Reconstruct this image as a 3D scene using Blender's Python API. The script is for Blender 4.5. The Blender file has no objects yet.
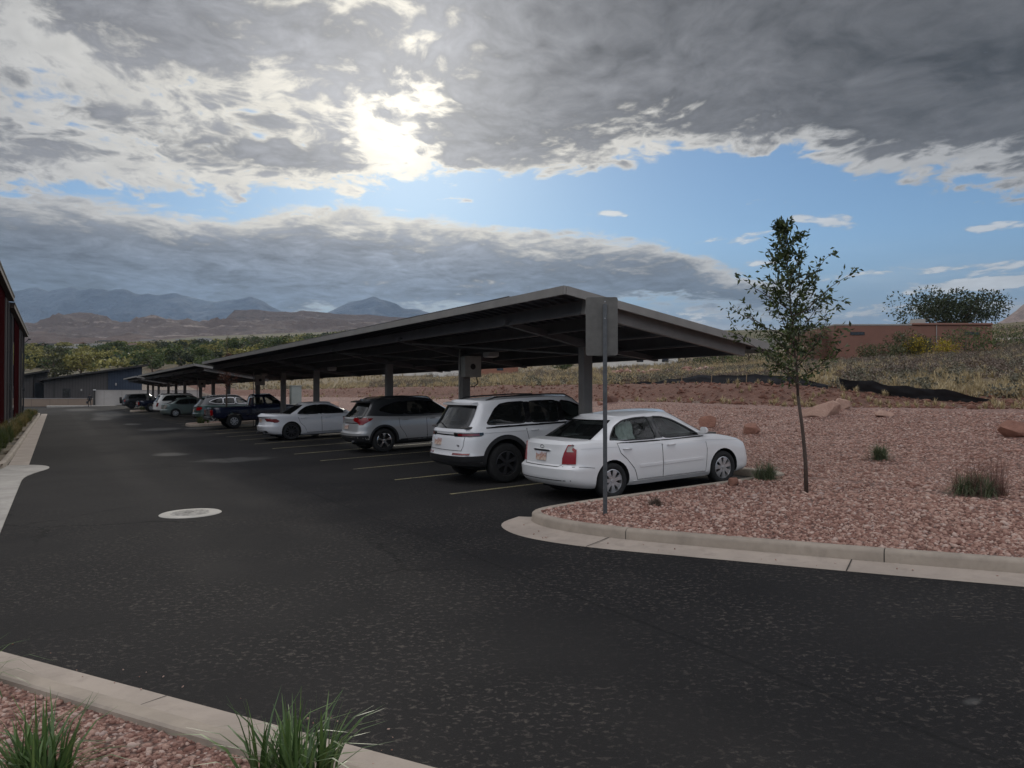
import bpy, bmesh, math, random
import numpy as np
from mathutils import Vector, Matrix, noise as mnoise
from mathutils.bvhtree import BVHTree
R = math.radians
scene = bpy.context.scene
COL = scene.collection
FPX = 770.0; YAW = math.atan(457 / 770); PITCH = math.atan(9 / 770); EYE = 2.04
SLP = 0.041
def g(x):
    """cross fall of the paving"""
    x = np.asarray(x, float); return 0.015 * np.clip(x + 0.5, 0, 5.0) + SLP * np.maximum(x - 4.5, 0)
def gp(u, v, h=0.0):
    """paving point seen at a spot of the photograph, used to take measurements off it"""
    a_ = (u - 512) / FPX; b_ = (393 - v) / FPX
    rx = a_ * math.cos(YAW) + math.sin(YAW); ry = math.cos(YAW) - a_ * math.sin(YAW); lo, hi = 0.5, 400
    for _ in range(60):
        m = (lo + hi) / 2
        if EYE + b_ * m > float(g(rx * m)) + h: lo = m
        else: hi = m
    return rx * lo, ry * lo

# ------------------------------------------------------------------ object helpers
def link(o, parent=None):
    COL.objects.link(o)
    if parent is not None:
        o.parent = parent
    return o

def tag(o, label=None, cat=None, group=None, kind=None):
    if label: o["label"] = label
    if cat: o["category"] = cat
    if group: o["group"] = group
    if kind: o["kind"] = kind
    return o

def empty(name, loc=(0, 0, 0), rot=(0, 0, 0)):
    o = bpy.data.objects.new(name, None)
    o.empty_display_size = 0.2
    o.location = loc; o.rotation_euler = rot
    return link(o)

class MB:
    """collects vertices and faces for one mesh object"""
    def __init__(s):
        s.v = []; s.f = []; s.m = []; s.mi = 0
    def add(s, vs, fs, mi=None):
        b = len(s.v)
        s.v += [tuple(p) for p in vs]
        s.f += [tuple(i + b for i in f) for f in fs]
        s.m += [s.mi if mi is None else mi] * len(fs)
        return s
    def box(s, x0, x1, y0, y1, z0, z1, mi=None):
        vs = [(x, y, z) for z in (z0, z1) for y in (y0, y1) for x in (x0, x1)]
        return s.add(vs, [(0, 2, 3, 1), (4, 5, 7, 6), (0, 1, 5, 4), (2, 6, 7, 3), (0, 4, 6, 2), (1, 3, 7, 5)], mi)
    def beam(s, a, b, w, h, up=(0, 0, 1), mi=None):
        a = Vector(a); b = Vector(b); d = (b - a).normalized()
        sd = d.cross(Vector(up)).normalized(); u2 = sd.cross(d).normalized()
        vs = []
        for p in (a, b):
            for i, j in ((-1, -1), (1, -1), (1, 1), (-1, 1)):
                vs.append(p + sd * (i * w / 2) + u2 * (j * h / 2))
        return s.add(vs, [(3, 2, 1, 0), (4, 5, 6, 7), (0, 1, 5, 4), (1, 2, 6, 5), (2, 3, 7, 6), (3, 0, 4, 7)], mi)
    def tube(s, pts, rad, n=8, cap=True, mi=None):
        pts = [Vector(p) for p in pts]
        if not hasattr(rad, "__len__"): rad = [rad] * len(pts)
        vs = []; prev = None
        for i, p in enumerate(pts):
            d = (pts[min(i + 1, len(pts) - 1)] - pts[max(i - 1, 0)])
            if d.length < 1e-9: d = Vector((0, 0, 1))
            d.normalize()
            if prev is None:
                a = d.orthogonal().normalized()
            else:
                a = prev - d * prev.dot(d)
                a = a.normalized() if a.length > 1e-6 else d.orthogonal().normalized()
            prev = a; b = d.cross(a)
            for k in range(n):
                t = 2 * math.pi * k / n
                vs.append(p + (a * math.cos(t) + b * math.sin(t)) * rad[i])
        fs = []
        for i in range(len(pts) - 1):
            for k in range(n):
                k2 = (k + 1) % n
                fs.append((i * n + k, i * n + k2, (i + 1) * n + k2, (i + 1) * n + k))
        if cap:
            fs.append(tuple(range(n - 1, -1, -1)))
            fs.append(tuple((len(pts) - 1) * n + k for k in range(n)))
        return s.add(vs, fs, mi)
    def lathe(s, prof, c=(0, 0, 0), axis='z', n=24, mi=None):
        """prof: list of (radius, offset along axis)"""
        vs = []
        for r, h in prof:
            for k in range(n):
                t = 2 * math.pi * k / n
                a, b = r * math.cos(t), r * math.sin(t)
                if axis == 'z': p = (c[0] + a, c[1] + b, c[2] + h)
                elif axis == 'y': p = (c[0] + a, c[1] + h, c[2] + b)
                else: p = (c[0] + h, c[1] + a, c[2] + b)
                vs.append(p)
        fs = []
        for i in range(len(prof) - 1):
            for k in range(n):
                k2 = (k + 1) % n
                fs.append((i * n + k, i * n + k2, (i + 1) * n + k2, (i + 1) * n + k))
        return s.add(vs, fs, mi)
    def grid(s, P, mi=None):
        """P: 2-D list of points"""
        n, m = len(P), len(P[0])
        vs = [q for row in P for q in row]
        fs = [(i * m + j, i * m + j + 1, (i + 1) * m + j + 1, (i + 1) * m + j) for i in range(n - 1) for j in range(m - 1)]
        return s.add(vs, fs, mi)
    def prism(s, poly, z0, z1, mi=None):
        n = len(poly)
        vs = [(x, y, z0) for x, y in poly] + [(x, y, z1) for x, y in poly]
        fs = [tuple(range(n - 1, -1, -1)), tuple(range(n, 2 * n))] + [(i, (i + 1) % n, (i + 1) % n + n, i + n) for i in range(n)]
        return s.add(vs, fs, mi)
    def mesh(s, name, mats, smooth=False, recalc=True):
        me = bpy.data.meshes.new(name)
        me.from_pydata(s.v, [], s.f)
        for m in (mats if isinstance(mats, (list, tuple)) else [mats]):
            me.materials.append(m)
        if any(s.m): me.polygons.foreach_set("material_index", s.m)
        if recalc:
            bm = bmesh.new(); bm.from_mesh(me)
            bmesh.ops.recalc_face_normals(bm, faces=bm.faces)
            bm.to_mesh(me); bm.free()
        if smooth:
            me.polygons.foreach_set("use_smooth", [True] * len(me.polygons))
            if smooth is not True:
                me.set_sharp_from_angle(angle=R(smooth))
        me.update()
        return me
    def build(s, name, mats, parent=None, smooth=False, recalc=True, loc=None):
        o = bpy.data.objects.new(name, s.mesh(name, mats, smooth, recalc))
        if loc is not None: o.location = loc
        return link(o, parent)

def bevel(o, w=0.01, seg=2, ang=35):
    m = o.modifiers.new("bevel", 'BEVEL'); m.width = w; m.segments = seg
    m.limit_method = 'ANGLE'; m.angle_limit = R(ang)
    return o

def copy_tree(o, parent=None):
    c = o.copy()
    for k in ("label",):
        if parent is None and k in c: del c[k]
    COL.objects.link(c)
    if parent is not None: c.parent = parent
    for ch in [x for x in bpy.data.objects if x.parent == o]:
        copy_tree(ch, c)
    return c

def np_mesh(name, V, F, mats, smooth=False):
    """fast mesh from numpy arrays; all faces same vertex count"""
    me = bpy.data.meshes.new(name)
    V = np.asarray(V, np.float32); F = np.asarray(F, np.int32)
    nf, k = F.shape
    me.vertices.add(len(V)); me.vertices.foreach_set("co", V.ravel())
    me.loops.add(nf * k); me.loops.foreach_set("vertex_index", F.ravel())
    me.polygons.add(nf)
    me.polygons.foreach_set("loop_start", np.arange(0, nf * k, k, dtype=np.int32))
    me.polygons.foreach_set("loop_total", np.full(nf, k, np.int32))
    for m in (mats if isinstance(mats, (list, tuple)) else [mats]):
        me.materials.append(m)
    me.update(calc_edges=True)
    if smooth: me.polygons.foreach_set("use_smooth", [True] * nf)
    return me

def np_obj(name, V, F, mats, parent=None, smooth=False):
    return link(bpy.data.objects.new(name, np_mesh(name, V, F, mats, smooth)), parent)

# ------------------------------------------------------------------ node expressions
class E:
    """a socket with arithmetic"""
    def __init__(s, t, sk): s.t = t; s.k = sk
    def _m(s, op, *a, clamp=False):
        n = s.t.nodes.new('ShaderNodeMath'); n.operation = op; n.use_clamp = clamp
        for i, x in enumerate((s,) + a):
            if isinstance(x, E): s.t.links.new(x.k, n.inputs[i])
            else: n.inputs[i].default_value = x
        return E(s.t, n.outputs[0])
    def __add__(s, o): return s._m('ADD', o)
    __radd__ = __add__
    def __sub__(s, o): return s._m('SUBTRACT', o)
    def __rsub__(s, o): return (s * -1) + o
    def __mul__(s, o): return s._m('MULTIPLY', o)
    __rmul__ = __mul__
    def __truediv__(s, o): return s._m('DIVIDE', o)
    def mx(s, o): return s._m('MAXIMUM', o)
    def mn(s, o): return s._m('MINIMUM', o)
    def __rtruediv__(s, o): return s._m('POWER', -1.0) * o
    def pw(s, o): return s._m('POWER', o)
    def ab(s): return s._m('ABSOLUTE')
    def exp(s): return s._m('EXPONENT')
    def clamp(s): return s._m('ADD', 0.0, clamp=True)
    def step(s, a, b):
        n = s.t.nodes.new('ShaderNodeMapRange'); n.interpolation_type = 'SMOOTHSTEP'
        s.t.links.new(s.k, n.inputs['Value'])
        lo, hi, t0, t1 = (a, b, 0.0, 1.0) if a < b else (b, a, 1.0, 0.0)
        n.inputs['From Min'].default_value = lo; n.inputs['From Max'].default_value = hi
        n.inputs['To Min'].default_value = t0; n.inputs['To Max'].default_value = t1
        return E(s.t, n.outputs[0])
    def curve(s, pts):
        """piecewise curve through pts [(x,y)..] using a Float Curve node"""
        xs = [p[0] for p in pts]; ys = [p[1] for p in pts]
        x0, x1, y0, y1 = min(xs), max(xs), min(ys), max(ys)
        if y1 == y0: y1 = y0 + 1
        n = s.t.nodes.new('ShaderNodeFloatCurve')
        c = n.mapping.curves[0]
        P = [((x - x0) / (x1 - x0), (y - y0) / (y1 - y0)) for x, y in pts]
        c.points[0].location = P[0]; c.points[1].location = P[-1]
        for p in P[1:-1]: c.points.new(*p)
        n.mapping.update()
        u = ((s - x0) / (x1 - x0)).clamp()
        s.t.links.new(u.k, n.inputs['Value'])
        return E(s.t, n.outputs[0]) * (y1 - y0) + y0

def sep(t, vec):
    n = t.nodes.new('ShaderNodeSeparateXYZ'); t.links.new(vec, n.inputs[0])
    return [E(t, n.outputs[i]) for i in range(3)]
def comb(t, x, y, z):
    n = t.nodes.new('ShaderNodeCombineXYZ')
    for i, v in enumerate((x, y, z)):
        if isinstance(v, E): t.links.new(v.k, n.inputs[i])
        else: n.inputs[i].default_value = v
    return n.outputs[0]
def tnoise(t, vec, scale, detail=4, rough=0.5, dist=0.0, lac=2.0):
    n = t.nodes.new('ShaderNodeTexNoise')
    if vec is not None: t.links.new(vec, n.inputs['Vector'])
    n.inputs['Scale'].default_value = scale; n.inputs['Detail'].default_value = detail
    n.inputs['Roughness'].default_value = rough; n.inputs['Distortion'].default_value = dist
    n.inputs['Lacunarity'].default_value = lac
    return E(t, n.outputs['Fac'])
def voro(t, vec, scale, feature='F1', rnd=1.0):
    n = t.nodes.new('ShaderNodeTexVoronoi'); n.feature = feature
    if vec is not None: t.links.new(vec, n.inputs['Vector'])
    n.inputs['Scale'].default_value = scale; n.inputs['Randomness'].default_value = rnd
    return n
def mixc(t, f, a, b):
    n = t.nodes.new('ShaderNodeMix'); n.data_type = 'RGBA'; n.clamp_factor = True
    for i, v in ((0, f), (6, a), (7, b)):
        if isinstance(v, E): t.links.new(v.k, n.inputs[i])
        elif isinstance(v, bpy.types.NodeSocket): t.links.new(v, n.inputs[i])
        elif i == 0: n.inputs[i].default_value = v
        else: n.inputs[i].default_value = (*v, 1) if len(v) == 3 else v
    return n.outputs[2]
def ramp(t, f, stops):
    n = t.nodes.new('ShaderNodeValToRGB'); t.links.new(f.k, n.inputs[0])
    e = n.color_ramp.elements
    e[0].position = stops[0][0]; e[0].color = (*stops[0][1], 1)
    e[1].position = stops[-1][0]; e[1].color = (*stops[-1][1], 1)
    for p, c in stops[1:-1]:
        q = e.new(p); q.color = (*c, 1)
    return n.outputs[0]
def scalec(t, c, k):
    n = t.nodes.new('ShaderNodeVectorMath'); n.operation = 'SCALE'
    t.links.new(c, n.inputs[0])
    if isinstance(k, E): t.links.new(k.k, n.inputs['Scale'])
    else: n.inputs['Scale'].default_value = k
    return n.outputs[0]

class Mat:
    def __init__(s, name, col=(0.5, 0.5, 0.5), rough=0.6, metal=0.0, spec=0.5, coat=0.0):
        s.m = bpy.data.materials.new(name); s.m.use_nodes = True
        s.t = s.m.node_tree; s.b = s.t.nodes['Principled BSDF']
        s.b.inputs['Base Color'].default_value = (*col, 1)
        s.b.inputs['Roughness'].default_value = rough
        s.b.inputs['Metallic'].default_value = metal
        s.b.inputs['Specular IOR Level'].default_value = spec
        s.b.inputs['Coat Weight'].default_value = coat
        s.b.inputs['Coat Roughness'].default_value = 0.04
        s.m.diffuse_color = (*col, 1)
    def geo(s):
        return s.t.nodes.new('ShaderNodeNewGeometry').outputs['Position']
    def obj(s):
        return s.t.nodes.new('ShaderNodeTexCoord').outputs['Object']
    def island(s):
        return E(s.t, s.t.nodes.new('ShaderNodeNewGeometry').outputs['Random Per Island'])
    def color(s, c): s.t.links.new(c, s.b.inputs['Base Color']); return s
    def rough(s, e): s.t.links.new(e.k, s.b.inputs['Roughness']); return s
    def bump(s, h, strength=0.5, dist=0.01):
        n = s.t.nodes.new('ShaderNodeBump')
        n.inputs['Strength'].default_value = strength; n.inputs['Distance'].default_value = dist
        s.t.links.new(h.k, n.inputs['Height'])
        s.t.links.new(n.outputs[0], s.b.inputs['Normal']); return s

def simple(name, col, rough=0.6, metal=0.0, spec=0.5, coat=0.0, var=0.0, scale=6.0, bump=0.0):
    """plain paint or plastic with a little dirt variation"""
    M = Mat(name, col, rough, metal, spec, coat)
    if var:
        n = tnoise(M.t, M.obj(), scale, 5, 0.6)
        lo = tuple(max(0, c * (1 - var)) for c in col); hi = tuple(min(1, c * (1 + var)) for c in col)
        M.color(ramp(M.t, n, [(0.3, lo), (0.7, hi)]))
        if bump: M.bump(n, bump, 0.01)
    return M.m

# ------------------------------------------------------------------ camera
cam = bpy.data.cameras.new("camera")
cam.sensor_width = 36; cam.lens = 36 * FPX / 1024
cam.clip_start = 0.1; cam.clip_end = 60000
co = bpy.data.objects.new("camera", cam); COL.objects.link(co)
co.location = (0, 0, EYE); co.rotation_euler = (R(90) + PITCH, 0, -YAW)
scene.camera = co
scene.render.resolution_x = 1024; scene.render.resolution_y = 768
scene.view_settings.view_transform = 'Standard'
scene.view_settings.look = 'None'; scene.view_settings.gamma = 1
scene.view_settings.exposure = 0.08
scene.view_settings.use_curve_mapping = False
scene.cycles.max_bounces = 6; scene.cycles.diffuse_bounces = 3; scene.cycles.glossy_bounces = 3
scene.cycles.transparent_max_bounces = 12; scene.cycles.transmission_bounces = 4
scene.cycles.volume_bounces = 0
scene.cycles.use_denoising = True
scene.cycles.sample_clamp_indirect = 5

SUN_AZ = R(22.5)      # measured from +Y towards +X
SUN_EL = R(20.5)
# ------------------------------------------------------------------ world: blue sky with cloud banks
W = bpy.data.worlds.new("World"); scene.world = W; W.use_nodes = True
t = W.node_tree
for n in list(t.nodes): t.nodes.remove(n)
out = t.nodes.new('ShaderNodeOutputWorld'); bg = t.nodes.new('ShaderNodeBackground')
t.links.new(bg.outputs[0], out.inputs[0]); bg.inputs['Strength'].default_value = 0.1
sky = t.nodes.new('ShaderNodeTexSky'); sky.sky_type = 'NISHITA'; sky.sun_disc = False
sky.sun_elevation = SUN_EL; sky.sun_rotation = SUN_AZ
sky.altitude = 1200; sky.air_density = 1.0; sky.dust_density = 0.6; sky.ozone_density = 1.5
D = t.nodes.new('ShaderNodeTexCoord').outputs['Generated']
dx, dy, dz = sep(t, D)
sy, cy = math.sin(YAW), math.cos(YAW)
rt = dx * cy - dy * sy; fw = dx * sy + dy * cy
az = rt._m('ARCTAN2', fw) * 57.2958                    # degrees right of the view heading
el = dz._m('ARCSINE') * 57.2958
def pa(u): return math.degrees(math.atan((u - 512) / FPX))
def pe(u, v):
    a = (u - 512) / FPX; b = (393 - v) / FPX
    return math.degrees(math.atan(b / math.sqrt(1 + a * a)))
def pts(L): return [(-180, pe(*L[0]))] + [(pa(u), pe(u, v)) for u, v in L] + [(180, pe(*L[-1]))]
# cloud plane coordinates: the noise foreshortens towards the horizon
k = 1.0 / (dz.mx(0.0) + 0.10)
P = comb(t, rt * k * 0.95, fw * k * 0.85, 0.0)
n_big = tnoise(t, P, 1.0, 4, 0.5, 0.3)
wv = t.nodes.new('ShaderNodeTexNoise'); t.links.new(P, wv.inputs['Vector'])
wv.inputs['Scale'].default_value = 2.2; wv.inputs['Detail'].default_value = 3
wm = t.nodes.new('ShaderNodeVectorMath'); wm.operation = 'MULTIPLY_ADD'
t.links.new(wv.outputs['Color'], wm.inputs[0]); wm.inputs[1].default_value = (0.30, 0.30, 0.30); t.links.new(P, wm.inputs[2])
PW = wm.outputs[0]
n_mid = tnoise(t, PW, 3.8, 8, 0.62, 0.2)
vb = voro(t, PW, 9.0, 'F1'); vb.inputs['Detail'].default_value = 2; vb.inputs['Roughness'].default_value = 0.55
vb.normalize = True
bil = 1.0 - E(t, vb.outputs['Distance']) * 1.7           # rounded billows
n_fin = tnoise(t, PW, 16.0, 5, 0.62, 0.2)
Q = comb(t, az * 0.05, el * 0.20, 3.0)
n_str = tnoise(t, Q, 2.2, 6, 0.6, 0.5)                # streaks near the horizon
fbm = (n_mid - 0.5) * 1.2 + (bil - 0.4) * 0.5 + (n_fin - 0.5) * 0.6
def blob(u, v, ru, rv, rot=0.0):
    a0, e0 = pa(u), pe(u, v); sa = math.degrees(ru / FPX); se = math.degrees(rv / FPX)
    X = az - a0; Y = el - e0
    c, s_ = math.cos(R(rot)), math.sin(R(rot))
    x2 = (X * c + Y * s_) / sa; y2 = (Y * c - X * s_) / se
    return ((x2 * x2 + y2 * y2) * -1.0).exp()
# upper bank
e1 = az.curve(pts([(-100, 196), (0, 186), (120, 182), (250, 190), (380, 188), (450, 180), (560, 170), (640, 156), (760, 150), (830, 168), (900, 182), (960, 178), (1024, 184), (1150, 180)]))
broken = blob(230, 115, 270, 60, 0) * 0.60 + blob(60, 60, 130, 60) * 0.25 + blob(420, 120, 60, 60) * 0.45 + blob(420, 35, 50, 25) * 0.5 + blob(300, 60, 60, 30) * 0.3 + blob(880, 160, 130, 22) * 0.35
d1 = ((el - e1) / 1.6).mn(1.0) * 0.8 + fbm * 2.0 + 0.30 - broken * 0.85 + blob(405, 100, 60, 45) * 0.7
e2t = az.curve(pts([(-100, 196), (0, 192), (100, 200), (200, 212), (330, 208), (400, 218), (470, 226), (560, 236), (640, 242), (720, 262), (800, 290), (900, 300), (1100, 300)]))
e2b = az.curve(pts([(-100, 345), (200, 330), (350, 318), (600, 304), (750, 310), (850, 312), (950, 308), (1100, 310)]))
d2 = ((e2t - el) / 1.6).mn(1.0).mn((el - e2b) / 2.5) + fbm * 1.1 + (n_str - 0.5) * 1.6 + 0.2 - blob(860, 300, 220, 8) * 0.4
# small clouds
small = blob(612, 213, 24, 4) + blob(835, 221, 22, 8) + blob(800, 217, 14, 5) + blob(1000, 226, 40, 5) + blob(950, 288, 60, 6) + blob(1010, 280, 40, 6) + blob(1000, 265, 40, 5) * 0.8 + blob(770, 262, 40, 5) * 0.9 + blob(730, 240, 60, 7) * 0.6 + blob(880, 272, 60, 5) * 0.6 + blob(700, 160, 60, 10) * 0.5 + blob(880, 312, 160, 9) * 0.7 + blob(640, 315, 90, 9) * 0.5
d3 = small * 1.6 - 0.85 + fbm * 2.4 + (n_str - 0.5) * 1.0
a1 = d1.step(0.05, 0.5); a2 = d2.step(0.0, 0.55); a3 = d3.step(0.0, 0.6) * 0.8
a = 1.0 - (1.0 - a1) * (1.0 - a2) * (1.0 - a3)
# thickness decides dark or bright
shape1 = (blob(270, 152, 110, 15) * 0.9 + blob(150, 15, 170, 32, -8) * 0.7 + blob(100, 112, 35, 8) * 0.5 + blob(262, 118, 32, 10) * 0.6 + blob(30, 80, 60, 12) * 0.4 + blob(480, 130, 60, 40) * 0.8
    + blob(330, 30, 70, 18) * 0.5 - blob(50, 42, 50, 16, -25) * 0.6 - blob(255, 45, 34, 14, -40) * 0.6 - blob(424, 32, 14, 8, 20) * 0.4 - blob(350, 88, 90, 20) * 0.45 - blob(200, 178, 260, 9) * 0.4 - blob(390, 150, 30, 30) * 0.9 - blob(860, 165, 150, 14) * 0.5)
th1 = (d1 - 0.30 - az.step(2.0, -8.0) * 0.12 + shape1 + fbm * 1.6 + (n_big - 0.5) * 0.8 + (el - e1 - 1.2).mx(0.0) * 0.26 * az.step(-4.0, 4.0)).step(0.12, 1.10) * a1
th2 = ((e2t - el) / 3.2 + fbm * 1.3 + (n_str - 0.5) * 1.2 - blob(370, 283, 45, 12) * 1.0 - blob(480, 286, 60, 8) * 0.7 + blob(90, 275, 220, 25) * 0.5).step(0.05, 0.75) * a2
th = th1.mx(th2)
# glow of the sun behind the cloud
sdir = (math.sin(SUN_AZ) * math.cos(SUN_EL), math.cos(SUN_AZ) * math.cos(SUN_EL), math.sin(SUN_EL))
cs = dx * sdir[0] + dy * sdir[1] + dz * sdir[2]
ang = cs.mn(1.0)._m('ARCCOSINE') * 57.2958
g1 = ((ang / 4.6).pw(2.0) * -1.0).exp(); g2 = ((ang / 22.0).pw(2.0) * -1.0).exp()
back = az.ab().step(50.0, 120.0) * el.step(-2.0, 25.0); high = el.step(32.0, 60.0)  # unseen sky behind and overhead, brightened to light the ground
bright = g1 * 5.0 + g2 * 5.2 + 4.3 + back * 7.6 + high * 3.4 + a3 * 2.5
lit = scalec(t, mixc(t, g2, (0.97, 0.98, 1.0), (1.0, 0.94, 0.81)), bright * (0.75 + bil * 0.4))
right_dark = az.step(-8.0, 8.0)
mott = (n_fin - 0.5) * 1.3 + (n_mid - 0.5) * 2.3 + (n_big - 0.5) * 0.9 + (bil - 0.4) * 0.7 + 1.0
darkk = (1.05 + (1.0 - right_dark) * 0.35 + g2 * 1.5 + back * 7.6 + high * 2.6 - right_dark * 0.25 * el.step(8.0, 14.0)) * mott.mx(0.45)
dark = scalec(t, mixc(t, el.step(5.0, 14.0), (0.52, 0.76, 1.12), (0.95, 0.96, 1.03)), darkk)
cloud = mixc(t, th, lit, dark)
blue = t.nodes.new('ShaderNodeMix'); blue.data_type = 'RGBA'; blue.blend_type = 'MULTIPLY'
blue.inputs[0].default_value = 1.0; blue.inputs[7].default_value = (0.55, 0.72, 0.84, 1)
t.links.new(sky.outputs[0], blue.inputs[6])
# distant veil of cloud low over the horizon
veil = el.step(11.5, 3.5) * (0.95 + (n_str - 0.5) * 0.9)
vcol = scalec(t, mixc(t, (n_str - 0.42) * 3.2 - right_dark * 0.2, (1.1, 1.65, 2.6), (3.2, 3.6, 4.1)), 1.0 + right_dark * 0.25)
skyc = mixc(t, veil, blue.outputs[2], vcol)
g3 = ((ang / 9.0).pw(2.0) * -1.0).exp() * 1.6 + g2 * 0.5
addn = t.nodes.new('ShaderNodeMix'); addn.data_type = 'RGBA'; addn.blend_type = 'ADD'; addn.inputs[0].default_value = 1.0
t.links.new(mixc(t, a, skyc, cloud), addn.inputs[6]); t.links.new(scalec(t, mixc(t, 0.0, (1.0, 0.95, 0.84), (1, 1, 1)), g3), addn.inputs[7])
fin = addn.outputs[2]
t.links.new(fin, bg.inputs['Color'])
# sun behind the cloud: weak and soft
sl = bpy.data.lights.new("sun", 'SUN'); sl.energy = 1.2; sl.angle = R(12); sl.color = (1.0, 0.93, 0.82)
so = bpy.data.objects.new("sun", sl); COL.objects.link(so)
so.rotation_euler = Vector(sdir).to_track_quat('Z', 'Y').to_euler()

W.cycles.sampling_method = 'MANUAL'; W.cycles.sample_map_resolution = 256
# ================================================================== vehicles
def paint(name, col, rough=0.28, coat=0.6, metal=0.0, flake=0.0):
    M = Mat(name, col, rough, metal, 0.5, coat)
    n = tnoise(M.t, M.obj(), 3.0, 4, 0.6)
    z = sep(M.t, M.obj())[2]
    dust = (z.step(0.75, 0.2) * 0.35 + (n - 0.5) * 0.25).clamp()
    M.color(mixc(M.t, dust, col, tuple(c * 0.55 + 0.10 * k for c, k in zip(col, (1.0, 0.85, 0.7)))))
    M.rough(dust * 0.6 + rough)
    return M.m
m_tyre = simple("tyre_rubber", (0.014, 0.014, 0.0145), 0.9, var=0.3, scale=20)
m_well = simple("wheel_well_plastic", (0.012, 0.012, 0.013), 0.9)
m_black = simple("black_plastic", (0.018, 0.018, 0.020), 0.55, var=0.2, scale=8)
m_gloss = simple("gloss_black", (0.008, 0.008, 0.009), 0.12, coat=0.5)
m_seam = simple("panel_gap", (0.02, 0.02, 0.02), 0.9)
m_chrome = simple("chrome", (0.70, 0.70, 0.70), 0.18, metal=1.0)
m_alloy = simple("alloy_silver", (0.55, 0.55, 0.56), 0.35, metal=0.8, var=0.1, scale=15)
m_alloyd = simple("alloy_dark", (0.06, 0.06, 0.065), 0.35, metal=0.6, var=0.1, scale=15)
m_red = simple("lamp_red", (0.24, 0.004, 0.006), 0.15, coat=0.4)
m_redd = simple("lamp_dark_red", (0.16, 0.008, 0.010), 0.12, coat=1.0)
m_clear = simple("lamp_clear", (0.36, 0.33, 0.30), 0.12, metal=0.2, coat=1.0)
m_amber = simple("lamp_amber", (0.55, 0.22, 0.05), 0.15, coat=1.0)
m_seat = simple("seat_fabric", (0.09, 0.085, 0.08), 0.9, var=0.2, scale=10)
m_cloth_w = simple("white_cloth", (0.75, 0.74, 0.72), 0.9, var=0.15, scale=14)
def plate_mat():
    M = Mat("licence_plate_paint", (0.7, 0.66, 0.6), 0.4)
    x, y, z = sep(M.t, M.obj())
    n = tnoise(M.t, M.obj(), 14, 3, 0.6)
    f = ((z * 9.0) + (n - 0.5) * 3.0)
    M.color(ramp(M.t, (f * 0.5 + 0.5).clamp(), [(0.2, (0.62, 0.50, 0.42)), (0.5, (0.40, 0.19, 0.12)), (0.8, (0.62, 0.62, 0.66))]))
    return M.m
m_plate = plate_mat()
def glass_mat(name, tint, opac):
    m = bpy.data.materials.new(name); m.use_nodes = True; t = m.node_tree
    for n in list(t.nodes): t.nodes.remove(n)
    o = t.nodes.new('ShaderNodeOutputMaterial')
    tr = t.nodes.new('ShaderNodeBsdfTransparent'); tr.inputs[0].default_value = (*tint, 1)
    df = t.nodes.new('ShaderNodeBsdfDiffuse'); df.inputs[0].default_value = (0.02, 0.022, 0.022, 1)
    gl = t.nodes.new('ShaderNodeBsdfGlossy'); gl.inputs['Roughness'].default_value = 0.03
    gl.inputs[0].default_value = (1, 1, 1, 1)
    fr = t.nodes.new('ShaderNodeFresnel'); fr.inputs[0].default_value = 1.5
    m1 = t.nodes.new('ShaderNodeMixShader'); m2 = t.nodes.new('ShaderNodeMixShader')
    m1.inputs[0].default_value = opac
    t.links.new(tr.outputs[0], m1.inputs[1]); t.links.new(df.outputs[0], m1.inputs[2])
    geo = t.nodes.new('ShaderNodeNewGeometry')
    t.links.new(fr.outputs[0], m2.inputs[0]); t.links.new(m1.outputs[0], m2.inputs[1]); t.links.new(gl.outputs[0], m2.inputs[2])
    t.links.new(m2.outputs[0], o.inputs[0])
    return m
m_glass = glass_mat("window_glass", (0.62, 0.70, 0.67), 0.12)
m_tint = glass_mat("tinted_glass", (0.10, 0.11, 0.11), 0.5)

def interp(pts, x):
    if x <= pts[0][0]: return pts[0][1]
    for (a, b), (c, d) in zip(pts, pts[1:]):
        if x <= c: 
            return b + (d - b) * (x - a) / (c - a)
    return pts[-1][1]
def interpv(L, t):
    """L: list of tuples (t, v1, v2..) -> interpolated tuple"""
    if t <= L[0][0]: return L[0][1:]
    for p, q in zip(L, L[1:]):
        if t <= q[0]:
            w = (t - p[0]) / (q[0] - p[0])
            return tuple(a + (b - a) * w for a, b in zip(p[1:], q[1:]))
    return L[-1][1:]
def smooth_pts(pts, x, w=0.10):
    return sum(interp(pts, x + d * w) for d in (-1, -0.5, 0, 0.5, 1)) / 5

def outline(xr, xf, hw, n, nx=52, ny=19):
    a = (xf - xr) / 2; c = (xf + xr) / 2; q = 2 ** (-1.0 / n)
    P = []; ca = c; aa = a
    sx = [-q + 2 * q * i / (nx - 1) for i in range(nx)]
    syy = [q - 2 * q * i / (ny - 1) for i in range(ny)]
    f = lambda s_: (1 - abs(s_) ** n) ** (1 / n)
    for s_ in sx: P.append((c + a * s_, hw * f(s_)))
    for s_ in syy[1:]: P.append((c + a * f(s_), hw * s_))
    for s_ in reversed(sx[:-1]): P.append((c + a * s_, -hw * f(s_)))
    for s_ in reversed(syy[1:-1]): P.append((c - a * f(s_), hw * s_))
    return [(x - BOW * (y / hw) ** 2 * ((x - ca) / aa) ** 5, y) for x, y in P]
BOW = 0.12

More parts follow.
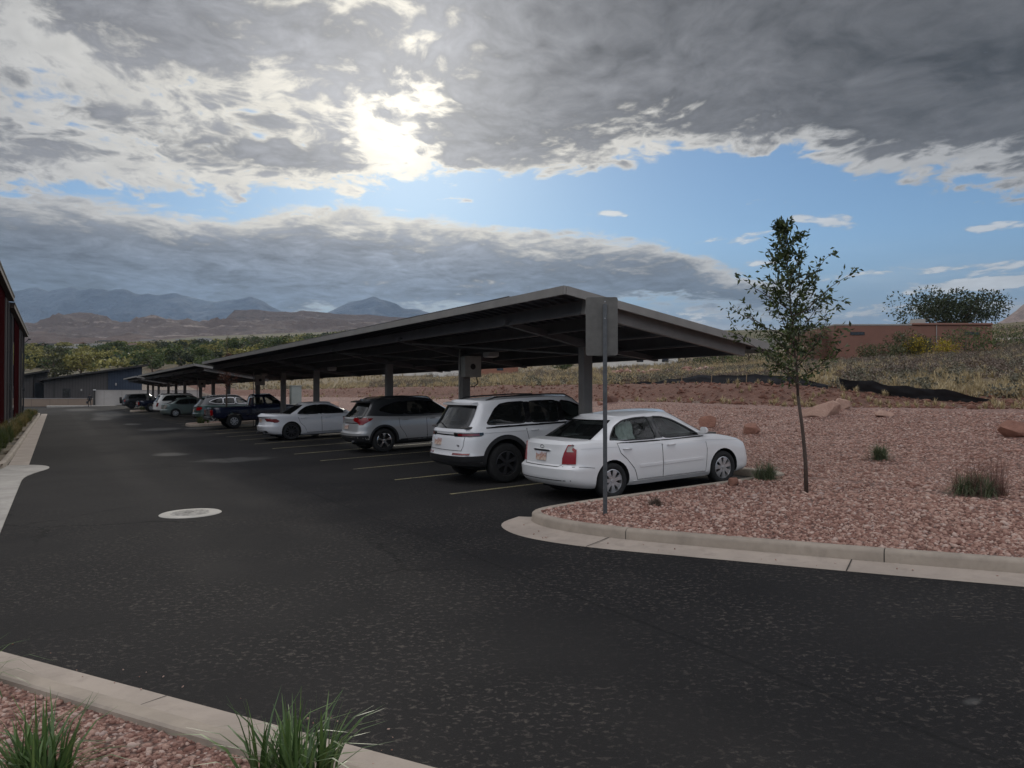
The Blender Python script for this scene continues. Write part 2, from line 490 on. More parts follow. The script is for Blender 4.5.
def stack(zlo, zhi, levels, n, crown=0.03, nt=22, w=0.10, dz=0.0, nx=52):
    """closed solid from stacked outlines. levels: (t, xr, xf, hw)"""
    mb = MB(); rings = []
    def ring(t, sc=1.0, top=False):
        xr, xf, hw = interpv(levels, t)
        c = (xr + xf) / 2
        out = []
        for x, y in outline(xr, xf, hw, n, nx=nx):
            x2 = c + (x - c) * sc; y2 = y * sc
            zl = zlo(x2); zh = zhi(x2)
            z = zl + (zh - zl) * t
            if top: z += crown * (1 - (abs(y2) / hw) ** 2.2) - crown * 0
            out.append((x2, y2, z + dz))
        return out
    for i in range(nt + 1): rings.append(ring(i / nt))
    for sc in [0.985, 0.96, 0.92, 0.87, 0.8, 0.72, 0.64, 0.56, 0.48, 0.4, 0.32, 0.24, 0.16, 0.08]:
        rings.append(ring(1.0, sc, True))
    k = len(rings[0]); V = [p for r_ in rings for p in r_]; F = []
    for i in range(len(rings) - 1):
        for j in range(k):
            j2 = (j + 1) % k
            F.append((i * k + j, i * k + j2, (i + 1) * k + j2, (i + 1) * k + j))
    top = len(rings) - 1
    F.append(tuple(top * k + j for j in range(k)))
    F.append(tuple(reversed(range(k))))
    mb.add(V, F)
    return mb

class Surf:
    """the stacked surface again, to place panes and lamps exactly on it"""
    def __init__(s, zlo, zhi, levels, n): s.lo, s.hi, s.L, s.n = zlo, zhi, levels, n
    def z(s, t, x): return s.lo(x) + (s.hi(x) - s.lo(x)) * t
    def end(s, t, yf, front):
        xr, xf, hw = interpv(s.L, t); a = (xf - xr) / 2; c = (xf + xr) / 2
        dx = a * (1 - min(abs(yf), 0.9999) ** s.n) ** (1 / s.n)
        x = c + dx if front else c - dx
        x -= BOW * yf ** 2 * ((x - c) / a) ** 5
        return Vector((x, yf * hw, s.z(t, x)))
    def glass(s, t0, t1, f0, f1, front, nu=18, nv=12, bow=0.0, lift=0.0):
        """grid of (point, normal) for a pane between levels t0..t1, half width fraction f0 at the foot, f1 at the top"""
        G = []
        for j in range(nv + 1):
            w = j / nv; f = f0 + (f1 - f0) * w; row = []
            for i in range(nu + 1):
                u = -1 + 2 * i / nu
                t = t0 + (t1 - t0) * w - bow * u * u * w
                row.append(s.end(t, f * u, front))
            G.append(row)
        out = []
        for j in range(nv + 1):
            r_ = []
            for i in range(nu + 1):
                du = G[j][min(i + 1, nu)] - G[j][max(i - 1, 0)]; dv = G[min(j + 1, nv)][i] - G[max(j - 1, 0)][i]
                nn = du.cross(dv).normalized()
                if (nn.x > 0) != front: nn = -nn
                r_.append((G[j][i] + nn * lift, nn))
            out.append(r_)
        return out
    def wrap(s, rows, sg, off, front=False, nu=18, mb=None, skirt=0.02, zr=None):
        """patch that runs from the end face round the corner on to the side. rows: (z, y_start, x_end) from the bottom up"""
        G = []
        for z, y0, x1 in rows:
            xe = (s.L[0][2] if front else s.L[0][1])
            t = 0.5
            for _ in range(6):
                xx = s.end(t, min(0.99, y0 / interpv(s.L, t)[2]), front).x
                t = max(0, min(1, (z - s.lo(xx)) / (s.hi(xx) - s.lo(xx))))
            xr, xf, hw = interpv(s.L, t)
            a = (xf - xr) / 2; c = (xf + xr) / 2; n = s.n
            P = [p for p in outline(xr, xf, hw, n, nx=90, ny=61) if p[1] > -1e-6]
            P = [p for p in P if (p[0] > c if front else p[0] < c)]
            P.sort(key=lambda p: math.atan2(p[1] / hw, abs(p[0] - c) / a))
            if x1 is None: P = [p for p in P if y0 <= p[1]]
            else:
                Q_ = P; e_ = 0.0
                while True:
                    P = [p for p in Q_ if p[1] >= y0 - 1e-6 and (p[0] <= x1 + e_ if not front else p[0] >= x1 - e_)]
                    if len(P) > 3 or e_ > 1: break
                    e_ += 0.02
            # resample by length
            D = [0]
            for p, q in zip(P, P[1:]): D.append(D[-1] + math.hypot(p[0] - q[0], p[1] - q[1]))
            row = []
            for i in range(nu + 1):
                d = D[-1] * i / nu; k = 0
                while k < len(D) - 2 and D[k + 1] < d: k += 1
                w = (d - D[k]) / max(1e-9, D[k + 1] - D[k])
                x = P[k][0] + (P[k + 1][0] - P[k][0]) * w; y = P[k][1] + (P[k + 1][1] - P[k][1]) * w
                zz = s.z(t, x)
                if zr is not None: zz = z
                row.append(Vector((x, y * sg, zz)))
            G.append(row)
        nv = len(G) - 1; out = []
        for j in range(nv + 1):
            r_ = []
            for i in range(nu + 1):
                du = G[j][min(i + 1, nu)] - G[j][max(i - 1, 0)]; dv = G[min(j + 1, nv)][i] - G[max(j - 1, 0)][i]
                nn = du.cross(dv).normalized()
                if nn.y * sg < 0 and abs(nn.y) > 0.3: nn = -nn
                elif abs(nn.y) <= 0.3 and (nn.x > 0) != front: nn = -nn
                r_.append((G[j][i] + nn * off, nn))
            out.append(r_)
        mb = mb or MB()
        grid_skirt(mb, out, skirt)
        return mb
def grid_skirt(mb, G, skirt, mi=None):
    mb.grid([[tuple(q[0]) for q in row] for row in G], mi)
    if skirt:
        ring = G[0] + [r_[-1] for r_ in G[1:]] + G[-1][-2::-1] + [r_[0] for r_ in G[-2:0:-1]]
        A = [tuple(p) for p, q in ring]; B = [tuple(p - q * skirt) for p, q in ring]; m = len(A)
        mb.add(A + B, [(i, (i + 1) % m, (i + 1) % m + m, i + m) for i in range(m)], mi)
def slab(G, th):
    """closed solid round a grid of (point, normal)"""
    nv, nu = len(G), len(G[0]); V = [tuple(p + q * th) for r_ in G for p, q in r_] + [tuple(p - q * th) for r_ in G for p, q in r_]
    N = nv * nu; F = []
    for j in range(nv - 1):
        for i in range(nu - 1):
            a = j * nu + i
            F += [(a, a + 1, a + nu + 1, a + nu), (a + N, a + nu + N, a + nu + 1 + N, a + 1 + N)]
    ring = list(range(nu)) + [j * nu + nu - 1 for j in range(1, nv)] + [(nv - 1) * nu + i for i in range(nu - 2, -1, -1)] + [j * nu for j in range(nv - 2, 0, -1)]
    m = len(ring)
    for i in range(m):
        a, b = ring[i], ring[(i + 1) % m]; F.append((b, a, a + N, b + N))
    return MB().add(V, F)
def frame_strip(G, w, off, mb=None, th=0.01):
    """border strip round a pane grid"""
    ring = G[0] + [r_[-1] for r_ in G[1:]] + G[-1][-2::-1] + [r_[0] for r_ in G[-2:0:-1]]
    c = sum((p for p, q in ring), Vector()) / len(ring); m = len(ring); A, B = [], []
    for i in range(m):
        p, q = ring[i]; d = (ring[(i + 1) % m][0] - ring[i - 1][0]).normalized(); s_ = d.cross(q).normalized()
        if s_.dot(p - c) < 0: s_ = -s_
        A.append(p + s_ * w / 2 + q * off); B.append(p - s_ * w / 2 + q * off)
    mb = mb or MB()
    V = [tuple(p) for p in A + B] + [tuple(a - ring[i][1] * th) for i, a in enumerate(B)]
    return mb.add(V, [(i, (i + 1) % m, (i + 1) % m + m, i + m) for i in range(m)] + [(i + m, (i + 1) % m + m, (i + 1) % m + 2 * m, i + 2 * m) for i in range(m)])

def tmp_obj(mb):
    me = bpy.data.meshes.new("tmp"); me.from_pydata(mb.v, [], mb.f)
    bm = bmesh.new(); bm.from_mesh(me); bmesh.ops.recalc_face_normals(bm, faces=bm.faces); bm.to_mesh(me); bm.free()
    o = bpy.data.objects.new("tmp", me); COL.objects.link(o); return o
def boolean(o, cutters, op='DIFFERENCE'):
    """apply exact boolean with a list of MB cutters; returns mesh, removes temp objects"""
    cs = []
    for c in cutters:
        q = tmp_obj(c); cs.append(q)
        m = o.modifiers.new("b", 'BOOLEAN'); m.operation = op; m.solver = 'EXACT'; m.object = q
    dg = bpy.context.evaluated_depsgraph_get(); dg.update()
    me = bpy.data.meshes.new_from_object(o.evaluated_get(dg))
    o.modifiers.clear(); old = o.data; o.data = me; bpy.data.meshes.remove(old)
    for q in cs:
        d = q.data; bpy.data.objects.remove(q); bpy.data.meshes.remove(d)
    return o
def chaikin(P, it=1, closed=True):
    for _ in range(it):
        Q = []; n = len(P)
        for i in range(n if closed else n - 1):
            a, b = P[i], P[(i + 1) % n]
            Q.append(tuple(0.87 * p + 0.13 * q for p, q in zip(a, b))); Q.append(tuple(0.13 * p + 0.87 * q for p, q in zip(a, b)))
        P = Q
    return P

class Proj:
    """projects flat outlines on to a body from the side, rear, front or above"""
    def __init__(s, mb):
        s.t = BVHTree.FromPolygons([Vector(v) for v in mb.v], mb.f)
    def hit(s, view, a, b, off=0.003):
        if view == 'L': o, d = Vector((a, 3, b)), Vector((0, -1, 0))
        elif view == 'R': o, d = Vector((a, -3, b)), Vector((0, 1, 0))
        elif view == 'B': o, d = Vector((-4, a, b)), Vector((1, 0, 0))
        elif view == 'F': o, d = Vector((9, a, b)), Vector((-1, 0, 0))
        else: o, d = Vector((a, b, 5)), Vector((0, 0, -1))
        p, nrm, _, _ = s.t.ray_cast(o, d)
        if p is None:
            p, nrm, _, _ = s.t.find_nearest(o + d * 3.0)
        if nrm.dot(d) > 0: nrm = -nrm
        return p + nrm * off, nrm
    def patch(s, mb, view, poly, off=0.003, nu=14, nv=8, skirt=0.012, mi=None):
        """fill a polygon (for every b one a-interval) with a grid draped on the body"""
        bs = [p[1] for p in poly]; b0, b1 = min(bs), max(bs); G = []; n = len(poly)
        for j in range(nv + 1):
            b = b0 + (b1 - b0) * (j / nv); b = min(max(b, b0 + 1e-5), b1 - 1e-5)
            xs = []
            for i in range(n):
                (a1, c1), (a2, c2) = poly[i], poly[(i + 1) % n]
                if (c1 - b) * (c2 - b) <= 0 and abs(c2 - c1) > 1e-9: xs.append(a1 + (a2 - a1) * (b - c1) / (c2 - c1))
            lo, hi = min(xs), max(xs)
            G.append([s.hit(view, lo + (hi - lo) * i / nu, b, off) for i in range(nu + 1)])
        mb.grid([[tuple(q[0]) for q in row] for row in G], mi)
        if skirt:
            ring = G[0] + [r_[-1] for r_ in G[1:]] + G[-1][-2::-1] + [r_[0] for r_ in G[-2:0:-1]]
            A = [tuple(p) for p, q in ring]; B = [tuple(p - q * skirt) for p, q in ring]
            m = len(A)
            mb.add(A + B, [(i, (i + 1) % m, (i + 1) % m + m, i + m) for i in range(m)], mi)
        return mb
    def line(s, mb, view, pts, w=0.012, off=0.002, closed=False, sub=0.08, mi=None, thick=0.0):
        P = []
        n = len(pts)
        for i in range(n if closed else n - 1):
            a, b = pts[i], pts[(i + 1) % n]
            k = max(1, int(math.hypot(b[0] - a[0], b[1] - a[1]) / sub))
            for j in range(k): P.append((a[0] + (b[0] - a[0]) * j / k, a[1] + (b[1] - a[1]) * j / k))
        if not closed: P.append(pts[-1])
        L, Rr = [], []; m = len(P)
        for i, p in enumerate(P):
            q0 = P[(i - 1) % m] if closed or i > 0 else p; q1 = P[(i + 1) % m] if closed or i < m - 1 else p
            d = Vector((q1[0] - q0[0], q1[1] - q0[1])); d = d.normalized() if d.length else Vector((1, 0))
            nx_, ny_ = -d.y * w / 2, d.x * w / 2
            L.append(s.hit(view, p[0] + nx_, p[1] + ny_, off)); Rr.append(s.hit(view, p[0] - nx_, p[1] - ny_, off))
        rows = [L, Rr]
        if thick:
            rows = [[(p - q * thick, q) for p, q in L], L, Rr, [(p - q * thick, q) for p, q in Rr]]
        if closed: rows = [r_ + [r_[0]] for r_ in rows]
        mb.grid([[tuple(q[0]) for q in r_] for r_ in rows], mi)
        return mb

def make_wheel(parent, x, y, side, r, rim, wid, spokes, mat_rim, style='spoke', detail=True):
    """wheel > tyre, rim. side = +1 outer face towards +y"""
    mb = MB(); s_ = side
    w = wid / 2
    prof = [(rim * 0.98, -w * 0.75), (rim + 0.015, -w * 0.95), (r - 0.05, -w), (r - 0.015, -w * 0.86), (r, -w * 0.6), (r, w * 0.6), (r - 0.015, w * 0.86), (r - 0.05, w), (rim + 0.015, w * 0.95), (rim * 0.98, w * 0.75)]
    mb.lathe(prof, (0, 0, 0), 'y', 36)
    wh = mb.build('wheel', m_tyre, parent, smooth=40, loc=(x, y, r))
    mb = MB()
    o = s_ * w
    mb.lathe([(rim * 0.99, o * 0.80), (rim * 0.93, o * 0.84), (rim * 0.90, o * 0.60), (rim * 0.90, -o * 0.5)], (0, 0, 0), 'y', 36)
    mb.lathe([(0.001, o * 0.86), (rim * 0.16, o * 0.84), (rim * 0.20, o * 0.62), (rim * 0.20, 0)], (0, 0, 0), 'y', 16)
    mb.lathe([(0.001, o * 0.15), (rim * 0.91, o * 0.15)], (0, 0, 0), 'y', 24, mi=1)
    for k in range(spokes):
        a = 2 * math.pi * k / spokes + 0.3
        ca, sa = math.cos(a), math.sin(a)
        w0, w1 = (rim * 0.13, rim * 0.20) if style == 'spoke' else ((rim * 0.14, rim * 0.27) if style == 'hubcap' else (rim * 0.07, rim * 0.09))
        vs = []
        for rr, hw_, yy in ((rim * 0.12, w0, o * 0.78), (rim * 0.55, w0 * 0.85 if style != 'hubcap' else w0 * 1.1, o * 0.84), (rim * 0.93, w1, o * 0.80)):
            for sg in (-1, 1):
                for dpt in (0, 1):
                    px, pz = rr * ca - sg * hw_ * sa, rr * sa + sg * hw_ * ca
                    vs.append((px, yy - dpt * s_ * 0.03, pz))
        fs = []
        for i in (0, 4):
            fs += [(i, i + 2, i + 6, i + 4), (i + 1, i + 5, i + 7, i + 3), (i, i + 4, i + 5, i + 1), (i + 2, i + 3, i + 7, i + 6)]
        mb.add(vs, fs)
    mb.build('rim', [mat_rim, m_well], wh, smooth=30)
    return wh

def build_car(sp, name='parked_car'):
    """sp: specification measured from the rear bumper (X) ; returns the root Empty whose origin is the ground below the rear axle"""
    xa = sp['axr']; S = lambda L: [(p[0] - xa,) + tuple(p[1:]) for p in L]
    P = lambda poly: [(p[0] - xa, p[1]) for p in poly]
    root = empty(name)
    top = S(sp['top']); bot = S(sp['bot'])
    zt = lambda x: smooth_pts(top, x, sp.get('tw', 0.08)); zb = lambda x: interp(bot, x)
    lev = [(t_, a - xa, b - xa, h) for t_, a, b, h in sp['lower']]
    body = stack(zb, zt, lev, sp.get('n', 8), crown=sp.get('crown', 0.03))
    prB = Proj(body)
    paint_m = sp['paint']; r = sp['r']; hw = sp['hw']
    wf = sp['axf'] - xa
    cut = []
    ra = sp.get('ra', r + 0.055)
    for cx in (0, wf):
        for sd in (1, -1):
            c = MB()
            y0, y1 = (hw - 0.30, hw + 0.3)
            n = 28; pr = []
            for k in range(n):
                a = 2 * math.pi * k / n; pr.append((cx + ra * math.cos(a), r + sp.get('arch_up', 0.0) + ra * math.sin(a)))
            vs = [(a, sd * y0, b) for a, b in pr] + [(a, sd * y1, b) for a, b in pr]
            c.add(vs, [tuple(range(n)), tuple(range(2 * n - 1, n - 1, -1))] + [(i, i + n, (i + 1) % n + n, (i + 1) % n) for i in range(n)])
            cut.append(c)
    if 'bed' in sp:
        x0, x1, y1, z0, z1 = sp['bed']
        cut.append(MB().box(x0 - xa, x1 - xa, -y1, y1, z0, z1))
    bo = boolean(tmp_obj(body), cut)
    me = bo.data; me.name = 'body'
    me.materials.clear()
    for m in (paint_m, m_well): me.materials.append(m)
    for f in me.polygons:
        c = f.center; idx = 0
        for cx in (0, wf):
            if math.hypot(c.x - cx, c.z - r - sp.get('arch_up', 0.0)) < ra + 0.004 and abs(c.y) > hw - 0.32 and not (abs(f.normal.y) > 0.6 and abs(c.y) > hw - 0.15): idx = 1
        if c.z < zb(c.x) + sp.get('skirt', 0.01): idx = 1
        if 'bed' in sp and sp['bed'][0] - xa - 0.01 < c.x < sp['bed'][1] - xa + 0.01 and abs(c.y) < sp['bed'][2] + .01 and sp['bed'][3] - .01 < c.z < zt(c.x) - 0.01: idx = 1
        f.material_index = idx
    me.polygons.foreach_set("use_smooth", [True] * len(me.polygons)); me.set_sharp_from_angle(angle=R(28))
    bo.name = 'body'; bo.parent = root
    # ---- cabin
    g = sp['cabin']
    roof = S(g['roof']); zr = lambda x: smooth_pts(roof, x, 0.12)
    zlo = lambda x: min(zt(x), g.get('belt', 9)) - 0.07
    glev = [(t_, a - xa, b - xa, h) for t_, a, b, h in g['levels']]
    cab = stack(zlo, zr, glev, g.get('n', 6), crown=g.get('crown', 0.05), nt=14)
    prC = Proj(cab)
    inner = stack(lambda x: zlo(x) - 0.1, lambda x: zr(x) - 0.05, [(t_, a + 0.07, b - 0.07, h - 0.05) for t_, a, b, h in glev], g.get('n', 6), crown=g.get('crown', 0.05) * 0.9, nt=6, nx=30)
    cut = [inner]
    sides = [P(chaikin(w_, 2)) for w_ in g['side_glass']]
    for w_ in sides:
        n = len(w_)
        vs = [(a, -2, b) for a, b in w_] + [(a, 2, b) for a, b in w_]
        cut.append(MB().add(vs, [tuple(range(n)), tuple(range(2 * n - 1, n - 1, -1))] + [(i, i + n, (i + 1) % n + n, (i + 1) % n) for i in range(n)]))
    SC = Surf(zlo, zr, glev, g.get('n', 6)); SB = Surf(zb, zt, lev, sp.get('n', 8))
    ends = []
    for key, front in (('rear_glass', False), ('wind_screen', True)):
        G = SC.glass(*g[key], front)
        cut.append(slab(G, 0.11)); ends.append((key, G))
    co_ = boolean(tmp_obj(cab), cut)
    me = co_.data; me.name = 'cabin'; me.materials.clear()
    me.materials.append(g.get('paint', paint_m)); me.materials.append(m_black)
    me.polygons.foreach_set("use_smooth", [True] * len(me.polygons)); me.set_sharp_from_angle(angle=R(28))
    co_.name = 'cabin'; co_.parent = root
    for f in me.polygons:        # inside faces are dark lining
        c = f.center; n_ = f.normal
        if Vector((c.x - (glev[0][1] + glev[0][2]) / 2, c.y, c.z - 1.2)).normalized().dot(n_) < -0.25: f.material_index = 1
    for w_, gm in zip(sides, g.get('glass', [m_tint] * len(sides))):
        for v in 'LR':
            mb = MB(); prC.patch(mb, v, w_, off=-0.010, nu=16, nv=8, skirt=0); mb.build('window', gm, root, smooth=True)
        for v in 'LR':
            mb = MB(); prC.line(mb, v, w_, w=g.get('trim_w', 0.022), off=0.003, closed=True, thick=0.01)
            mb.build('window_trim', g.get('trim', m_gloss), root)
    for poly in g.get('pillars', []):
        for v in 'LR':
            mb = MB(); prC.patch(mb, v, P(poly), off=0.002, nu=4, nv=8, skirt=0.01)
            mb.build('pillar_trim', m_gloss, root, smooth=30)
    for key, G in ends:
        mb = MB(); mb.grid([[tuple(p - q * 0.008) for p, q in r_] for r_ in G])
        mb.build('rear_window' if key == 'rear_glass' else 'windscreen', g.get('glass_r', m_tint) if key == 'rear_glass' else m_glass, root, smooth=True)
        frame_strip(G, g.get('frame_w', 0.03), 0.003).build('window_trim', m_gloss, root)
    # cabin interior
    xs0, xs1 = glev[0][1] + 0.1, glev[0][2] - 0.1; hb = glev[0][3] - 0.1
    mb = MB(); zf = min(zt(0.9), g.get('belt', 9)) - 0.02 + sp.get('crown', 0.03)
    mb.box(xs0, xs1, -hb, hb, zf - 0.03, zf + 0.012)
    for X in g.get('seats', []):
        X -= xa
        for yy in (-0.37, 0.37):
            mb.box(X, X + 0.12, yy - 0.22, yy + 0.22, zf, zf + 0.16)
            mb.box(X + 0.01, X + 0.09, yy - 0.12, yy + 0.12, zf + 0.17, zf + 0.30)
    o = mb.build('interior', m_seat, root); bevel(o, 0.02)
    # ---- patches on the body:  (name, surface, views, polygon, material, offset)
    for it in sp.get('patches', []):
        nm, surf, views, poly, mat_ = it[:5]; off = it[5] if len(it) > 5 else 0.004
        pr = prB if surf == 'b' else prC
        for group in views.split(','):
            mb = MB()
            for v in group:
                q = P(poly) if v in 'LRT' else poly
                pr.patch(mb, v, chaikin(q, it[6] if len(it) > 6 else 1), off=off, nu=20, nv=10)
            mb.build(nm, mat_, root, smooth=30)
    for it in sp.get('lines', []):
        nm, surf, views, pl, w, mat_ = it[:6]; closed = it[6] if len(it) > 6 else False; off = it[7] if len(it) > 7 else 0.0035
        th = it[8] if len(it) > 8 else 0.0
        pr = prB if surf == 'b' else prC
        for v in views:
            mb = MB(); pr.line(mb, v, P(pl) if v in 'LRT' else pl, w=w, off=off, closed=closed, thick=th)
            mb.build(nm, mat_, root, smooth=30)
    # doors with handles
    for poly, hx, hz in sp.get('doors', []):
        for v in 'LR':
            mb = MB(); prB.patch(mb, v, P(poly), off=0.004, nu=18, nv=12, skirt=0.01)
            d = mb.build('door', paint_m, root, smooth=30)
            p, nrm = prB.hit(v, hx - xa, hz, 0.0)
            h = MB(); y0 = p.y; sg = 1 if v == 'L' else -1
            h.tube([(hx - xa - 0.09, y0 + sg * 0.005, hz), (hx - xa - 0.06, y0 + sg * 0.04, hz), (hx - xa + 0.06, y0 + sg * 0.04, hz), (hx - xa + 0.09, y0 + sg * 0.005, hz)], 0.014, 8)
            h.build('handle', sp.get('handle', paint_m), d, smooth=True)
        for v in 'LR':
            mb = MB(); prB.line(mb, v, P(poly), w=0.022, off=0.0035, closed=True)
            mb.build('door_seam', m_seam, root)
    # mirrors
    mx, mz = sp['mirror']; mx -= xa
    for sg in (1, -1):
        mb = MB(); yb = glev[0][3] * 1.0
        q = []
        for k in range(7):
            a = math.pi * (k / 6); q.append((0.085 * math.sin(a) + 0.02, -0.045 + 0.125 * (1 - math.cos(a)) / 2))
        for j, (yy, sc) in enumerate(((0.06, 0.8), (0.10, 1.0), (0.20, 1.0), (0.23, 0.7))):
            pass
        rows = []
        for yy, sc in ((0.04, 0.75), (0.07, 1.0), (0.14, 1.0), (0.17, 0.8), (0.185, 0.5)):
            rows.append([(mx + (a) * sc, sg * (yb + yy), mz + b * sc) for a, b in q] + [(mx, sg * (yb + yy), mz - 0.045 * sc)])
        mb.grid(rows)
        mb.add([rows[-1][i] for i in range(8)], [tuple(range(8))]); mb.add([rows[0][i] for i in range(8)], [tuple(range(8))])
        mb.box(mx + 0.02, mx + 0.07, min(sg * (yb - 0.06), sg * (yb + 0.09)), max(sg * (yb - 0.06), sg * (yb + 0.09)), mz - 0.06, mz - 0.02)
        mb.build('mirror', sp.get('mirror_m', paint_m), root, smooth=40)
    # rear plate
    px, py_, pz = sp.get('plate', (0, 0, 0.8))
    p, nrm = prB.hit('B', py_, pz, 0.012)
    mb = MB(); mb.box(-0.006, 0.006, -0.152, 0.152, -0.076, 0.076)
    pl = mb.build('licence_plate', m_plate, root); pl.location = p
    pl.rotation_euler = (0, -math.asin(max(-1, min(1, nrm.z))) * -1, 0)
    # wheels
    tr = sp.get('inset', 0.015)
    for x in (0, wf):
        for sg in (1, -1):
            make_wheel(root, x, sg * (hw - sp.get('ww', 0.2) / 2 - tr), sg, r, sp['rim'], sp.get('ww', 0.2), sp.get('spokes', 7), sp['rim_m'], sp.get('wstyle', 'spoke'))
    # axle / underbody block so light does not pass below
    mb = MB(); mb.box(-0.5, wf + 0.4, -hw + 0.30, hw - 0.30, zb(1.3) - 0.04, zb(1.3) + 0.1)
    mb.build('underbody', m_well, root)
    for fn in sp.get('extra', []): fn(root, prB, prC, xa, sp, SB, SC)
    return root

def arc(cx, cz, r, a0, a1, n=14):
    return [(cx + r * math.cos(R(a0 + (a1 - a0) * i / (n - 1))), cz + r * math.sin(R(a0 + (a1 - a0) * i / (n - 1)))) for i in range(n)]
def text_part(root, s_, size, loc, rot, mat_, name='badge', depth=0.003):
    c = bpy.data.curves.new("txt", 'FONT'); c.body = s_; c.size = size; c.extrude = depth; c.align_x = 'CENTER'; c.align_y = 'CENTER'
    o = bpy.data.objects.new("txt", c); COL.objects.link(o)
    dg = bpy.context.evaluated_depsgraph_get(); dg.update()
    me = bpy.data.meshes.new_from_object(o.evaluated_get(dg)); bpy.data.objects.remove(o); bpy.data.curves.remove(c)
    me.materials.clear(); me.materials.append(mat_)
    q = bpy.data.objects.new(name, me); q.location = loc; q.rotation_euler = rot
    return link(q, root)

# ---- white compact sedan
def extra_sedan(root, B, C, xa, sp, SB, SC):
    mb = MB()                                             # bright garnish over the plate
    B.patch(mb, 'B', chaikin([(-0.27, 0.875), (0.27, 0.875), (0.24, 0.845), (-0.24, 0.845)], 1), off=0.022, nu=16, nv=3, skirt=0.03)
    mb.build('trunk_garnish', m_chrome, root, smooth=30)
    mb = MB()
    B.line(mb, 'B', [(0.055 * math.cos(a), 0.925 + 0.026 * math.sin(a)) for a in [2 * math.pi * i / 16 for i in range(16)]], w=0.009, off=0.010, closed=True, thick=0.012, sub=0.02)
    mb.build('badge', m_chrome, root)
    # white cloth hung inside the rear side window
    rows = []
    for j in range(9):
        z = 0.93 + 0.40 * j / 8
        rows.append([(1.28 - xa + 0.36 * i / 14 + 0.02 * math.sin(j * 1.3 + i), -0.66 + 0.025 * math.sin(i * 1.7 + j * 0.4) + (z - 0.93) * 0.28, z - (0.05 * abs(math.sin(i * 0.9)) if j == 8 else 0)) for i in range(15)])
    mb = MB(); mb.grid(rows); mb.build('hanging_cloth', m_cloth_w, root, smooth=True)
white1 = paint("white_paint", (0.74, 0.74, 0.74))
sedan = dict(
    axr=0.98, axf=3.59, r=0.312, rim=0.205, hw=0.868, ra=0.355, arch_up=0.01, n=9, paint=white1,
    top=[(0.0, 0.97), (0.12, 1.0), (0.6, 1.03), (1.0, 1.0), (1.5, 0.965), (2.3, 0.945), (3.1, 0.955), (3.45, 0.95), (3.8, 0.885), (4.1, 0.805), (4.35, 0.70), (4.48, 0.60)],
    bot=[(0.0, 0.30), (0.55, 0.22), (1.5, 0.20), (3.2, 0.20), (4.0, 0.20), (4.48, 0.24)],
    lower=[(0, 0.12, 4.40, 0.78), (0.06, 0.05, 4.45, 0.835), (0.16, 0.01, 4.48, 0.855), (0.42, 0.0, 4.485, 0.868), (0.455, 0.045, 4.48, 0.868), (0.50, 0.085, 4.475, 0.868), (0.72, 0.105, 4.46, 0.866), (0.86, 0.125, 4.44, 0.855), (0.95, 0.13, 4.42, 0.842), (0.98, 0.14, 4.39, 0.825), (1.0, 0.165, 4.35, 0.80)],
    cabin=dict(belt=0.96, n=6.5, crown=0.055,
        roof=[(0.6, 1.36), (1.3, 1.375), (1.7, 1.405), (2.2, 1.415), (2.6, 1.40), (3.0, 1.36), (3.6, 1.33)],
        levels=[(0, 0.14, 3.66, 0.825), (0.12, 0.27, 3.54, 0.815), (0.45, 0.60, 3.20, 0.76), (0.75, 0.90, 2.88, 0.695), (0.92, 1.07, 2.69, 0.645), (1.0, 1.18, 2.60, 0.60)],
        side_glass=[[(0.98, 0.985), (1.02, 1.08), (1.15, 1.22), (1.36, 1.315), (1.62, 1.345), (1.93, 1.35), (2.03, 0.97), (1.6, 0.975)],
                    [(2.02, 1.35), (2.24, 1.335), (2.46, 1.275), (2.74, 1.14), (3.02, 0.985), (3.02, 0.965), (2.12, 0.965)]],
        glass=[m_glass, m_glass], glass_r=glass_mat("rear_glass", (0.30, 0.33, 0.32), 0.3),
        rear_glass=(0.20, 0.90, 0.88, 0.86, ), wind_screen=(0.20, 0.92, 0.90, 0.88),
        trim=m_black, pillars=[[(1.90, 1.35), (2.05, 1.35), (2.15, 0.97), (2.00, 0.97)]], seats=[1.42, 2.3]),
    doors=[([(1.10, 0.945), (2.085, 0.93), (2.085, 0.29), (1.52, 0.29), (1.46, 0.48), (1.30, 0.66), (1.16, 0.78)], 1.30, 0.845),
           ([(2.10, 0.93), (3.12, 0.935), (3.16, 0.7), (3.12, 0.29), (2.10, 0.29)], 2.30, 0.845)],
    lines=[('side_moulding', 'b', 'LR', [(1.56, 0.525), (2.07, 0.53)], 0.045, white1, False, 0.014, 0.012),
           ('side_moulding', 'b', 'LR', [(2.12, 0.53), (3.05, 0.54)], 0.045, white1, False, 0.014, 0.012),
           ('trunk_seam', 'b', 'B', [(-0.70, 0.98), (-0.56, 0.64), (-0.5, 0.61), (0.5, 0.61), (0.56, 0.64), (0.70, 0.98)], 0.010, m_seam),
           ('bumper_seam', 'b', 'LR', [(0.12, 0.615), (0.42, 0.60), (0.60, 0.57)], 0.008, m_seam),
           ('sill', 'b', 'LR', [(1.42, 0.245), (3.18, 0.245)], 0.07, white1, False, 0.012, 0.012),
           ('character_line', 'b', 'LR', [(0.3, 0.90), (1.2, 0.885), (3.2, 0.86), (4.0, 0.80)], 0.006, simple("crease", (0.5, 0.5, 0.5), 0.4)),
           ('bumper_groove', 'b', 'B', [(-0.74, 0.385), (0.74, 0.385)], 0.014, m_seam)],
    patches=[('tail_light', 'b', 'BR,BL', None, m_red)],
    mirror=(3.0, 1.03), plate=(0, 0, 0.765), rim_m=m_alloy, wstyle='hubcap', spokes=7, ww=0.19, extra=[extra_sedan])
del sedan['patches'][0]
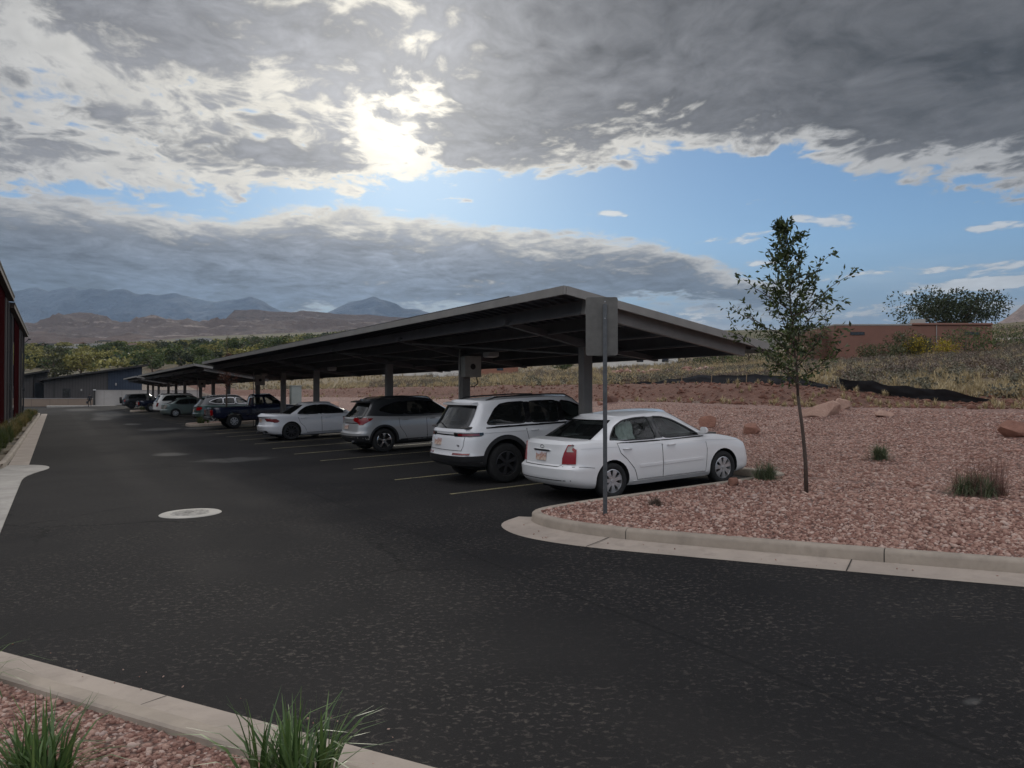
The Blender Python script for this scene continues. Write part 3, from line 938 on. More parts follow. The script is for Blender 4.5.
def lamp_pair(name, rows, mat_, off=0.010, front=False, inner=None, flat=True):
    """a tail or head lamp that wraps round the corner; left and right are one mesh each"""
    def fn(root, B, C, xa, sp, SB, SC):
        for sg in (1, -1):
            S2 = lambda R_: [(z, y, None if x is None else x - xa) for z, y, x in R_]
            l = SB.wrap(S2(rows), sg, off, front, zr=flat).build(name, mat_, root, smooth=35)
            if inner: SB.wrap(S2(inner[0]), sg, off + 0.003, front, skirt=0.006, zr=flat).build('lens', inner[1], l, smooth=35)
    return fn
sedan['extra'] += [lamp_pair('tail_light', [(0.655, 0.54, 0.28), (0.75, 0.56, 0.31), (0.84, 0.58, 0.34), (0.89, 0.60, 0.31), (0.94, 0.615, 0.26), (0.975, 0.63, 0.22)], m_red, inner=([(0.855, 0.62, 0.27), (0.89, 0.625, 0.26), (0.95, 0.645, 0.22)], m_clear)),
                   lamp_pair('headlight', [(0.58, 0.55, 4.22), (0.64, 0.50, 4.12), (0.70, 0.48, 4.06)], m_clear, front=True)]

# ---- white and black sport utility with floating roof
white2 = paint("white_clearcoat", (0.72, 0.72, 0.73), 0.25)
def flares(mat_, w=0.07, off=0.012):
    def fn(root, B, C, xa, sp, SB, SC):
        for cx in (0, sp['axf'] - xa):
            for v in 'LR':
                mb = MB(); r_ = sp.get('ra', 0.4) + w / 2 - 0.004
                B.line(mb, v, arc(cx, sp['r'] + sp.get('arch_up', 0), r_, -18, 198, 26), w=w, off=off, thick=0.02, sub=0.05)
                mb.build('arch_trim', mat_, root, smooth=35)
    return fn
def roof_rails(x0, x1, mat_, y=0.62):
    def fn(root, B, C, xa, sp, SB, SC):
        for sg in (1, -1):
            P_ = []
            for i in range(11):
                x = x0 + (x1 - x0) * i / 10 - xa; yy = sg * y
                p, _ = C.hit('T', x, yy, 0)
                P_.append((x, yy, p.z + (0.045 if 0 < i < 10 else 0.0)))
            MB().tube(P_, 0.016, 8).build('roof_rail', mat_, root, smooth=True)
    return fn
def spoiler(X, z, hw_, mat_, ln=0.14, th=0.035):
    def fn(root, B, C, xa, sp, SB, SC):
        rows = []
        for k in range(9):
            u = -1 + k / 4; y = u * hw_; dx = 0.05 * u * u
            rows.append([(X - xa + dx, y, z - 0.01), (X - xa - ln + dx, y, z - 0.03), (X - xa - ln + dx, y, z - 0.03 - th), (X - xa + dx, y, z - 0.05 - th)])
        mb = MB(); mb.grid(rows); mb.add([rows[0][i] for i in range(4)], [(0, 1, 2, 3)]); mb.add([rows[-1][i] for i in range(4)], [(0, 1, 2, 3)])
        mb.build('spoiler', mat_, root, smooth=40)
    return fn
def wiper(root, B, C, xa, sp, SB, SC):
    p = SC.end(0.16, 0.0, False); q = SC.end(0.30, 0.45, False)
    MB().tube([p + Vector((-0.03, 0, 0)), q + Vector((-0.02, 0, 0))], 0.010, 6).build('wiper', m_black, root)
def dash_line(name, rows, mat_, **k): return lamp_pair(name, rows, mat_, **k)
def exhaust(y, z, mat_, x=0.04, r=0.035):
    def fn(root, B, C, xa, sp, SB, SC):
        MB().tube([(x - xa, y, z), (x + 0.3 - xa, y, z + 0.02)], r, 12).build('exhaust_pipe', mat_, root, smooth=True)
    return fn
suv = dict(skirt=0.12,
    axr=1.03, axf=3.99, r=0.40, rim=0.245, hw=0.965, ra=0.475, arch_up=0.02, n=9, paint=white2, crown=0.03,
    top=[(0.0, 1.13), (0.5, 1.15), (2.0, 1.15), (3.4, 1.16), (3.75, 1.15), (4.2, 1.11), (4.6, 1.06), (4.85, 0.98), (4.91, 0.90)],
    bot=[(0.0, 0.37), (0.6, 0.33), (1.5, 0.30), (3.4, 0.30), (4.4, 0.32), (4.91, 0.38)],
    lower=[(0, 0.14, 4.80, 0.88), (0.05, 0.05, 4.86, 0.94), (0.15, 0.02, 4.90, 0.96), (0.30, 0.0, 4.91, 0.965), (0.34, 0.035, 4.91, 0.965), (0.60, 0.06, 4.91, 0.965), (0.76, 0.08, 4.90, 0.960), (0.80, 0.10, 4.89, 0.955), (0.86, 0.11, 4.88, 0.95), (0.90, 0.10, 4.86, 0.945), (0.97, 0.12, 4.82, 0.93), (1.0, 0.15, 4.78, 0.905)],
    cabin=dict(belt=1.15, n=9, crown=0.045,
        roof=[(0.1, 1.63), (0.5, 1.66), (1.2, 1.69), (2.2, 1.70), (2.9, 1.67), (3.4, 1.61), (4.0, 1.55)],
        levels=[(0, 0.10, 3.95, 0.925), (0.12, 0.14, 3.83, 0.915), (0.5, 0.30, 3.42, 0.855), (0.8, 0.40, 3.12, 0.80), (0.93, 0.44, 3.02, 0.765), (1.0, 0.48, 2.95, 0.72)],
        side_glass=[[(0.62, 1.20), (0.72, 1.33), (0.86, 1.50), (1.00, 1.59), (1.20, 1.615), (1.60, 1.62), (1.60, 1.19)],
                    [(1.64, 1.62), (2.42, 1.61), (2.42, 1.18), (1.64, 1.19)],
                    [(2.47, 1.605), (2.72, 1.57), (3.02, 1.45), (3.42, 1.23), (3.42, 1.19), (2.47, 1.18)]],
        glass=[m_tint, m_tint, m_glass], glass_r=glass_mat("rear_glass_tinted", (0.14, 0.15, 0.15), 0.4),
        rear_glass=(0.17, 0.88, 0.80, 0.82), wind_screen=(0.18, 0.93, 0.90, 0.88), frame_w=0.09, trim=m_gloss, trim_w=0.035, pillars=[[(1.55, 1.62), (1.68, 1.62), (1.68, 1.19), (1.55, 1.19)], [(2.38, 1.61), (2.52, 1.605), (2.52, 1.185), (2.38, 1.185)]], seats=[1.6, 2.6]),
    doors=[([(1.52, 1.145), (2.42, 1.135), (2.42, 0.40), (1.85, 0.40), (1.75, 0.60), (1.58, 0.82)], 1.72, 1.03),
           ([(2.435, 1.135), (3.52, 1.13), (3.52, 0.40), (2.435, 0.40)], 2.65, 1.03)],
    lines=[('belt_trim', 'b', 'LR', [(0.60, 1.135), (3.55, 1.135)], 0.03, m_gloss, False, 0.014, 0.012),
           ('sill', 'b', 'LR', [(1.60, 0.36), (3.45, 0.36)], 0.11, m_black, False, 0.014, 0.02),
           ('tailgate_seam', 'b', 'B', [(-0.76, 1.10), (-0.74, 0.78), (-0.70, 0.70), (0.70, 0.70), (0.74, 0.78), (0.76, 1.10)], 0.010, m_seam),
           ('character_line', 'b', 'LR', [(0.55, 1.03), (2.0, 1.02), (4.2, 0.98)], 0.008, simple("crease_white", (0.4, 0.4, 0.4), 0.4))],
    mirror=(3.35, 1.22), mirror_m=m_black, plate=(0, 0.22, 0.86), rim_m=m_alloyd, wstyle='spoke', spokes=6, ww=0.265, inset=0.0, handle=white2,
    extra=[flares(m_black, 0.085), roof_rails(0.75, 2.9, m_black, 0.66), spoiler(0.50, 1.665, 0.68, white2, 0.13), wiper,
           lamp_pair('tail_light', [(0.975, 0.42, 0.52), (1.01, 0.40, 0.56), (1.05, 0.40, 0.56)], m_gloss, inner=([(0.990, 0.55, 0.45), (1.035, 0.53, 0.47)], m_redd)),
           lamp_pair('headlight', [(0.93, 0.50, 4.45), (1.00, 0.48, 4.40)], m_clear, front=True),
           lamp_pair('bumper_cover', [(0.385, 0.0, 0.57), (0.46, 0.0, 0.565), (0.52, 0.0, 0.56), (0.59, 0.0, 0.55)], m_black, off=0.008),
           lamp_pair('reflector', [(0.61, 0.42, 0.24), (0.645, 0.42, 0.24)], m_redd, off=0.012),
           lamp_pair('garnish', [(0.99, 0.0, 0.42), (1.015, 0.0, 0.40)], m_gloss, off=0.007)])
def jeep_text(root, B, C, xa, sp, SB, SC):
    for s_, y, z, sz in (("Jeep", 0.62, 0.80, 0.075), ("4xe", -0.60, 0.80, 0.07)):
        p, nrm = B.hit('B', y, z, 0.004)
        text_part(root, s_, sz, p, (R(90), 0, R(-90)), m_chrome if s_ == "Jeep" else m_black)
suv['extra'].append(jeep_text)

# ---- silver crossover with dark roof, chrome wheels
silver = paint("silver_paint", (0.42, 0.42, 0.42), 0.3, 0.5, 0.35)
dark_roof = paint("dark_roof_paint", (0.03, 0.032, 0.035), 0.3)
crossover = dict(skirt=0.10,
    axr=0.93, axf=3.66, r=0.36, rim=0.235, hw=0.915, ra=0.415, arch_up=0.015, n=8, paint=silver, crown=0.03,
    top=[(0.0, 1.08), (0.5, 1.14), (1.2, 1.10), (2.2, 1.06), (3.2, 1.07), (3.5, 1.06), (4.0, 1.0), (4.4, 0.92), (4.63, 0.80)],
    bot=[(0.0, 0.34), (0.6, 0.28), (1.5, 0.24), (3.2, 0.24), (4.2, 0.26), (4.63, 0.32)],
    lower=[(0, 0.15, 4.50, 0.82), (0.05, 0.07, 4.57, 0.88), (0.2, 0.01, 4.62, 0.91), (0.38, 0.0, 4.63, 0.915), (0.42, 0.05, 4.63, 0.915), (0.62, 0.08, 4.62, 0.915), (0.8, 0.12, 4.60, 0.905), (0.88, 0.10, 4.58, 0.895), (0.97, 0.13, 4.54, 0.875), (1.0, 0.17, 4.50, 0.845)],
    cabin=dict(belt=1.10, n=7, crown=0.045, paint=dark_roof,
        roof=[(0.1, 1.55), (0.5, 1.575), (1.2, 1.60), (2.1, 1.605), (2.8, 1.56), (3.2, 1.50), (3.8, 1.45)],
        levels=[(0, 0.10, 3.70, 0.875), (0.12, 0.16, 3.58, 0.865), (0.5, 0.36, 3.18, 0.80), (0.8, 0.48, 2.88, 0.735), (0.93, 0.54, 2.76, 0.69), (1.0, 0.60, 2.68, 0.65)],
        side_glass=[[(0.82, 1.27), (1.00, 1.38), (1.30, 1.47), (1.62, 1.505), (1.62, 1.13), (1.2, 1.17)],
                    [(1.66, 1.505), (2.30, 1.50), (2.34, 1.11), (1.66, 1.125)],
                    [(2.36, 1.495), (2.60, 1.46), (2.9, 1.34), (3.20, 1.15), (3.20, 1.11), (2.40, 1.11)]],
        glass=[m_tint, m_tint, m_glass], rear_glass=(0.15, 0.86, 0.84, 0.82), wind_screen=(0.18, 0.93, 0.90, 0.88), frame_w=0.07, trim=m_gloss, trim_w=0.03, pillars=[[(1.58, 1.505), (1.70, 1.505), (1.70, 1.125), (1.58, 1.13)], [(2.27, 1.50), (2.40, 1.49), (2.43, 1.11), (2.30, 1.11)]], seats=[1.6, 2.45]),
    doors=[([(1.42, 1.07), (2.33, 1.05), (2.33, 0.34), (1.70, 0.34), (1.60, 0.55), (1.45, 0.75)], 1.62, 0.96),
           ([(2.345, 1.05), (3.30, 1.05), (3.30, 0.34), (2.345, 0.34)], 2.55, 0.95)],
    lines=[('sill', 'b', 'LR', [(1.45, 0.31), (3.18, 0.31)], 0.14, m_black, False, 0.014, 0.02),
           ('exhaust_garnish', 'b', 'B', [(-0.70, 0.50), (0.70, 0.50)], 0.03, m_chrome, False, 0.012, 0.01)],
    mirror=(3.12, 1.15), mirror_m=dark_roof, plate=(0, 0.0, 0.80), rim_m=m_chrome, wstyle='spoke', spokes=5, ww=0.225,
    extra=[flares(m_black, 0.06), roof_rails(0.8, 2.7, m_black, 0.60), spoiler(0.58, 1.585, 0.62, dark_roof, 0.20), wiper,
           lamp_pair('tail_light', [(0.86, 0.72, 0.30), (0.92, 0.64, 0.42), (0.98, 0.46, 0.55), (1.04, 0.42, 0.64), (1.075, 0.46, 0.52)], m_red),
           lamp_pair('headlight', [(0.80, 0.50, 4.2), (0.88, 0.48, 4.1)], m_clear, front=True),
           lamp_pair('bumper_cover', [(0.37, 0.0, 0.50), (0.45, 0.0, 0.48), (0.54, 0.0, 0.46)], m_black, off=0.008),
           lamp_pair('badge_bar', [(0.90, 0.0, 0.34), (0.925, 0.0, 0.33)], m_chrome, off=0.006), exhaust(-0.5, 0.36, m_alloyd)])

# ---- white sport sedan, black wheels
white3 = paint("pearl_white", (0.68, 0.69, 0.72), 0.2)
sport = dict(
    axr=1.05, axf=3.85, r=0.335, rim=0.245, hw=0.905, ra=0.375, arch_up=0.01, n=7.5, paint=white3, crown=0.03,
    top=[(0.0, 0.98), (0.12, 1.03), (0.6, 1.01), (1.2, 0.98), (2.0, 0.93), (3.0, 0.92), (3.5, 0.93), (4.0, 0.86), (4.4, 0.76), (4.68, 0.62)],
    bot=[(0.0, 0.28), (0.55, 0.22), (1.5, 0.17), (3.3, 0.17), (4.2, 0.18), (4.68, 0.22)],
    lower=[(0, 0.16, 4.58, 0.80), (0.05, 0.08, 4.64, 0.87), (0.16, 0.02, 4.67, 0.895), (0.40, 0.0, 4.68, 0.905), (0.45, 0.05, 4.68, 0.905), (0.62, 0.10, 4.67, 0.90), (0.80, 0.10, 4.65, 0.895), (0.90, 0.04, 4.62, 0.885), (0.95, 0.06, 4.60, 0.87), (1.0, 0.13, 4.54, 0.835)],
    cabin=dict(belt=0.95, n=6.5, crown=0.05,
        roof=[(0.6, 1.32), (1.3, 1.345), (1.8, 1.375), (2.3, 1.385), (2.7, 1.365), (3.1, 1.32), (3.8, 1.28)],
        levels=[(0, 0.66, 3.85, 0.85), (0.12, 0.78, 3.74, 0.84), (0.45, 1.08, 3.42, 0.775), (0.75, 1.35, 3.10, 0.70), (0.92, 1.50, 2.92, 0.645), (1.0, 1.62, 2.82, 0.60)],
        side_glass=[[(1.30, 0.99), (1.45, 1.12), (1.68, 1.25), (1.95, 1.305), (2.16, 1.315), (2.22, 0.955)],
                    [(2.20, 1.315), (2.48, 1.305), (2.75, 1.235), (3.05, 1.09), (3.25, 0.98), (3.25, 0.95), (2.27, 0.955)]],
        glass=[m_tint, m_tint], rear_glass=(0.18, 0.90, 0.86, 0.84), wind_screen=(0.20, 0.92, 0.90, 0.88), trim=m_gloss, pillars=[[(2.13, 1.315), (2.23, 1.315), (2.29, 0.955), (2.19, 0.955)]], seats=[1.75, 2.6]),
    doors=[([(1.30, 0.95), (2.24, 0.92), (2.24, 0.26), (1.66, 0.26), (1.58, 0.48), (1.40, 0.66)], 1.52, 0.83),
           ([(2.255, 0.92), (3.30, 0.92), (3.34, 0.6), (3.28, 0.26), (2.255, 0.26)], 2.5, 0.82)],
    lines=[('sill', 'b', 'LR', [(1.50, 0.215), (2.4, 0.215), (3.4, 0.215)], 0.07, white3, False, 0.012, 0.012)],
    mirror=(3.15, 1.0), plate=(0, 0, 0.80), rim_m=m_alloyd, wstyle='thin', spokes=10, ww=0.225,
    extra=[lamp_pair('tail_light', [(0.70, 0.83, 0.55), (0.76, 0.62, 0.62), (0.84, 0.50, 0.50), (0.87, 0.50, 0.30)], m_redd),
           lamp_pair('headlight', [(0.60, 0.50, 4.3), (0.68, 0.48, 4.2)], m_clear, front=True),
           lamp_pair('bumper_cover', [(0.26, 0.0, 0.30), (0.33, 0.0, 0.22), (0.40, 0.50, 0.15)], m_black, off=0.008),
           exhaust(0.55, 0.29, m_alloyd), exhaust(-0.55, 0.29, m_alloyd)])

# ---- dark blue pickup with extended cab
blue1 = paint("dark_blue_paint", (0.004, 0.007, 0.028), 0.25)
def truck_extra(root, B, C, xa, sp, SB, SC):
    mb = MB(); mb.box(-0.10 - xa, 0.05 - xa, -0.82, 0.82, 0.50, 0.64)
    o = mb.build('rear_bumper', m_alloyd, root); bevel(o, 0.03)
    mb = MB(); mb.box(-0.02 - xa, 0.02 - xa, -0.70, 0.70, 0.68, 1.06)
    o = mb.build('tailgate', sp['paint'], root); bevel(o, 0.015)
    mb = MB(); mb.box(-0.035 - xa, -0.02 - xa, -0.10, 0.10, 0.93, 0.98); mb.build('handle', m_black, o)
    for sg in (1, -1):
        mb = MB(); mb.box(-0.03 - xa, 0.10 - xa, min(sg * 0.72, sg * 0.885), max(sg * 0.72, sg * 0.885), 0.72, 1.0, 0)
        o = mb.build('tail_light', [m_red], root); bevel(o, 0.012)
        mb = MB(); mb.box(-0.034 - xa, 0.02 - xa, min(sg * 0.74, sg * 0.865), max(sg * 0.74, sg * 0.865), 0.80, 0.86); mb.build('lens', m_clear, o)
truck = dict(
    axr=1.13, axf=4.32, r=0.37, rim=0.20, hw=0.89, ra=0.44, arch_up=0.03, n=12, paint=blue1, crown=0.01, tw=0.03,
    top=[(0.0, 1.10), (2.0, 1.10), (2.05, 1.10), (3.6, 1.09), (3.9, 1.10), (4.4, 1.06), (5.0, 0.99), (5.15, 0.90)],
    bot=[(0.0, 0.62), (0.8, 0.50), (1.6, 0.40), (3.8, 0.38), (4.7, 0.42), (5.15, 0.42)],
    lower=[(0, 0.04, 5.12, 0.83), (0.1, 0.0, 5.15, 0.87), (0.5, 0.0, 5.15, 0.89), (0.8, 0.0, 5.14, 0.885), (0.95, 0.0, 5.12, 0.865), (1.0, 0.02, 5.10, 0.84)],
    bed=(0.08, 1.92, 0.76, 0.68, 1.3),
    cabin=dict(belt=1.10, n=9, crown=0.04,
        roof=[(1.9, 1.66), (2.2, 1.685), (3.0, 1.69), (3.3, 1.66), (4.0, 1.62)],
        levels=[(0, 1.96, 3.98, 0.845), (0.12, 1.98, 3.88, 0.835), (0.5, 2.03, 3.58, 0.78), (0.8, 2.08, 3.34, 0.72), (0.93, 2.12, 3.22, 0.68), (1.0, 2.18, 3.14, 0.64)],
        side_glass=[[(2.18, 1.56), (2.62, 1.57), (2.66, 1.17), (2.12, 1.17)],
                    [(2.72, 1.57), (3.05, 1.55), (3.28, 1.42), (3.58, 1.20), (3.58, 1.16), (2.74, 1.16)]],
        glass=[m_glass, m_glass], glass_r=m_glass, rear_glass=(0.2, 0.86, 0.75, 0.75), wind_screen=(0.18, 0.92, 0.90, 0.88), trim=m_black, seats=[2.75]),
    doors=[([(2.70, 1.09), (3.66, 1.08), (3.66, 0.46), (2.70, 0.46)], 2.86, 0.98)],
    lines=[('bed_seam', 'b', 'LR', [(1.98, 1.08), (1.98, 0.46)], 0.016, m_seam),
           ('side_moulding', 'b', 'LR', [(1.75, 0.68), (3.7, 0.68)], 0.05, m_black, False, 0.012, 0.01)],
    mirror=(3.50, 1.22), mirror_m=m_black, plate=(0, 0, 0.45), rim_m=m_alloy, spokes=8, ww=0.25, inset=0.0,
    extra=[flares(blue1, 0.05, 0.02), truck_extra, lamp_pair('headlight', [(0.80, 0.55, 4.9), (0.92, 0.55, 4.9)], m_clear, front=True)])

# ---- the smaller, farther ones
import copy
def variant(base, **k):
    s_ = copy.copy(base); s_['cabin'] = dict(base['cabin'])
    for a, b in k.items():
        if a.startswith('cabin_'): s_['cabin'][a[6:]] = b
        else: s_[a] = b
    return s_
teal = paint("dark_green_paint", (0.03, 0.06, 0.055), 0.3)
sage = paint("grey_green_paint", (0.13, 0.17, 0.16), 0.3, 0.5, 0.3)
white4 = paint("white_paint_dusty", (0.66, 0.66, 0.64), 0.3)
navy = paint("navy_paint", (0.010, 0.014, 0.035), 0.25)
coal = paint("charcoal_paint", (0.02, 0.022, 0.026), 0.3)
wagon = variant(crossover, paint=teal, cabin_paint=dark_roof, cabin_trim=m_alloy, cabin_trim_w=0.028, rim_m=m_alloy,
    extra=[flares(m_black, 0.05), roof_rails(0.8, 2.7, m_chrome, 0.60), spoiler(0.58, 1.585, 0.62, teal, 0.16),
           lamp_pair('tail_light', [(0.80, 0.58, 0.30), (0.90, 0.55, 0.45), (1.00, 0.60, 0.40)], m_red),
           lamp_pair('headlight', [(0.80, 0.50, 4.2), (0.88, 0.48, 4.1)], m_clear, front=True)])
hatch = variant(sedan, paint=sage, doors=[(p, a, b) for p, a, b in sedan['doors']], rim_m=m_alloy,
    cabin_glass=[m_tint, m_tint], lines=[],
    extra=[lamp_pair('tail_light', [(0.66, 0.60, 0.30), (0.80, 0.60, 0.40), (0.95, 0.72, 0.45)], m_clear),
           lamp_pair('headlight', [(0.58, 0.55, 4.22), (0.70, 0.48, 4.06)], m_clear, front=True)])
boxy = variant(suv, paint=white4, cabin_trim_w=0.03, rim_m=m_alloyd, lines=[suv['lines'][1]],
    extra=[flares(m_black, 0.06), roof_rails(0.75, 2.9, m_black, 0.66), spoiler(0.50, 1.665, 0.68, m_black, 0.12),
           lamp_pair('tail_light', [(0.75, 0.80, 0.30), (1.05, 0.80, 0.36)], m_redd)])
pickup2 = variant(truck, paint=navy)
jeep2 = variant(suv, paint=coal, cabin_paint=m_black, rim_m=m_alloyd, lines=[], doors=[suv['doors'][1]],
    extra=[flares(m_black, 0.08), lamp_pair('tail_light', [(0.85, 0.80, 0.34), (1.05, 0.80, 0.36)], m_red)])
def spare(root, B, C, xa, sp, SB, SC):
    w = make_wheel(root, 0, 0, 1, 0.38, 0.21, 0.22, 6, m_alloyd)
    w.name = 'spare_wheel'; w.location = (-xa - 0.06, 0.05, 1.02); w.rotation_euler = (0, 0, R(90))
jeep2['extra'].append(spare)
# ================================================================== the ground
from mathutils.geometry import delaunay_2d_cdt
rnd = random.Random(7)
def sstep(a, b, x):
    t_ = np.clip((x - a) / (b - a), 0, 1); return t_ * t_ * (3 - 2 * t_)
def nz(x, y, s, seed=0.0): return mnoise.noise(Vector((x * s + seed, y * s - seed, seed * 0.37)))
def T(x, y):
    """height of the open ground"""
    x = float(x); y = float(y)
    z = float(g(min(x, 12.0)))
    # gravel mound behind the stalls, earth bank and rising scrub field behind it
    z += 0.13 * float(sstep(11.8, 12.0, x)) + 1.12 * float(sstep(12.2, 22.5, x))
    bank = float(sstep(13, 27, y)); z += (0.10 + 0.80 * bank) * float(sstep(24.6, 27.6, x)) - 0.06 * float(sstep(21.5, 23, x)) * (1 - float(sstep(24, 25.5, x)))
    if x > 30:
        d = min(x, 420) - 30; z += 0.052 * d + 0.00022 * min(d, 200) ** 2
    # far side of the lot: the valley floor climbs towards the mesas
    rr = math.hypot(x, y)
    if y > 150: z += 0.064 * (min(y, 900) - 150)
    if x < -12: z += 0.0
    if rr > 900: z += 0.058 * (min(rr, 3000) - 900)
    z += 0.10 * nz(x, y, 0.11, 3.1) * float(sstep(12, 16, x)) + 0.03 * nz(x, y, 0.9, 1.1) * float(sstep(11.5, 13, x))
    if x > 24: z += (0.10 * nz(x, y, 0.45, 5.0)) * float(sstep(24, 27, x))
    return z

# materials ----------------------------------------------------------
def mat_asphalt():
    M = Mat("asphalt", (0.04, 0.04, 0.04), 0.8, spec=0.12); t_ = M.t; p = M.geo(); x, y, z = sep(t_, p)
    big = tnoise(t_, p, 0.18, 4, 0.55, 0.6); mid = tnoise(t_, p, 1.1, 5, 0.6); fine = tnoise(t_, p, 90, 2, 0.7); agg = voro(t_, p, 160); 
    # worn flecks, stretched across the drive
    q = comb(t_, (x * 0.86 - y * 0.51) * 0.62, (x * 0.51 + y * 0.86) * 0.75, 0.0)
    fl = tnoise(t_, q, 27.0, 4, 0.72, 0.35); fl2 = tnoise(t_, p, 0.7, 3, 0.5)
    fleck = fl.step(0.535, 0.64) * (fl2.step(0.35, 0.6) * 0.85 + 0.15) * (y.step(22, 5) * 0.85 + 0.15)
    base = mixc(t_, big.step(0.3, 0.7), (0.017, 0.0165, 0.017), (0.028, 0.0265, 0.026))
    base = mixc(t_, (mid - 0.5).clamp() * 2.0, base, (0.030, 0.028, 0.027))
    base = mixc(t_, fine.step(0.60, 0.78) * 0.45, base, (0.075, 0.07, 0.066))
    base = mixc(t_, fleck * 0.9, base, (0.092, 0.080, 0.070))
    # tyre polished lanes along the drive
    lane = ((x - 1.6).ab().step(0.5, 0.15) + (x - 3.2).ab().step(0.5, 0.15)) * tnoise(t_, p, 0.3, 2).step(0.4, 0.6)
    base = mixc(t_, lane * 0.25, base, (0.034, 0.031, 0.029))
    # paler, slightly smoother patches with ragged edges
    def ragged_ellipse(cx, cy, rx, ry, ang=0.0):
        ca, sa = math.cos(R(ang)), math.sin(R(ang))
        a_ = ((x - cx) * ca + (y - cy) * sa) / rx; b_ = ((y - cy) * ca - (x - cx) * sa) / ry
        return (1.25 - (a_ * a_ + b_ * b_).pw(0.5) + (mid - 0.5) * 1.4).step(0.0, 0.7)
    pale_patch = None
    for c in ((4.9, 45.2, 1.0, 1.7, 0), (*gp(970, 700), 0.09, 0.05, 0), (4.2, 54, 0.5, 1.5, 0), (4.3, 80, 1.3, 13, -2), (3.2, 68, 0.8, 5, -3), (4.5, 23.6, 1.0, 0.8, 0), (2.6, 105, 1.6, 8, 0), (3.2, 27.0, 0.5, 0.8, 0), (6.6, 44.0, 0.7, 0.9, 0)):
        q_ = ragged_ellipse(*c); pale_patch = q_ if pale_patch is None else pale_patch.mx(q_)
    base = mixc(t_, pale_patch * 0.5, base, (0.10, 0.097, 0.092))
    oil = None
    for k in range(9):
        q_ = ragged_ellipse(8.6 + 0.5 * math.sin(k * 2.1), 14.3 + 2.733 * k, 0.7, 0.5); oil = q_ if oil is None else oil.mx(q_)
    base = mixc(t_, oil * 0.6, base, (0.014, 0.014, 0.014))
    # hairline cracks and a paving seam
    cr = voro(t_, comb(t_, x + (mid - 0.5) * 1.6, y + (big - 0.5) * 2.0, 0.0), 0.22, 'DISTANCE_TO_EDGE')
    crack = E(t_, cr.outputs['Distance']).step(0.010, 0.003) * tnoise(t_, p, 0.12, 2).step(0.50, 0.60)
    seam = (x - 4.35 + (mid - 0.5) * 0.05).ab().step(0.03, 0.01)
    base = mixc(t_, crack.mx(seam * 0.6) * 0.8, base, (0.012, 0.012, 0.012))
    M.color(base); M.rough(0.95 - pale_patch * 0.2 - lane * 0.05 + (fine - 0.5) * 0.1)
    M.bump(E(t_, agg.outputs['Distance']) * 0.6 + fine * 0.7 + crack * -1.5, 0.8, 0.008)
    return M.m
def mat_concrete(name, c0=(0.36, 0.335, 0.30), dark=0.7):
    M = Mat(name, c0, 0.85); t_ = M.t; p = M.geo()
    a_ = tnoise(t_, p, 1.3, 6, 0.65, 0.4); b_ = tnoise(t_, p, 60, 3, 0.7); c_ = tnoise(t_, p, 6, 5, 0.6)
    base = mixc(t_, a_.step(0.32, 0.7), tuple(v * dark for v in c0), c0)
    base = mixc(t_, c_.step(0.50, 0.72) * 0.5, base, tuple(v * 0.62 for v in c0))
    base = mixc(t_, b_.step(0.6, 0.8) * 0.35, base, tuple(v * 0.5 for v in c0))
    M.color(base); M.bump(b_ + c_ * 0.8, 0.35, 0.004); return M.m
def mat_gravel(name, near=True):
    M = Mat(name, (0.3, 0.18, 0.14), 0.9); t_ = M.t; p = M.geo()
    w = tnoise(t_, p, 9, 2)
    v = voro(t_, p, 17.0 if near else 16.0); v2 = voro(t_, p, 34.0)
    h = E(t_, sep_color(t_, v.outputs['Color'])[0]); h2 = E(t_, sep_color(t_, v2.outputs['Color'])[1])
    col = ramp(t_, (h * 0.6 + h2 * 0.4), [(0.15, (0.10, 0.045, 0.034)), (0.38, (0.23, 0.115, 0.087)), (0.55, (0.31, 0.172, 0.134)), (0.75, (0.41, 0.26, 0.21)), (0.95, (0.55, 0.42, 0.37))])
    big = tnoise(t_, p, 0.25, 4, 0.6)
    col = mixc(t_, big.step(0.35, 0.7) * 0.5, col, (0.22, 0.115, 0.088))
    d = E(t_, v.outputs['Distance']); d2 = E(t_, v2.outputs['Distance'])
    col = mixc(t_, d.step(0.40, 0.70) * 0.75, col, (0.045, 0.022, 0.018))
    M.color(col); M.bump(1.0 - d * 1.2 - d2 * 0.5, 0.9, 0.03); return M.m
def sep_color(t_, c):
    n = t_.nodes.new('ShaderNodeSeparateColor'); t_.links.new(c, n.inputs[0]); return n.outputs
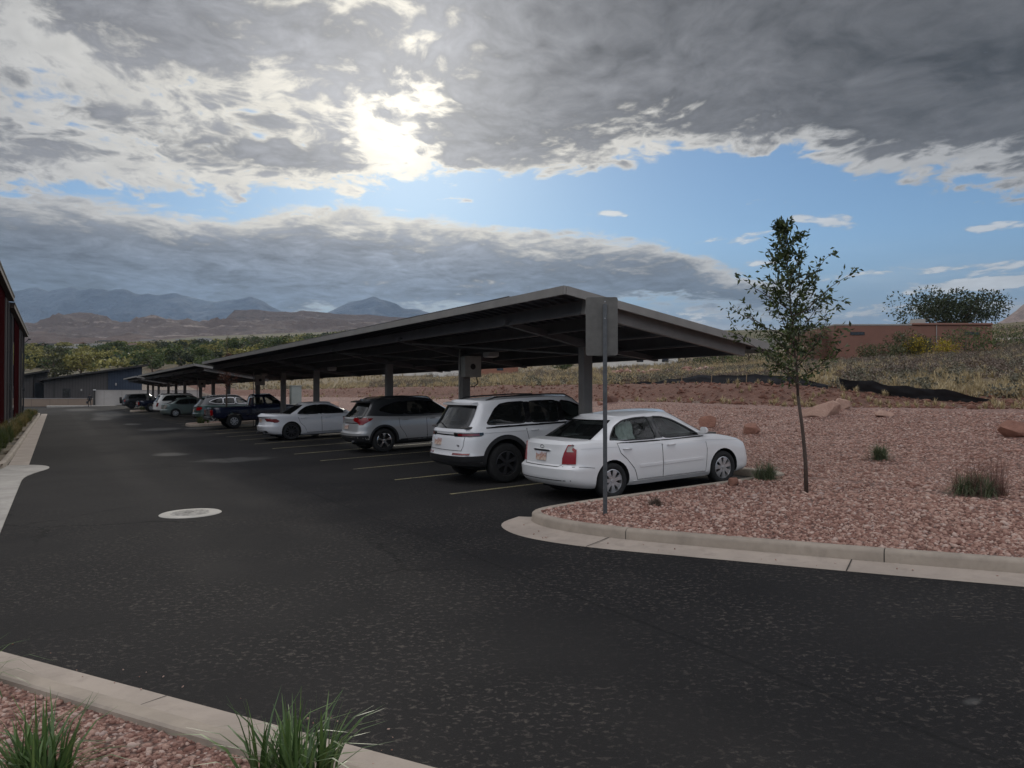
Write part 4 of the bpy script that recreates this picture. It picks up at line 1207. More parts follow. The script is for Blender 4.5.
def mat_earth():
    """bare red soil near the bank, dry field and pale tracks farther out"""
    M = Mat("field_earth", (0.25, 0.13, 0.08), 0.95); t_ = M.t; p = M.geo(); x, y, z = sep(t_, p)
    a_ = tnoise(t_, p, 0.35, 6, 0.6, 0.5); b_ = tnoise(t_, p, 4, 6, 0.7); c_ = tnoise(t_, p, 0.045, 4, 0.6)
    b2_ = tnoise(t_, p, 1.6, 6, 0.75); red = ramp(t_, a_ * 0.25 + b_ * 0.35 + b2_ * 0.4, [(0.36, (0.060, 0.024, 0.017)), (0.48, (0.145, 0.064, 0.043)), (0.60, (0.20, 0.098, 0.067)), (0.72, (0.27, 0.16, 0.12))])
    dry = ramp(t_, a_ * 0.4 + b_ * 0.3 + c_ * 0.3, [(0.3, (0.11, 0.085, 0.05)), (0.5, (0.20, 0.155, 0.09)), (0.7, (0.28, 0.22, 0.14))])
    grv = ramp(t_, b_, [(0.3, (0.15, 0.115, 0.09)), (0.7, (0.27, 0.22, 0.18))])
    col = mixc(t_, (x + (a_ - 0.5) * 3.0).step(24.0, 25.0), grv, red)
    col = mixc(t_, (x + (a_ - 0.5) * 6.0 + (b_ - 0.5) * 2).step(28.6, 31.0), col, dry)
    road = (x - 150.0 + (c_ - 0.5) * 8).ab().step(5.0, 3.8)
    col = mixc(t_, road * y.step(20, 60), col, (0.34, 0.31, 0.27))
    far = (x * x + y * y).pw(0.5)
    fcol = ramp(t_, tnoise(t_, p, 0.02, 7, 0.75), [(0.35, (0.05, 0.055, 0.025)), (0.5, (0.11, 0.10, 0.055)), (0.7, (0.17, 0.12, 0.08))])
    col = mixc(t_, far.step(150, 330), col, fcol)
    M.color(col); M.bump(b_ + a_ + b2_, 1.0, 0.2); return M.m
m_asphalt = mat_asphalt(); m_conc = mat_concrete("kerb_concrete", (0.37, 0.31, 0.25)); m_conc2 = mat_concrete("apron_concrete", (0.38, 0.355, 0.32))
m_pan = mat_concrete("gutter_concrete", (0.40, 0.335, 0.28), 0.78)
m_gravel = mat_gravel("red_gravel"); m_earth = mat_earth()
m_joint = simple("joint_filler", (0.04, 0.035, 0.03), 0.95)
m_line = None
def mat_line():
    M = Mat("stall_line_paint", (0.45, 0.38, 0.16), 0.7); t_ = M.t; p = M.geo()
    n = tnoise(t_, p, 22, 5, 0.7); n2 = tnoise(t_, p, 1.5, 3)
    M.color(mixc(t_, (n * 0.7 + n2 * 0.3).step(0.44, 0.60), (0.34, 0.29, 0.15), (0.07, 0.066, 0.055))); return M.m
m_line = mat_line()

# asphalt ------------------------------------------------------------
def sheet(name, xs, ys, zf, mat_, keep=None, kind='structure', smooth=True):
    xs = list(xs); ys = list(ys); idx = {}; V = []; F = []
    for j in range(len(ys) - 1):
        for i in range(len(xs) - 1):
            cx, cy = (xs[i] + xs[i + 1]) / 2, (ys[j] + ys[j + 1]) / 2
            if keep and not keep(cx, cy): continue
            q = []
            for a_, b_ in ((i, j), (i + 1, j), (i + 1, j + 1), (i, j + 1)):
                if (a_, b_) not in idx:
                    idx[(a_, b_)] = len(V); V.append((xs[a_], ys[b_], zf(xs[a_], ys[b_])))
                q.append(idx[(a_, b_)])
            F.append(q)
    o = np_obj(name, V, F, mat_, smooth=smooth); tag(o, kind=kind); return o
frange = lambda a_, b_, s_: list(np.arange(a_, b_ + s_ * 0.5, s_))
# wide paved area; it passes under kerbs and islands
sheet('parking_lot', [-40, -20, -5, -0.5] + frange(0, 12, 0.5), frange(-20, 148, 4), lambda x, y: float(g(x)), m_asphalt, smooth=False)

# kerbs --------------------------------------------------------------
def fillet_path(P, it=3):
    P = [Vector((a_, b_)) for a_, b_ in P]
    for _ in range(it):
        Q = [P[0]]
        for a_, b_ in zip(P, P[1:]): Q += [a_ * 0.75 + b_ * 0.25, a_ * 0.25 + b_ * 0.75]
        Q.append(P[-1]); P = Q
    return P
def resample(P, step):
    out = [P[0]]; acc = 0.0
    for a_, b_ in zip(P, P[1:]):
        L = (b_ - a_).length; d = step - acc
        while d <= L:
            out.append(a_ + (b_ - a_) * (d / L)); d += step
        acc = (acc + L) % step if L > 0 else acc
    if (out[-1] - P[-1]).length > step * 0.3: out.append(P[-1])
    return out
def sweep_mb(mb, P, prof, zf, side=1, cap=True, mi=0):
    """prof: (offset to the side, height)"""
    rows = []
    for i, p in enumerate(P):
        d = (P[min(i + 1, len(P) - 1)] - P[max(i - 1, 0)]).normalized(); n_ = Vector((-d.y, d.x)) * side
        rows.append([(p.x + n_.x * o, p.y + n_.y * o, float(zf(p.x, p.y)) + h) for o, h in prof])
    mb.grid(rows, mi)
    if cap:
        k = len(prof)
        mb.add(rows[0], [tuple(range(k))], mi); mb.add(rows[-1], [tuple(range(k))], mi)
KPROF = [(0.0, -0.05), (0.005, 0.11), (0.015, 0.135), (0.035, 0.15), (0.13, 0.155), (0.15, 0.145), (0.155, -0.05)]
zg = lambda x, y: float(g(x))
def kerb(name, P, side, seg=3.0, step=0.12, prof=KPROF):
    """kerb cast in lengths with open joints"""
    Q = resample(P, step); n = max(2, int(seg / step)); mb = MB(); i = 0
    while i < len(Q) - 1:
        part = Q[i:i + n + 1]
        if len(part) > 1:
            a_, b_ = part[0], part[-1]
            part = [a_ + (part[1] - a_).normalized() * 0.006] + part[1:-1] + [b_ + (part[-2] - b_).normalized() * 0.006]
            sweep_mb(mb, part, prof, zg, side)
            inner = [(o * 0.92 + 0.006, h - 0.012) for o, h in prof]
            if i + n < len(Q) - 1:
                e = [b_ + (part[-2] - b_).normalized() * 0.03, b_ - (part[-2] - b_).normalized() * 0.03]
                sweep_mb(mb, e, inner, zg, side, mi=1)
        i += n
    o = mb.build(name, [m_conc, m_joint], smooth=35); tag(o, kind='structure'); return o
def strip_between(name, A, B, zo, mat_, zb_=None):
    """flat band between two paths of equal length"""
    mb = MB(); mb.grid([[(p.x, p.y, zg(p.x, p.y) + zo) for p in A], [(q.x, q.y, zg(q.x, q.y) + (zo if zb_ is None else zb_)) for q in B]])
    o = mb.build(name, mat_, smooth=True); tag(o, kind='structure'); return o
def offset(P, d):
    out = []
    for i, p in enumerate(P):
        t_ = (P[min(i + 1, len(P) - 1)] - P[max(i - 1, 0)]).normalized(); out.append(p + Vector((-t_.y, t_.x)) * d)
    return out
# island in front: outer edge of the gutter pan, read off the ground
pan_edge = [(11.6, -3.0), (9.7, 0.5), (7.86, 3.79), (7.11, 5.10), (6.25, 6.71), (5.76, 7.59), (5.44, 8.45), (5.38, 9.15), (5.60, 9.85), (6.15, 10.14)]
face = [(12.0, -2.8), (10.1, 0.7), (8.27, 4.0), (7.52, 5.32), (6.70, 6.90), (6.27, 7.75), (6.00, 8.55), (5.93, 9.25), (6.10, 9.82), (6.75, 9.98), (8.2, 9.98), (11.5, 9.98), (11.87, 10.02), (11.90, 10.5), (11.90, 45.75), (11.7, 45.9), (7.2, 45.9), (6.5, 46.15), (6.4, 47.1), (6.5, 48.05), (7.2, 48.3), (11.7, 48.3), (11.9, 48.5), (11.9, 84.0), (11.7, 84.15), (7.2, 84.15), (6.5, 84.4), (6.4, 85.3), (6.5, 86.2), (7.2, 86.5), (11.7, 86.5), (11.9, 86.7), (11.9, 124.0)]
FACE = fillet_path(face, 2)
kerb('kerb', FACE, -1)
PE = resample(fillet_path(pan_edge, 3), 0.15)
fnear = [min(FACE, key=lambda q: (q - p).length) for p in PE]
FD = resample(FACE, 0.02)
fnear = [min(FD[:1400], key=lambda q: (q - p).length) for p in PE]
mb = MB(); seg = 20
mb.grid([[(p.x, p.y, zg(p.x, p.y) + 0.004) for p in PE], [(p.x * .5 + q.x * .5, p.y * .5 + q.y * .5, zg(p.x, p.y) + 0.012) for p, q in zip(PE, fnear)], [(q.x, q.y, zg(q.x, q.y) + 0.02) for q in fnear]])
for i in range(2, len(PE) - 2, seg):
    p, q = PE[i], fnear[i]; d = (PE[i + 1] - p).normalized() * 0.007
    mb.add([(p.x - d.x, p.y - d.y, zg(p.x, p.y) + 0.008), (p.x + d.x, p.y + d.y, zg(p.x, p.y) + 0.008), (q.x + d.x, q.y + d.y, zg(q.x, q.y) + 0.024), (q.x - d.x, q.y - d.y, zg(q.x, q.y) + 0.024)], [(0, 1, 2, 3)], 1)
tag(mb.build('gutter', [m_pan, m_joint], recalc=False), kind='structure')

# gravel bed behind the kerb ------------------------------------------
def HG(x, y):
    """top of the gravel"""
    h = T(x, y)
    if x < 12.2: 
        b = float(g(x)) + 0.125 + 0.02 * nz(x, y, 0.8, 2.0)
        if x > 11.6: b = b + (h - b) * (x - 11.6) / 0.6
        h = b
    elif x < 24: h += 0.02 * nz(x, y, 0.8, 2.0)
    return h
inner = [p for p in offset(FACE, -0.14)]
inner = [p for i, p in enumerate(inner) if i == 0 or (p - inner[i - 1]).length > 0.03]
bound = inner + [Vector((24.5, 124.0)), Vector((24.5, 60)), Vector((24.5, 20)), Vector((24.5, -2.8))]
def poly_in(P, x, y):
    c = False; n = len(P); j = n - 1
    for i in range(n):
        if (P[i].y > y) != (P[j].y > y) and x < (P[j].x - P[i].x) * (y - P[i].y) / (P[j].y - P[i].y) + P[i].x: c = not c
        j = i
    return c
pts_ = [tuple(p) for p in bound]; nb = len(pts_)
def dens(x, y): return 0.35 if y < 14 else (0.9 if y < 42 else 2.0)
yy = -2.7
while yy < 124:
    s_ = dens(0, yy); xx = 5.0
    while xx < 24.4:
        jx = xx + rnd.uniform(-.2, .2) * s_; jy = yy + rnd.uniform(-.2, .2) * s_
        if poly_in(bound, jx, jy): pts_.append((jx, jy))
        xx += s_
    yy += s_
v2, e2, f2, _, _, _ = delaunay_2d_cdt([Vector(p) for p in pts_], [], [list(range(nb))], 1, 1e-4)
mb = MB(); mb.add([(p.x, p.y, HG(p.x, p.y)) for p in v2], [tuple(f) for f in f2])
BED = mb.build('gravel_bed', m_gravel, smooth=True); tag(BED, kind='structure')

# open terrain ---------------------------------------------------------
def band(edges):
    out = []
    for a_, b_, s_ in edges: out += frange(a_, b_ - s_ * 0.5, s_)
    return out + [edges[-1][1]]
def TT(x, y):
    inside = (x < 24.0 and -60 < y < 147 and x > -40)
    if inside: return -0.35
    return T(x, y) - (0.02 if x < 25 else 0)
gx = band([(-14000, -2000, 2000), (-2000, -400, 200), (-400, -60, 40), (-60, -40, 20), (-40, 23.9, 15.9), (24.0, 34, 0.5), (34, 110, 2), (110, 420, 15), (420, 2000, 120), (2000, 14000, 2000)])
gy = band([(-14000, -2000, 3000), (-2000, -200, 300), (-200, -60, 35), (-60, -10, 10), (-10, 60, 0.8), (60, 130, 2.5), (130, 420, 15), (420, 2000, 120), (2000, 14000, 1500)])
sheet('ground', gx, gy, TT, m_earth)

# stall lines -----------------------------------------------------------
mb = MB()
def quad_on(mb, x0, x1, y0, y1, zo, mi=0):
    n = max(1, int((x1 - x0) / 0.6)); P_ = [x0 + (x1 - x0) * i / n for i in range(n + 1)]
    mb.grid([[(x, y0, zg(x, 0) + zo) for x in P_], [(x, y1, zg(x, 0) + zo) for x in P_]], mi)
ylines = [12.97 + 2.733 * k for k in range(41) if k not in (26,)]
for yl in ylines: quad_on(mb, 6.36, 11.7, yl - 0.05, yl + 0.05, 0.004)
tag(mb.build('stall_lines', m_line, recalc=False), kind='structure')

# left side of the drive -------------------------------------------------
FL = [Vector((-1.05, y)) for y in frange(22.6, 76, 0.5)]
FLc = fillet_path([(-3.4, 24.0), (-1.8, 24.05), (-1.2, 24.7), (-1.12, 26.0), (-1.12, 46), (-1.12, 84.5), (-1.3, 86.3), (-3.2, 87.0)], 3)
kerb('kerb', FLc, 1)
strip_between('gutter', [Vector((-1.12, y)) for y in frange(23.8, 88, 1)], [Vector((-0.62, y)) for y in frange(23.8, 88, 1)], 0.006, m_pan)
# concrete apron of the side entrance with a rounded tongue
mb = MB(); A = fillet_path([(-0.68, 10.5), (-0.66, 20), (-0.65, 22.0), (-0.40, 23.2), (-0.12, 24.1), (-0.12, 25.0), (-0.48, 25.7), (-1.1, 25.8)], 3)
mb.prism([(-6, 10.5)] + [tuple(p) for p in A] + [(-6, 25.8)], -0.02, 0.012)
tag(mb.build('entrance_apron', m_conc2), kind='structure')
m_lawn = simple("planting_soil", (0.10, 0.075, 0.045), 0.95, var=0.4, scale=2.5)
sheet('planting_strip', frange(-6.3, -1.3, 0.3) + [-1.25], frange(24.4, 86, 1.0), lambda x, y: 0.12 + 0.05 * (-1.25 - x) + 0.02 * nz(x, y, 1.5), m_lawn)

# foreground bed ----------------------------------------------------------
# asphalt edge through (-0.32,6.42) .. (1.56,3.16)
fd = Vector((2.10, -3.50)).normalized(); f0 = Vector((-0.36, 7.29))
fe = [f0 + fd * s_ for s_ in frange(-9, 9, 0.25)]
nrm2 = Vector((fd.y, -fd.x))         # towards the viewer's bed
if nrm2.x > 0: nrm2 = -nrm2
fprof = [(0.0, -0.05), (0.0, 0.008), (0.27, 0.022), (0.275, 0.024), (0.285, 0.055), (0.31, 0.085), (0.36, 0.105), (0.46, 0.11), (0.48, 0.10), (0.48, -0.05)]
mb = MB(); i = 0
side_f = 1 if Vector((-fd.y, fd.x)).dot(nrm2) > 0 else -1
def fpart(s0, s1):
    pth = [f0 + fd * (s0 + (s1 - s0) * k / 60) for k in range(61)]
    sweep_mb(mb, pth, fprof[:4], zg, side_f, cap=False); sweep_mb(mb, pth, fprof[3:], zg, side_f, cap=False, mi=2)
fpart(-9.0, 9.0)
for s0 in (-7.03, -4.03, -1.03, 1.97, 4.97):
    q0 = f0 + fd * s0
    mb.grid([[(lambda q: (q.x, q.y, zg(q.x, q.y) + h + 0.0025))(q0 + nrm2 * o + fd * w_) for w_ in (-0.004, 0.004)] for o, h in fprof[1:-1]], 1)
tag(mb.build('kerb', [m_pan, m_joint, m_conc], smooth=25), kind='structure')
P0 = f0 + nrm2 * 0.47; 
def HF(x, y):
    d = (Vector((x, y)) - f0).dot(nrm2); return zg(x, y) + 0.075 + 0.03 * min(1, max(0, d - 0.5)) + 0.02 * nz(x, y, 2.0, 4.0)
rows = []
for a_ in frange(-9, 9, 0.3): rows.append([(lambda q: (q.x, q.y, HF(q.x, q.y)))(P0 + fd * a_ + nrm2 * b_) for b_ in frange(0, 6, 0.25)])
mb = MB(); mb.grid(rows); tag(mb.build('gravel_bed', m_gravel, smooth=True), kind='structure')

# loose stones -----------------------------------------------------------
bm = bmesh.new(); bmesh.ops.create_icosphere(bm, subdivisions=1, radius=1.0)
IV = np.array([v.co[:] for v in bm.verts], np.float32); IF = np.array([[v.index for v in f.verts] for f in bm.faces], np.int32); bm.free()
def stones(name, P_, sizes, mat_, seed=1, flat=0.65, sink=0.3):
    rs = np.random.RandomState(seed); n = len(P_)
    V = np.repeat(IV[None], n, 0) * (1 + rs.uniform(-0.28, 0.28, (n, 12, 1)))
    V = V * (np.stack([rs.uniform(0.75, 1.3, n), rs.uniform(0.6, 1.0, n), rs.uniform(flat * 0.7, flat * 1.2, n)], 1) * sizes[:, None])[:, None, :]
    a_ = rs.uniform(0, 2 * np.pi, n); b_ = rs.normal(0, 0.35, n)
    ca, sa, cb, sb = np.cos(a_), np.sin(a_), np.cos(b_), np.sin(b_)
    x = V[..., 0] * cb[:, None] + V[..., 2] * sb[:, None]; z = -V[..., 0] * sb[:, None] + V[..., 2] * cb[:, None]; y = V[..., 1]
    X = x * ca[:, None] - y * sa[:, None]; Y = x * sa[:, None] + y * ca[:, None]
    V = np.stack([X, Y, z], -1) + P_[:, None, :] + np.array([0, 0, 1])[None, None] * (sizes * flat * (1 - sink * 2))[:, None, None] * 0.5
    F = (IF[None] + (np.arange(n) * 12)[:, None, None]).reshape(-1, 3)
    o = np_obj(name, V.reshape(-1, 3), F, mat_); return o
def mat_stones():
    M = Mat("red_stones", (0.3, 0.18, 0.14), 0.85); t_ = M.t
    r_ = M.island(); n = tnoise(t_, M.geo(), 40, 3, 0.6)
    c = ramp(t_, r_, [(0.0, (0.15, 0.070, 0.052)), (0.25, (0.24, 0.120, 0.090)), (0.5, (0.34, 0.195, 0.150)), (0.75, (0.41, 0.26, 0.205)), (0.93, (0.50, 0.37, 0.31)), (1.0, (0.36, 0.27, 0.24))])
    M.color(mixc(t_, (n - 0.4).clamp(), c, (0.20, 0.12, 0.09))); return M.m
m_stones = mat_stones()
rs = np.random.RandomState(5)
def in_view(x, y, pad=0.06):
    fw = x * math.sin(YAW) + y * math.cos(YAW); cx = x * math.cos(YAW) - y * math.sin(YAW)
    return fw > 0.5 and abs(cx / fw) < 512 / FPX + pad
pp = []; sz = []
while len(pp) < 42000:
    x = rs.uniform(5.9, 21); y = rs.uniform(0, 24)
    d = math.hypot(x, y)
    if rs.rand() > min(1, (10.0 / d) ** 2.0): continue
    if not in_view(x, y, 0.2) or not poly_in(bound, x, y): continue
    if min((inner[i] - Vector((x, y))).length for i in range(0, len(inner), 4)) < 0.0: continue
    pp.append((x, y, HG(x, y))); sz.append(rs.uniform(0.011, 0.026) * (1 + 1.3 * rs.rand() ** 6))
o = stones('gravel', np.array(pp, np.float32), np.array(sz, np.float32), m_stones, 2); tag(o, kind='stuff')
# stray stones kicked on to the kerb and the gutter
pp = []; sz = []
for _ in range(90):
    k = rs.randint(0, len(PE) - 1); p, q = PE[k], fnear[k]; w = rs.rand() ** 0.6; pp.append((p.x + (q.x - p.x) * w, p.y + (q.y - p.y) * w, zg(p.x, p.y) + 0.022)); sz.append(rs.uniform(0.006, 0.015))
for _ in range(50):
    q = f0 + fd * rs.uniform(-2, 4) + nrm2 * rs.uniform(-0.3, 0.3); pp.append((q.x, q.y, zg(q.x, q.y) + 0.012)); sz.append(rs.uniform(0.004, 0.010))
o = stones('stray_gravel', np.array(pp, np.float32), np.array(sz, np.float32), m_stones, 6); tag(o, kind='stuff')
# clods on the earth bank
pp = []; sz = []
while len(pp) < 2600:
    u = rs.uniform(250, 1060); x = rs.uniform(23.6, 29.5); a_ = (u - 512) / FPX; y = x * (math.cos(YAW) - a_ * math.sin(YAW)) / (a_ * math.cos(YAW) + math.sin(YAW))
    pp.append((x, y, T(x, y))); sz.append(rs.uniform(0.03, 0.085) * (1 + rs.rand() ** 8 * 1.5))
o = stones('earth_clods', np.array(pp, np.float32), np.array(sz, np.float32), simple("red_earth_clod", (0.15, 0.068, 0.046), 0.95, var=0.5, scale=3), 7); tag(o, kind='stuff')
pp = []; sz = []
while len(pp) < 12000:
    a_ = rs.uniform(-3.5, 5); b_ = rs.uniform(0.47, 2.6)
    q = f0 + fd * a_ + nrm2 * b_
    if not in_view(q.x, q.y, 0.3): continue
    pp.append((q.x, q.y, HF(q.x, q.y))); sz.append(rs.uniform(0.008, 0.019) * (1 + 0.7 * rs.rand() ** 4))
o = stones('gravel', np.array(pp, np.float32), np.array(sz, np.float32), m_stones, 3); tag(o, kind='stuff')

# drain cover in the drive --------------------------------------------------
r_ = empty('manhole', (1.95, 13.75, zg(1.95, 0) + 0.004), (0, -math.atan(0.015), 0)); tag(r_, "pale round concrete collar with an iron drain cover in the dark drive", "manhole")
mb = MB(); mb.lathe([(0.10, 0.006), (0.30, 0.010), (0.46, 0.012), (0.485, 0.0), (0.485, -0.05)], n=48)
m_collar = mat_concrete("collar_concrete", (0.50, 0.47, 0.42), 0.75)
mb.build('collar', m_collar, r_, smooth=35)
m_iron2 = simple("slot_grey", (0.13, 0.12, 0.11), 0.9)  # flat darker tone for the lifting slot
m_iron = simple("rusty_iron", (0.36, 0.34, 0.31), 0.6, 0.3, var=0.4, scale=14)
mb = MB(); mb.lathe([(0.001, 0.020), (0.30, 0.020), (0.31, 0.012)], n=40)
for k in range(-4, 5):
    w_ = math.sqrt(0.28 ** 2 - (k * 0.06) ** 2)
    mb.box(-w_, w_, k * 0.06 - 0.012, k * 0.06 + 0.012, 0.020, 0.026)
mb.build('cover', m_iron, r_)
mb = MB(); mb.box(-0.09, 0.05, -0.03, 0.03, 0.0265, 0.0275); mb.build('lifting_slot', m_iron2, r_)
# ================================================================== helpers for reading positions off bearings
def at_y(u, v, Y):
    a_ = (u - 512) / FPX; b_ = (393 - v) / FPX
    rx = a_ * math.cos(YAW) + math.sin(YAW); ry = math.cos(YAW) - a_ * math.sin(YAW)
    return rx / ry * Y, EYE + b_ / ry * Y
def at_d(u, d):
    """ground position on the bearing of column u at depth d"""
    cx = (u - 512) / FPX * d
    return cx * math.cos(YAW) + d * math.sin(YAW), d * math.cos(YAW) - cx * math.sin(YAW)

# ================================================================== carports
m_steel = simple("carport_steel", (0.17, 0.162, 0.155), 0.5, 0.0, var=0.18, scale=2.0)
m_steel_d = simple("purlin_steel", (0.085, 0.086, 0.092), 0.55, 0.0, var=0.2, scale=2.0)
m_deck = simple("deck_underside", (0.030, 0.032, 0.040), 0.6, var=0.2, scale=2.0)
m_fascia = simple("fascia_trim", (0.235, 0.225, 0.21), 0.45, var=0.12, scale=3.0)
m_solar = simple("solar_glass", (0.01, 0.012, 0.022), 0.12, coat=0.5)
m_frame = simple("aluminium_frame", (0.35, 0.35, 0.36), 0.4, 0.7)
m_box = simple("grey_enclosure", (0.34, 0.335, 0.31), 0.55, var=0.12, scale=6)
m_fix = simple("light_housing", (0.30, 0.29, 0.28), 0.5)
m_lens = simple("light_lens", (0.75, 0.75, 0.72), 0.3)
XF, XB = 7.07, 12.00; ZF, ZB = 3.77, 2.97; XP = 9.47; SL = (ZB - ZF) / (XB - XF)
def zr_(x): return ZF + (x - XF) * SL
def carport(y0, y1, posts, boxes, lights, label, solar=True):
    r_ = empty('carport', ((XF + XB) / 2, y0, 0)); tag(r_, label, "carport", "solar carports over the parked cars")
    ox, oy = (XF + XB) / 2, y0
    def B(mb, name, m, smooth=False): 
        mb.v = [(x - ox, y - oy, z) for x, y, z in mb.v]; return mb.build(name, m, r_, smooth)
    # ribbed deck
    mb = MB(); xs = []; zz = []
    n = int((y1 - y0 - 0.1) / 0.30)
    prof = []
    for i in range(n):
        ya = y0 + 0.05 + i * 0.30
        prof += [(ya, 0), (ya + 0.19, 0), (ya + 0.21, 0.035), (ya + 0.28, 0.035)]
    rows = [[(x, ya, zr_(x) - 0.035 - h) for ya, h in prof] for x in (XF + 0.05, (XF + XB) / 2, XB - 0.05)]
    mb.grid(rows)
    rows = [[(x, ya, zr_(x) - 0.012) for ya in (y0 + 0.05, y1 - 0.05)] for x in (XF + 0.05, XB - 0.05)]
    mb.grid(rows)
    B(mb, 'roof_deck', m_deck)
    # edge trim
    for xx in (XF, XB):
        mb = MB(); mb.beam((xx, y0, zr_(xx) - 0.065), (xx, y1, zr_(xx) - 0.065), 0.05, 0.14)
        B(mb, 'eave_trim', m_fascia)
    for yy_ in (y0, y1):
        mb = MB(); mb.beam((XF + 0.027, yy_, zr_(XF) - 0.069), (XB - 0.027, yy_, zr_(XB) - 0.065), 0.045, 0.135)
        B(mb, 'gable_trim', m_fascia)
    # purlins along the row, C section
    for xx in (7.65, 8.56, 9.47, 10.38, 11.29):
        mb = MB(); zt_ = zr_(xx) - 0.075
        mb.box(xx - 0.006, xx + 0.006, y0 + 0.30, y1 - 0.30, zt_ - 0.24, zt_)
        mb.box(xx - 0.07, xx - 0.008, y0 + 0.30, y1 - 0.30, zt_ - 0.24, zt_ - 0.226)
        mb.box(xx - 0.07, xx - 0.058, y0 + 0.30, y1 - 0.30, zt_ - 0.224, zt_ - 0.195)
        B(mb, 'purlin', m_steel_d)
    # end and post rafters
    ends_ = [y0 + 0.22, y1 - 0.22]
    for yy_ in ends_:
        mb = MB(); x0, x1 = 7.60, 11.38
        mb.beam((x0, yy_, zr_(x0) - 0.20), (x1, yy_, zr_(x1) - 0.20), 0.10, 0.25)
        B(mb, 'end_rafter', m_steel)
    for yy_ in posts:
        mb = MB(); a_, c_, b_ = 7.5, XP, 11.4; w_ = 0.06
        V = []
        for x, dpt in ((a_, 0.10), (c_ - 0.25, 0.20), (c_ + 0.25, 0.20), (b_, 0.10)):
            for dz in (-0.242, -0.255 - dpt * 0.75):
                for dy in (-w_, w_): V.append((x, yy_ + dy, zr_(x) + dz))
        F = [(0, 1, 3, 2), (12, 14, 15, 13)]
        for k in (0, 4, 8): F += [(k, k + 4, k + 5, k + 1), (k + 2, k + 3, k + 7, k + 6), (k, k + 2, k + 6, k + 4), (k + 1, k + 5, k + 7, k + 3)]
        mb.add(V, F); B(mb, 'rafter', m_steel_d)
        mb = MB(); zb_ = zg(XP, 0)
        mb.box(XP - 0.11, XP + 0.11, yy_ - 0.10, yy_ + 0.10, zb_ - 0.1, zr_(XP) - 0.39)
        mb.box(XP - 0.19, XP + 0.19, yy_ - 0.17, yy_ + 0.17, zb_ + 0.001, zb_ + 0.022)
        o = B(mb, 'post', m_steel); bevel(o, 0.012)
    for ya, yb in zip(posts, posts[1:]):
        for s_ in (0, 1):           # thin cross braces between the rafters
            mb = MB(); xa, xb = (7.9, 11.0) if s_ else (11.0, 7.9)
            if yb - ya > 6 or s_: continue
            mb.beam((xa, ya + 0.1, zr_(xa) - 0.33), (xb, yb - 0.1, zr_(xb) - 0.33), 0.03, 0.03)
            B(mb, 'brace', m_steel)
    if solar:
        npan = int((y1 - y0 - 4) / 1.05)
        for row in range(4):
            mb = MB(); xa = XF + 0.22 + row * 1.13; xb = xa + 1.10
            ya, yb = y0 + 2.2, y0 + 2.2 + npan * 1.05
            mb.beam(((xa + xb) / 2, ya, zr_((xa + xb) / 2) + 0.10), ((xa + xb) / 2, yb, zr_((xa + xb) / 2) + 0.10), 1.08, 0.035, up=(-SL, 0, 1))
            for k in range(npan + 1):
                yk = ya + k * 1.05
                mb.beam((xa, yk, zr_(xa) + 0.122), (xb, yk, zr_(xb) + 0.122), 0.03, 0.006, mi=1)
            for xx in (xa + 0.02, xb - 0.02): mb.beam((xx, ya, zr_(xx) + 0.1205), (xx, yb, zr_(xx) + 0.1205), 0.03, 0.006, mi=1)
            for k in range(0, npan + 1, 3):
                yk = ya + k * 1.05; mb.box(xa + 0.2, xa + 0.25, yk, yk + 0.05, zr_(xa + 0.2) - 0.02, zr_(xa + 0.2) + 0.09, 1)
            B(mb, 'solar_panel', [m_solar, m_frame])
    for yb in boxes:
        mb = MB(); mb.box(9.28, 9.78, yb - 0.36, yb - 0.11, 2.46, 3.02)
        o = B(mb, 'control_box', m_box); bevel(o, 0.02)
        mb = MB(); mb.lathe([(0.001, -0.016), (0.06, -0.016), (0.078, 0.0)], (9.53, yb - 0.36, 2.74), 'y', 20); mb.v = [(x - ox, y - oy, z) for x, y, z in mb.v]
        mb.build('dial', m_black, o)
        mb = MB(); z0_ = zg(XP, 0)
        mb.tube([(9.22, yb - 0.16, z0_), (9.22, yb - 0.16, 2.9), (9.24, yb - 0.15, 3.2)], 0.02, 8)
        B(mb, 'conduit', m_box, True)
        mb = MB(); mb.tube([(9.72, yb - 0.2, 2.46), (9.76, yb - 0.2, 2.30), (9.67, yb - 0.15, 2.20), (9.58, yb - 0.12, 2.22)], 0.014, 6)
        B(mb, 'cable', m_black, True)
    for yl in lights:
        zl = zr_(XP) - 0.075 - 0.22
        mb = MB(); mb.box(XP - 0.15, XP + 0.15, yl - 0.15, yl + 0.15, zl - 0.13, zl - 0.02); mb.box(XP - 0.04, XP + 0.04, yl - 0.04, yl + 0.04, zl - 0.03, zl + 0.02)
        o = B(mb, 'light_fixture', m_fix); bevel(o, 0.012)
        mb = MB(); mb.box(XP - 0.125, XP + 0.125, yl - 0.125, yl + 0.125, zl - 0.142, zl - 0.131); mb.v = [(x - ox, y - oy, z) for x, y, z in mb.v]
        mb.build('lens', m_lens, o)
    return r_
LY = lambda k: 12.97 + 2.733 * k
carport(LY(-1), LY(12), [LY(k) for k in (0, 2, 4, 7, 9, 11)], [LY(2), LY(11)], [17.0, 30.0, 41.6], "nearest grey steel carport with solar roof, over the white vehicles and blue pickup")
carport(LY(13), LY(26), [LY(k) for k in (14, 16, 18, 21, 23, 25)], [LY(18)], [54, 67, 80], "middle grey steel carport beyond the small red tree, over the green cars")
carport(LY(27), LY(33), [LY(k) for k in (28, 30, 32)], [], [92], "farthest and smallest steel carport, near the white wall at the end of the lot")

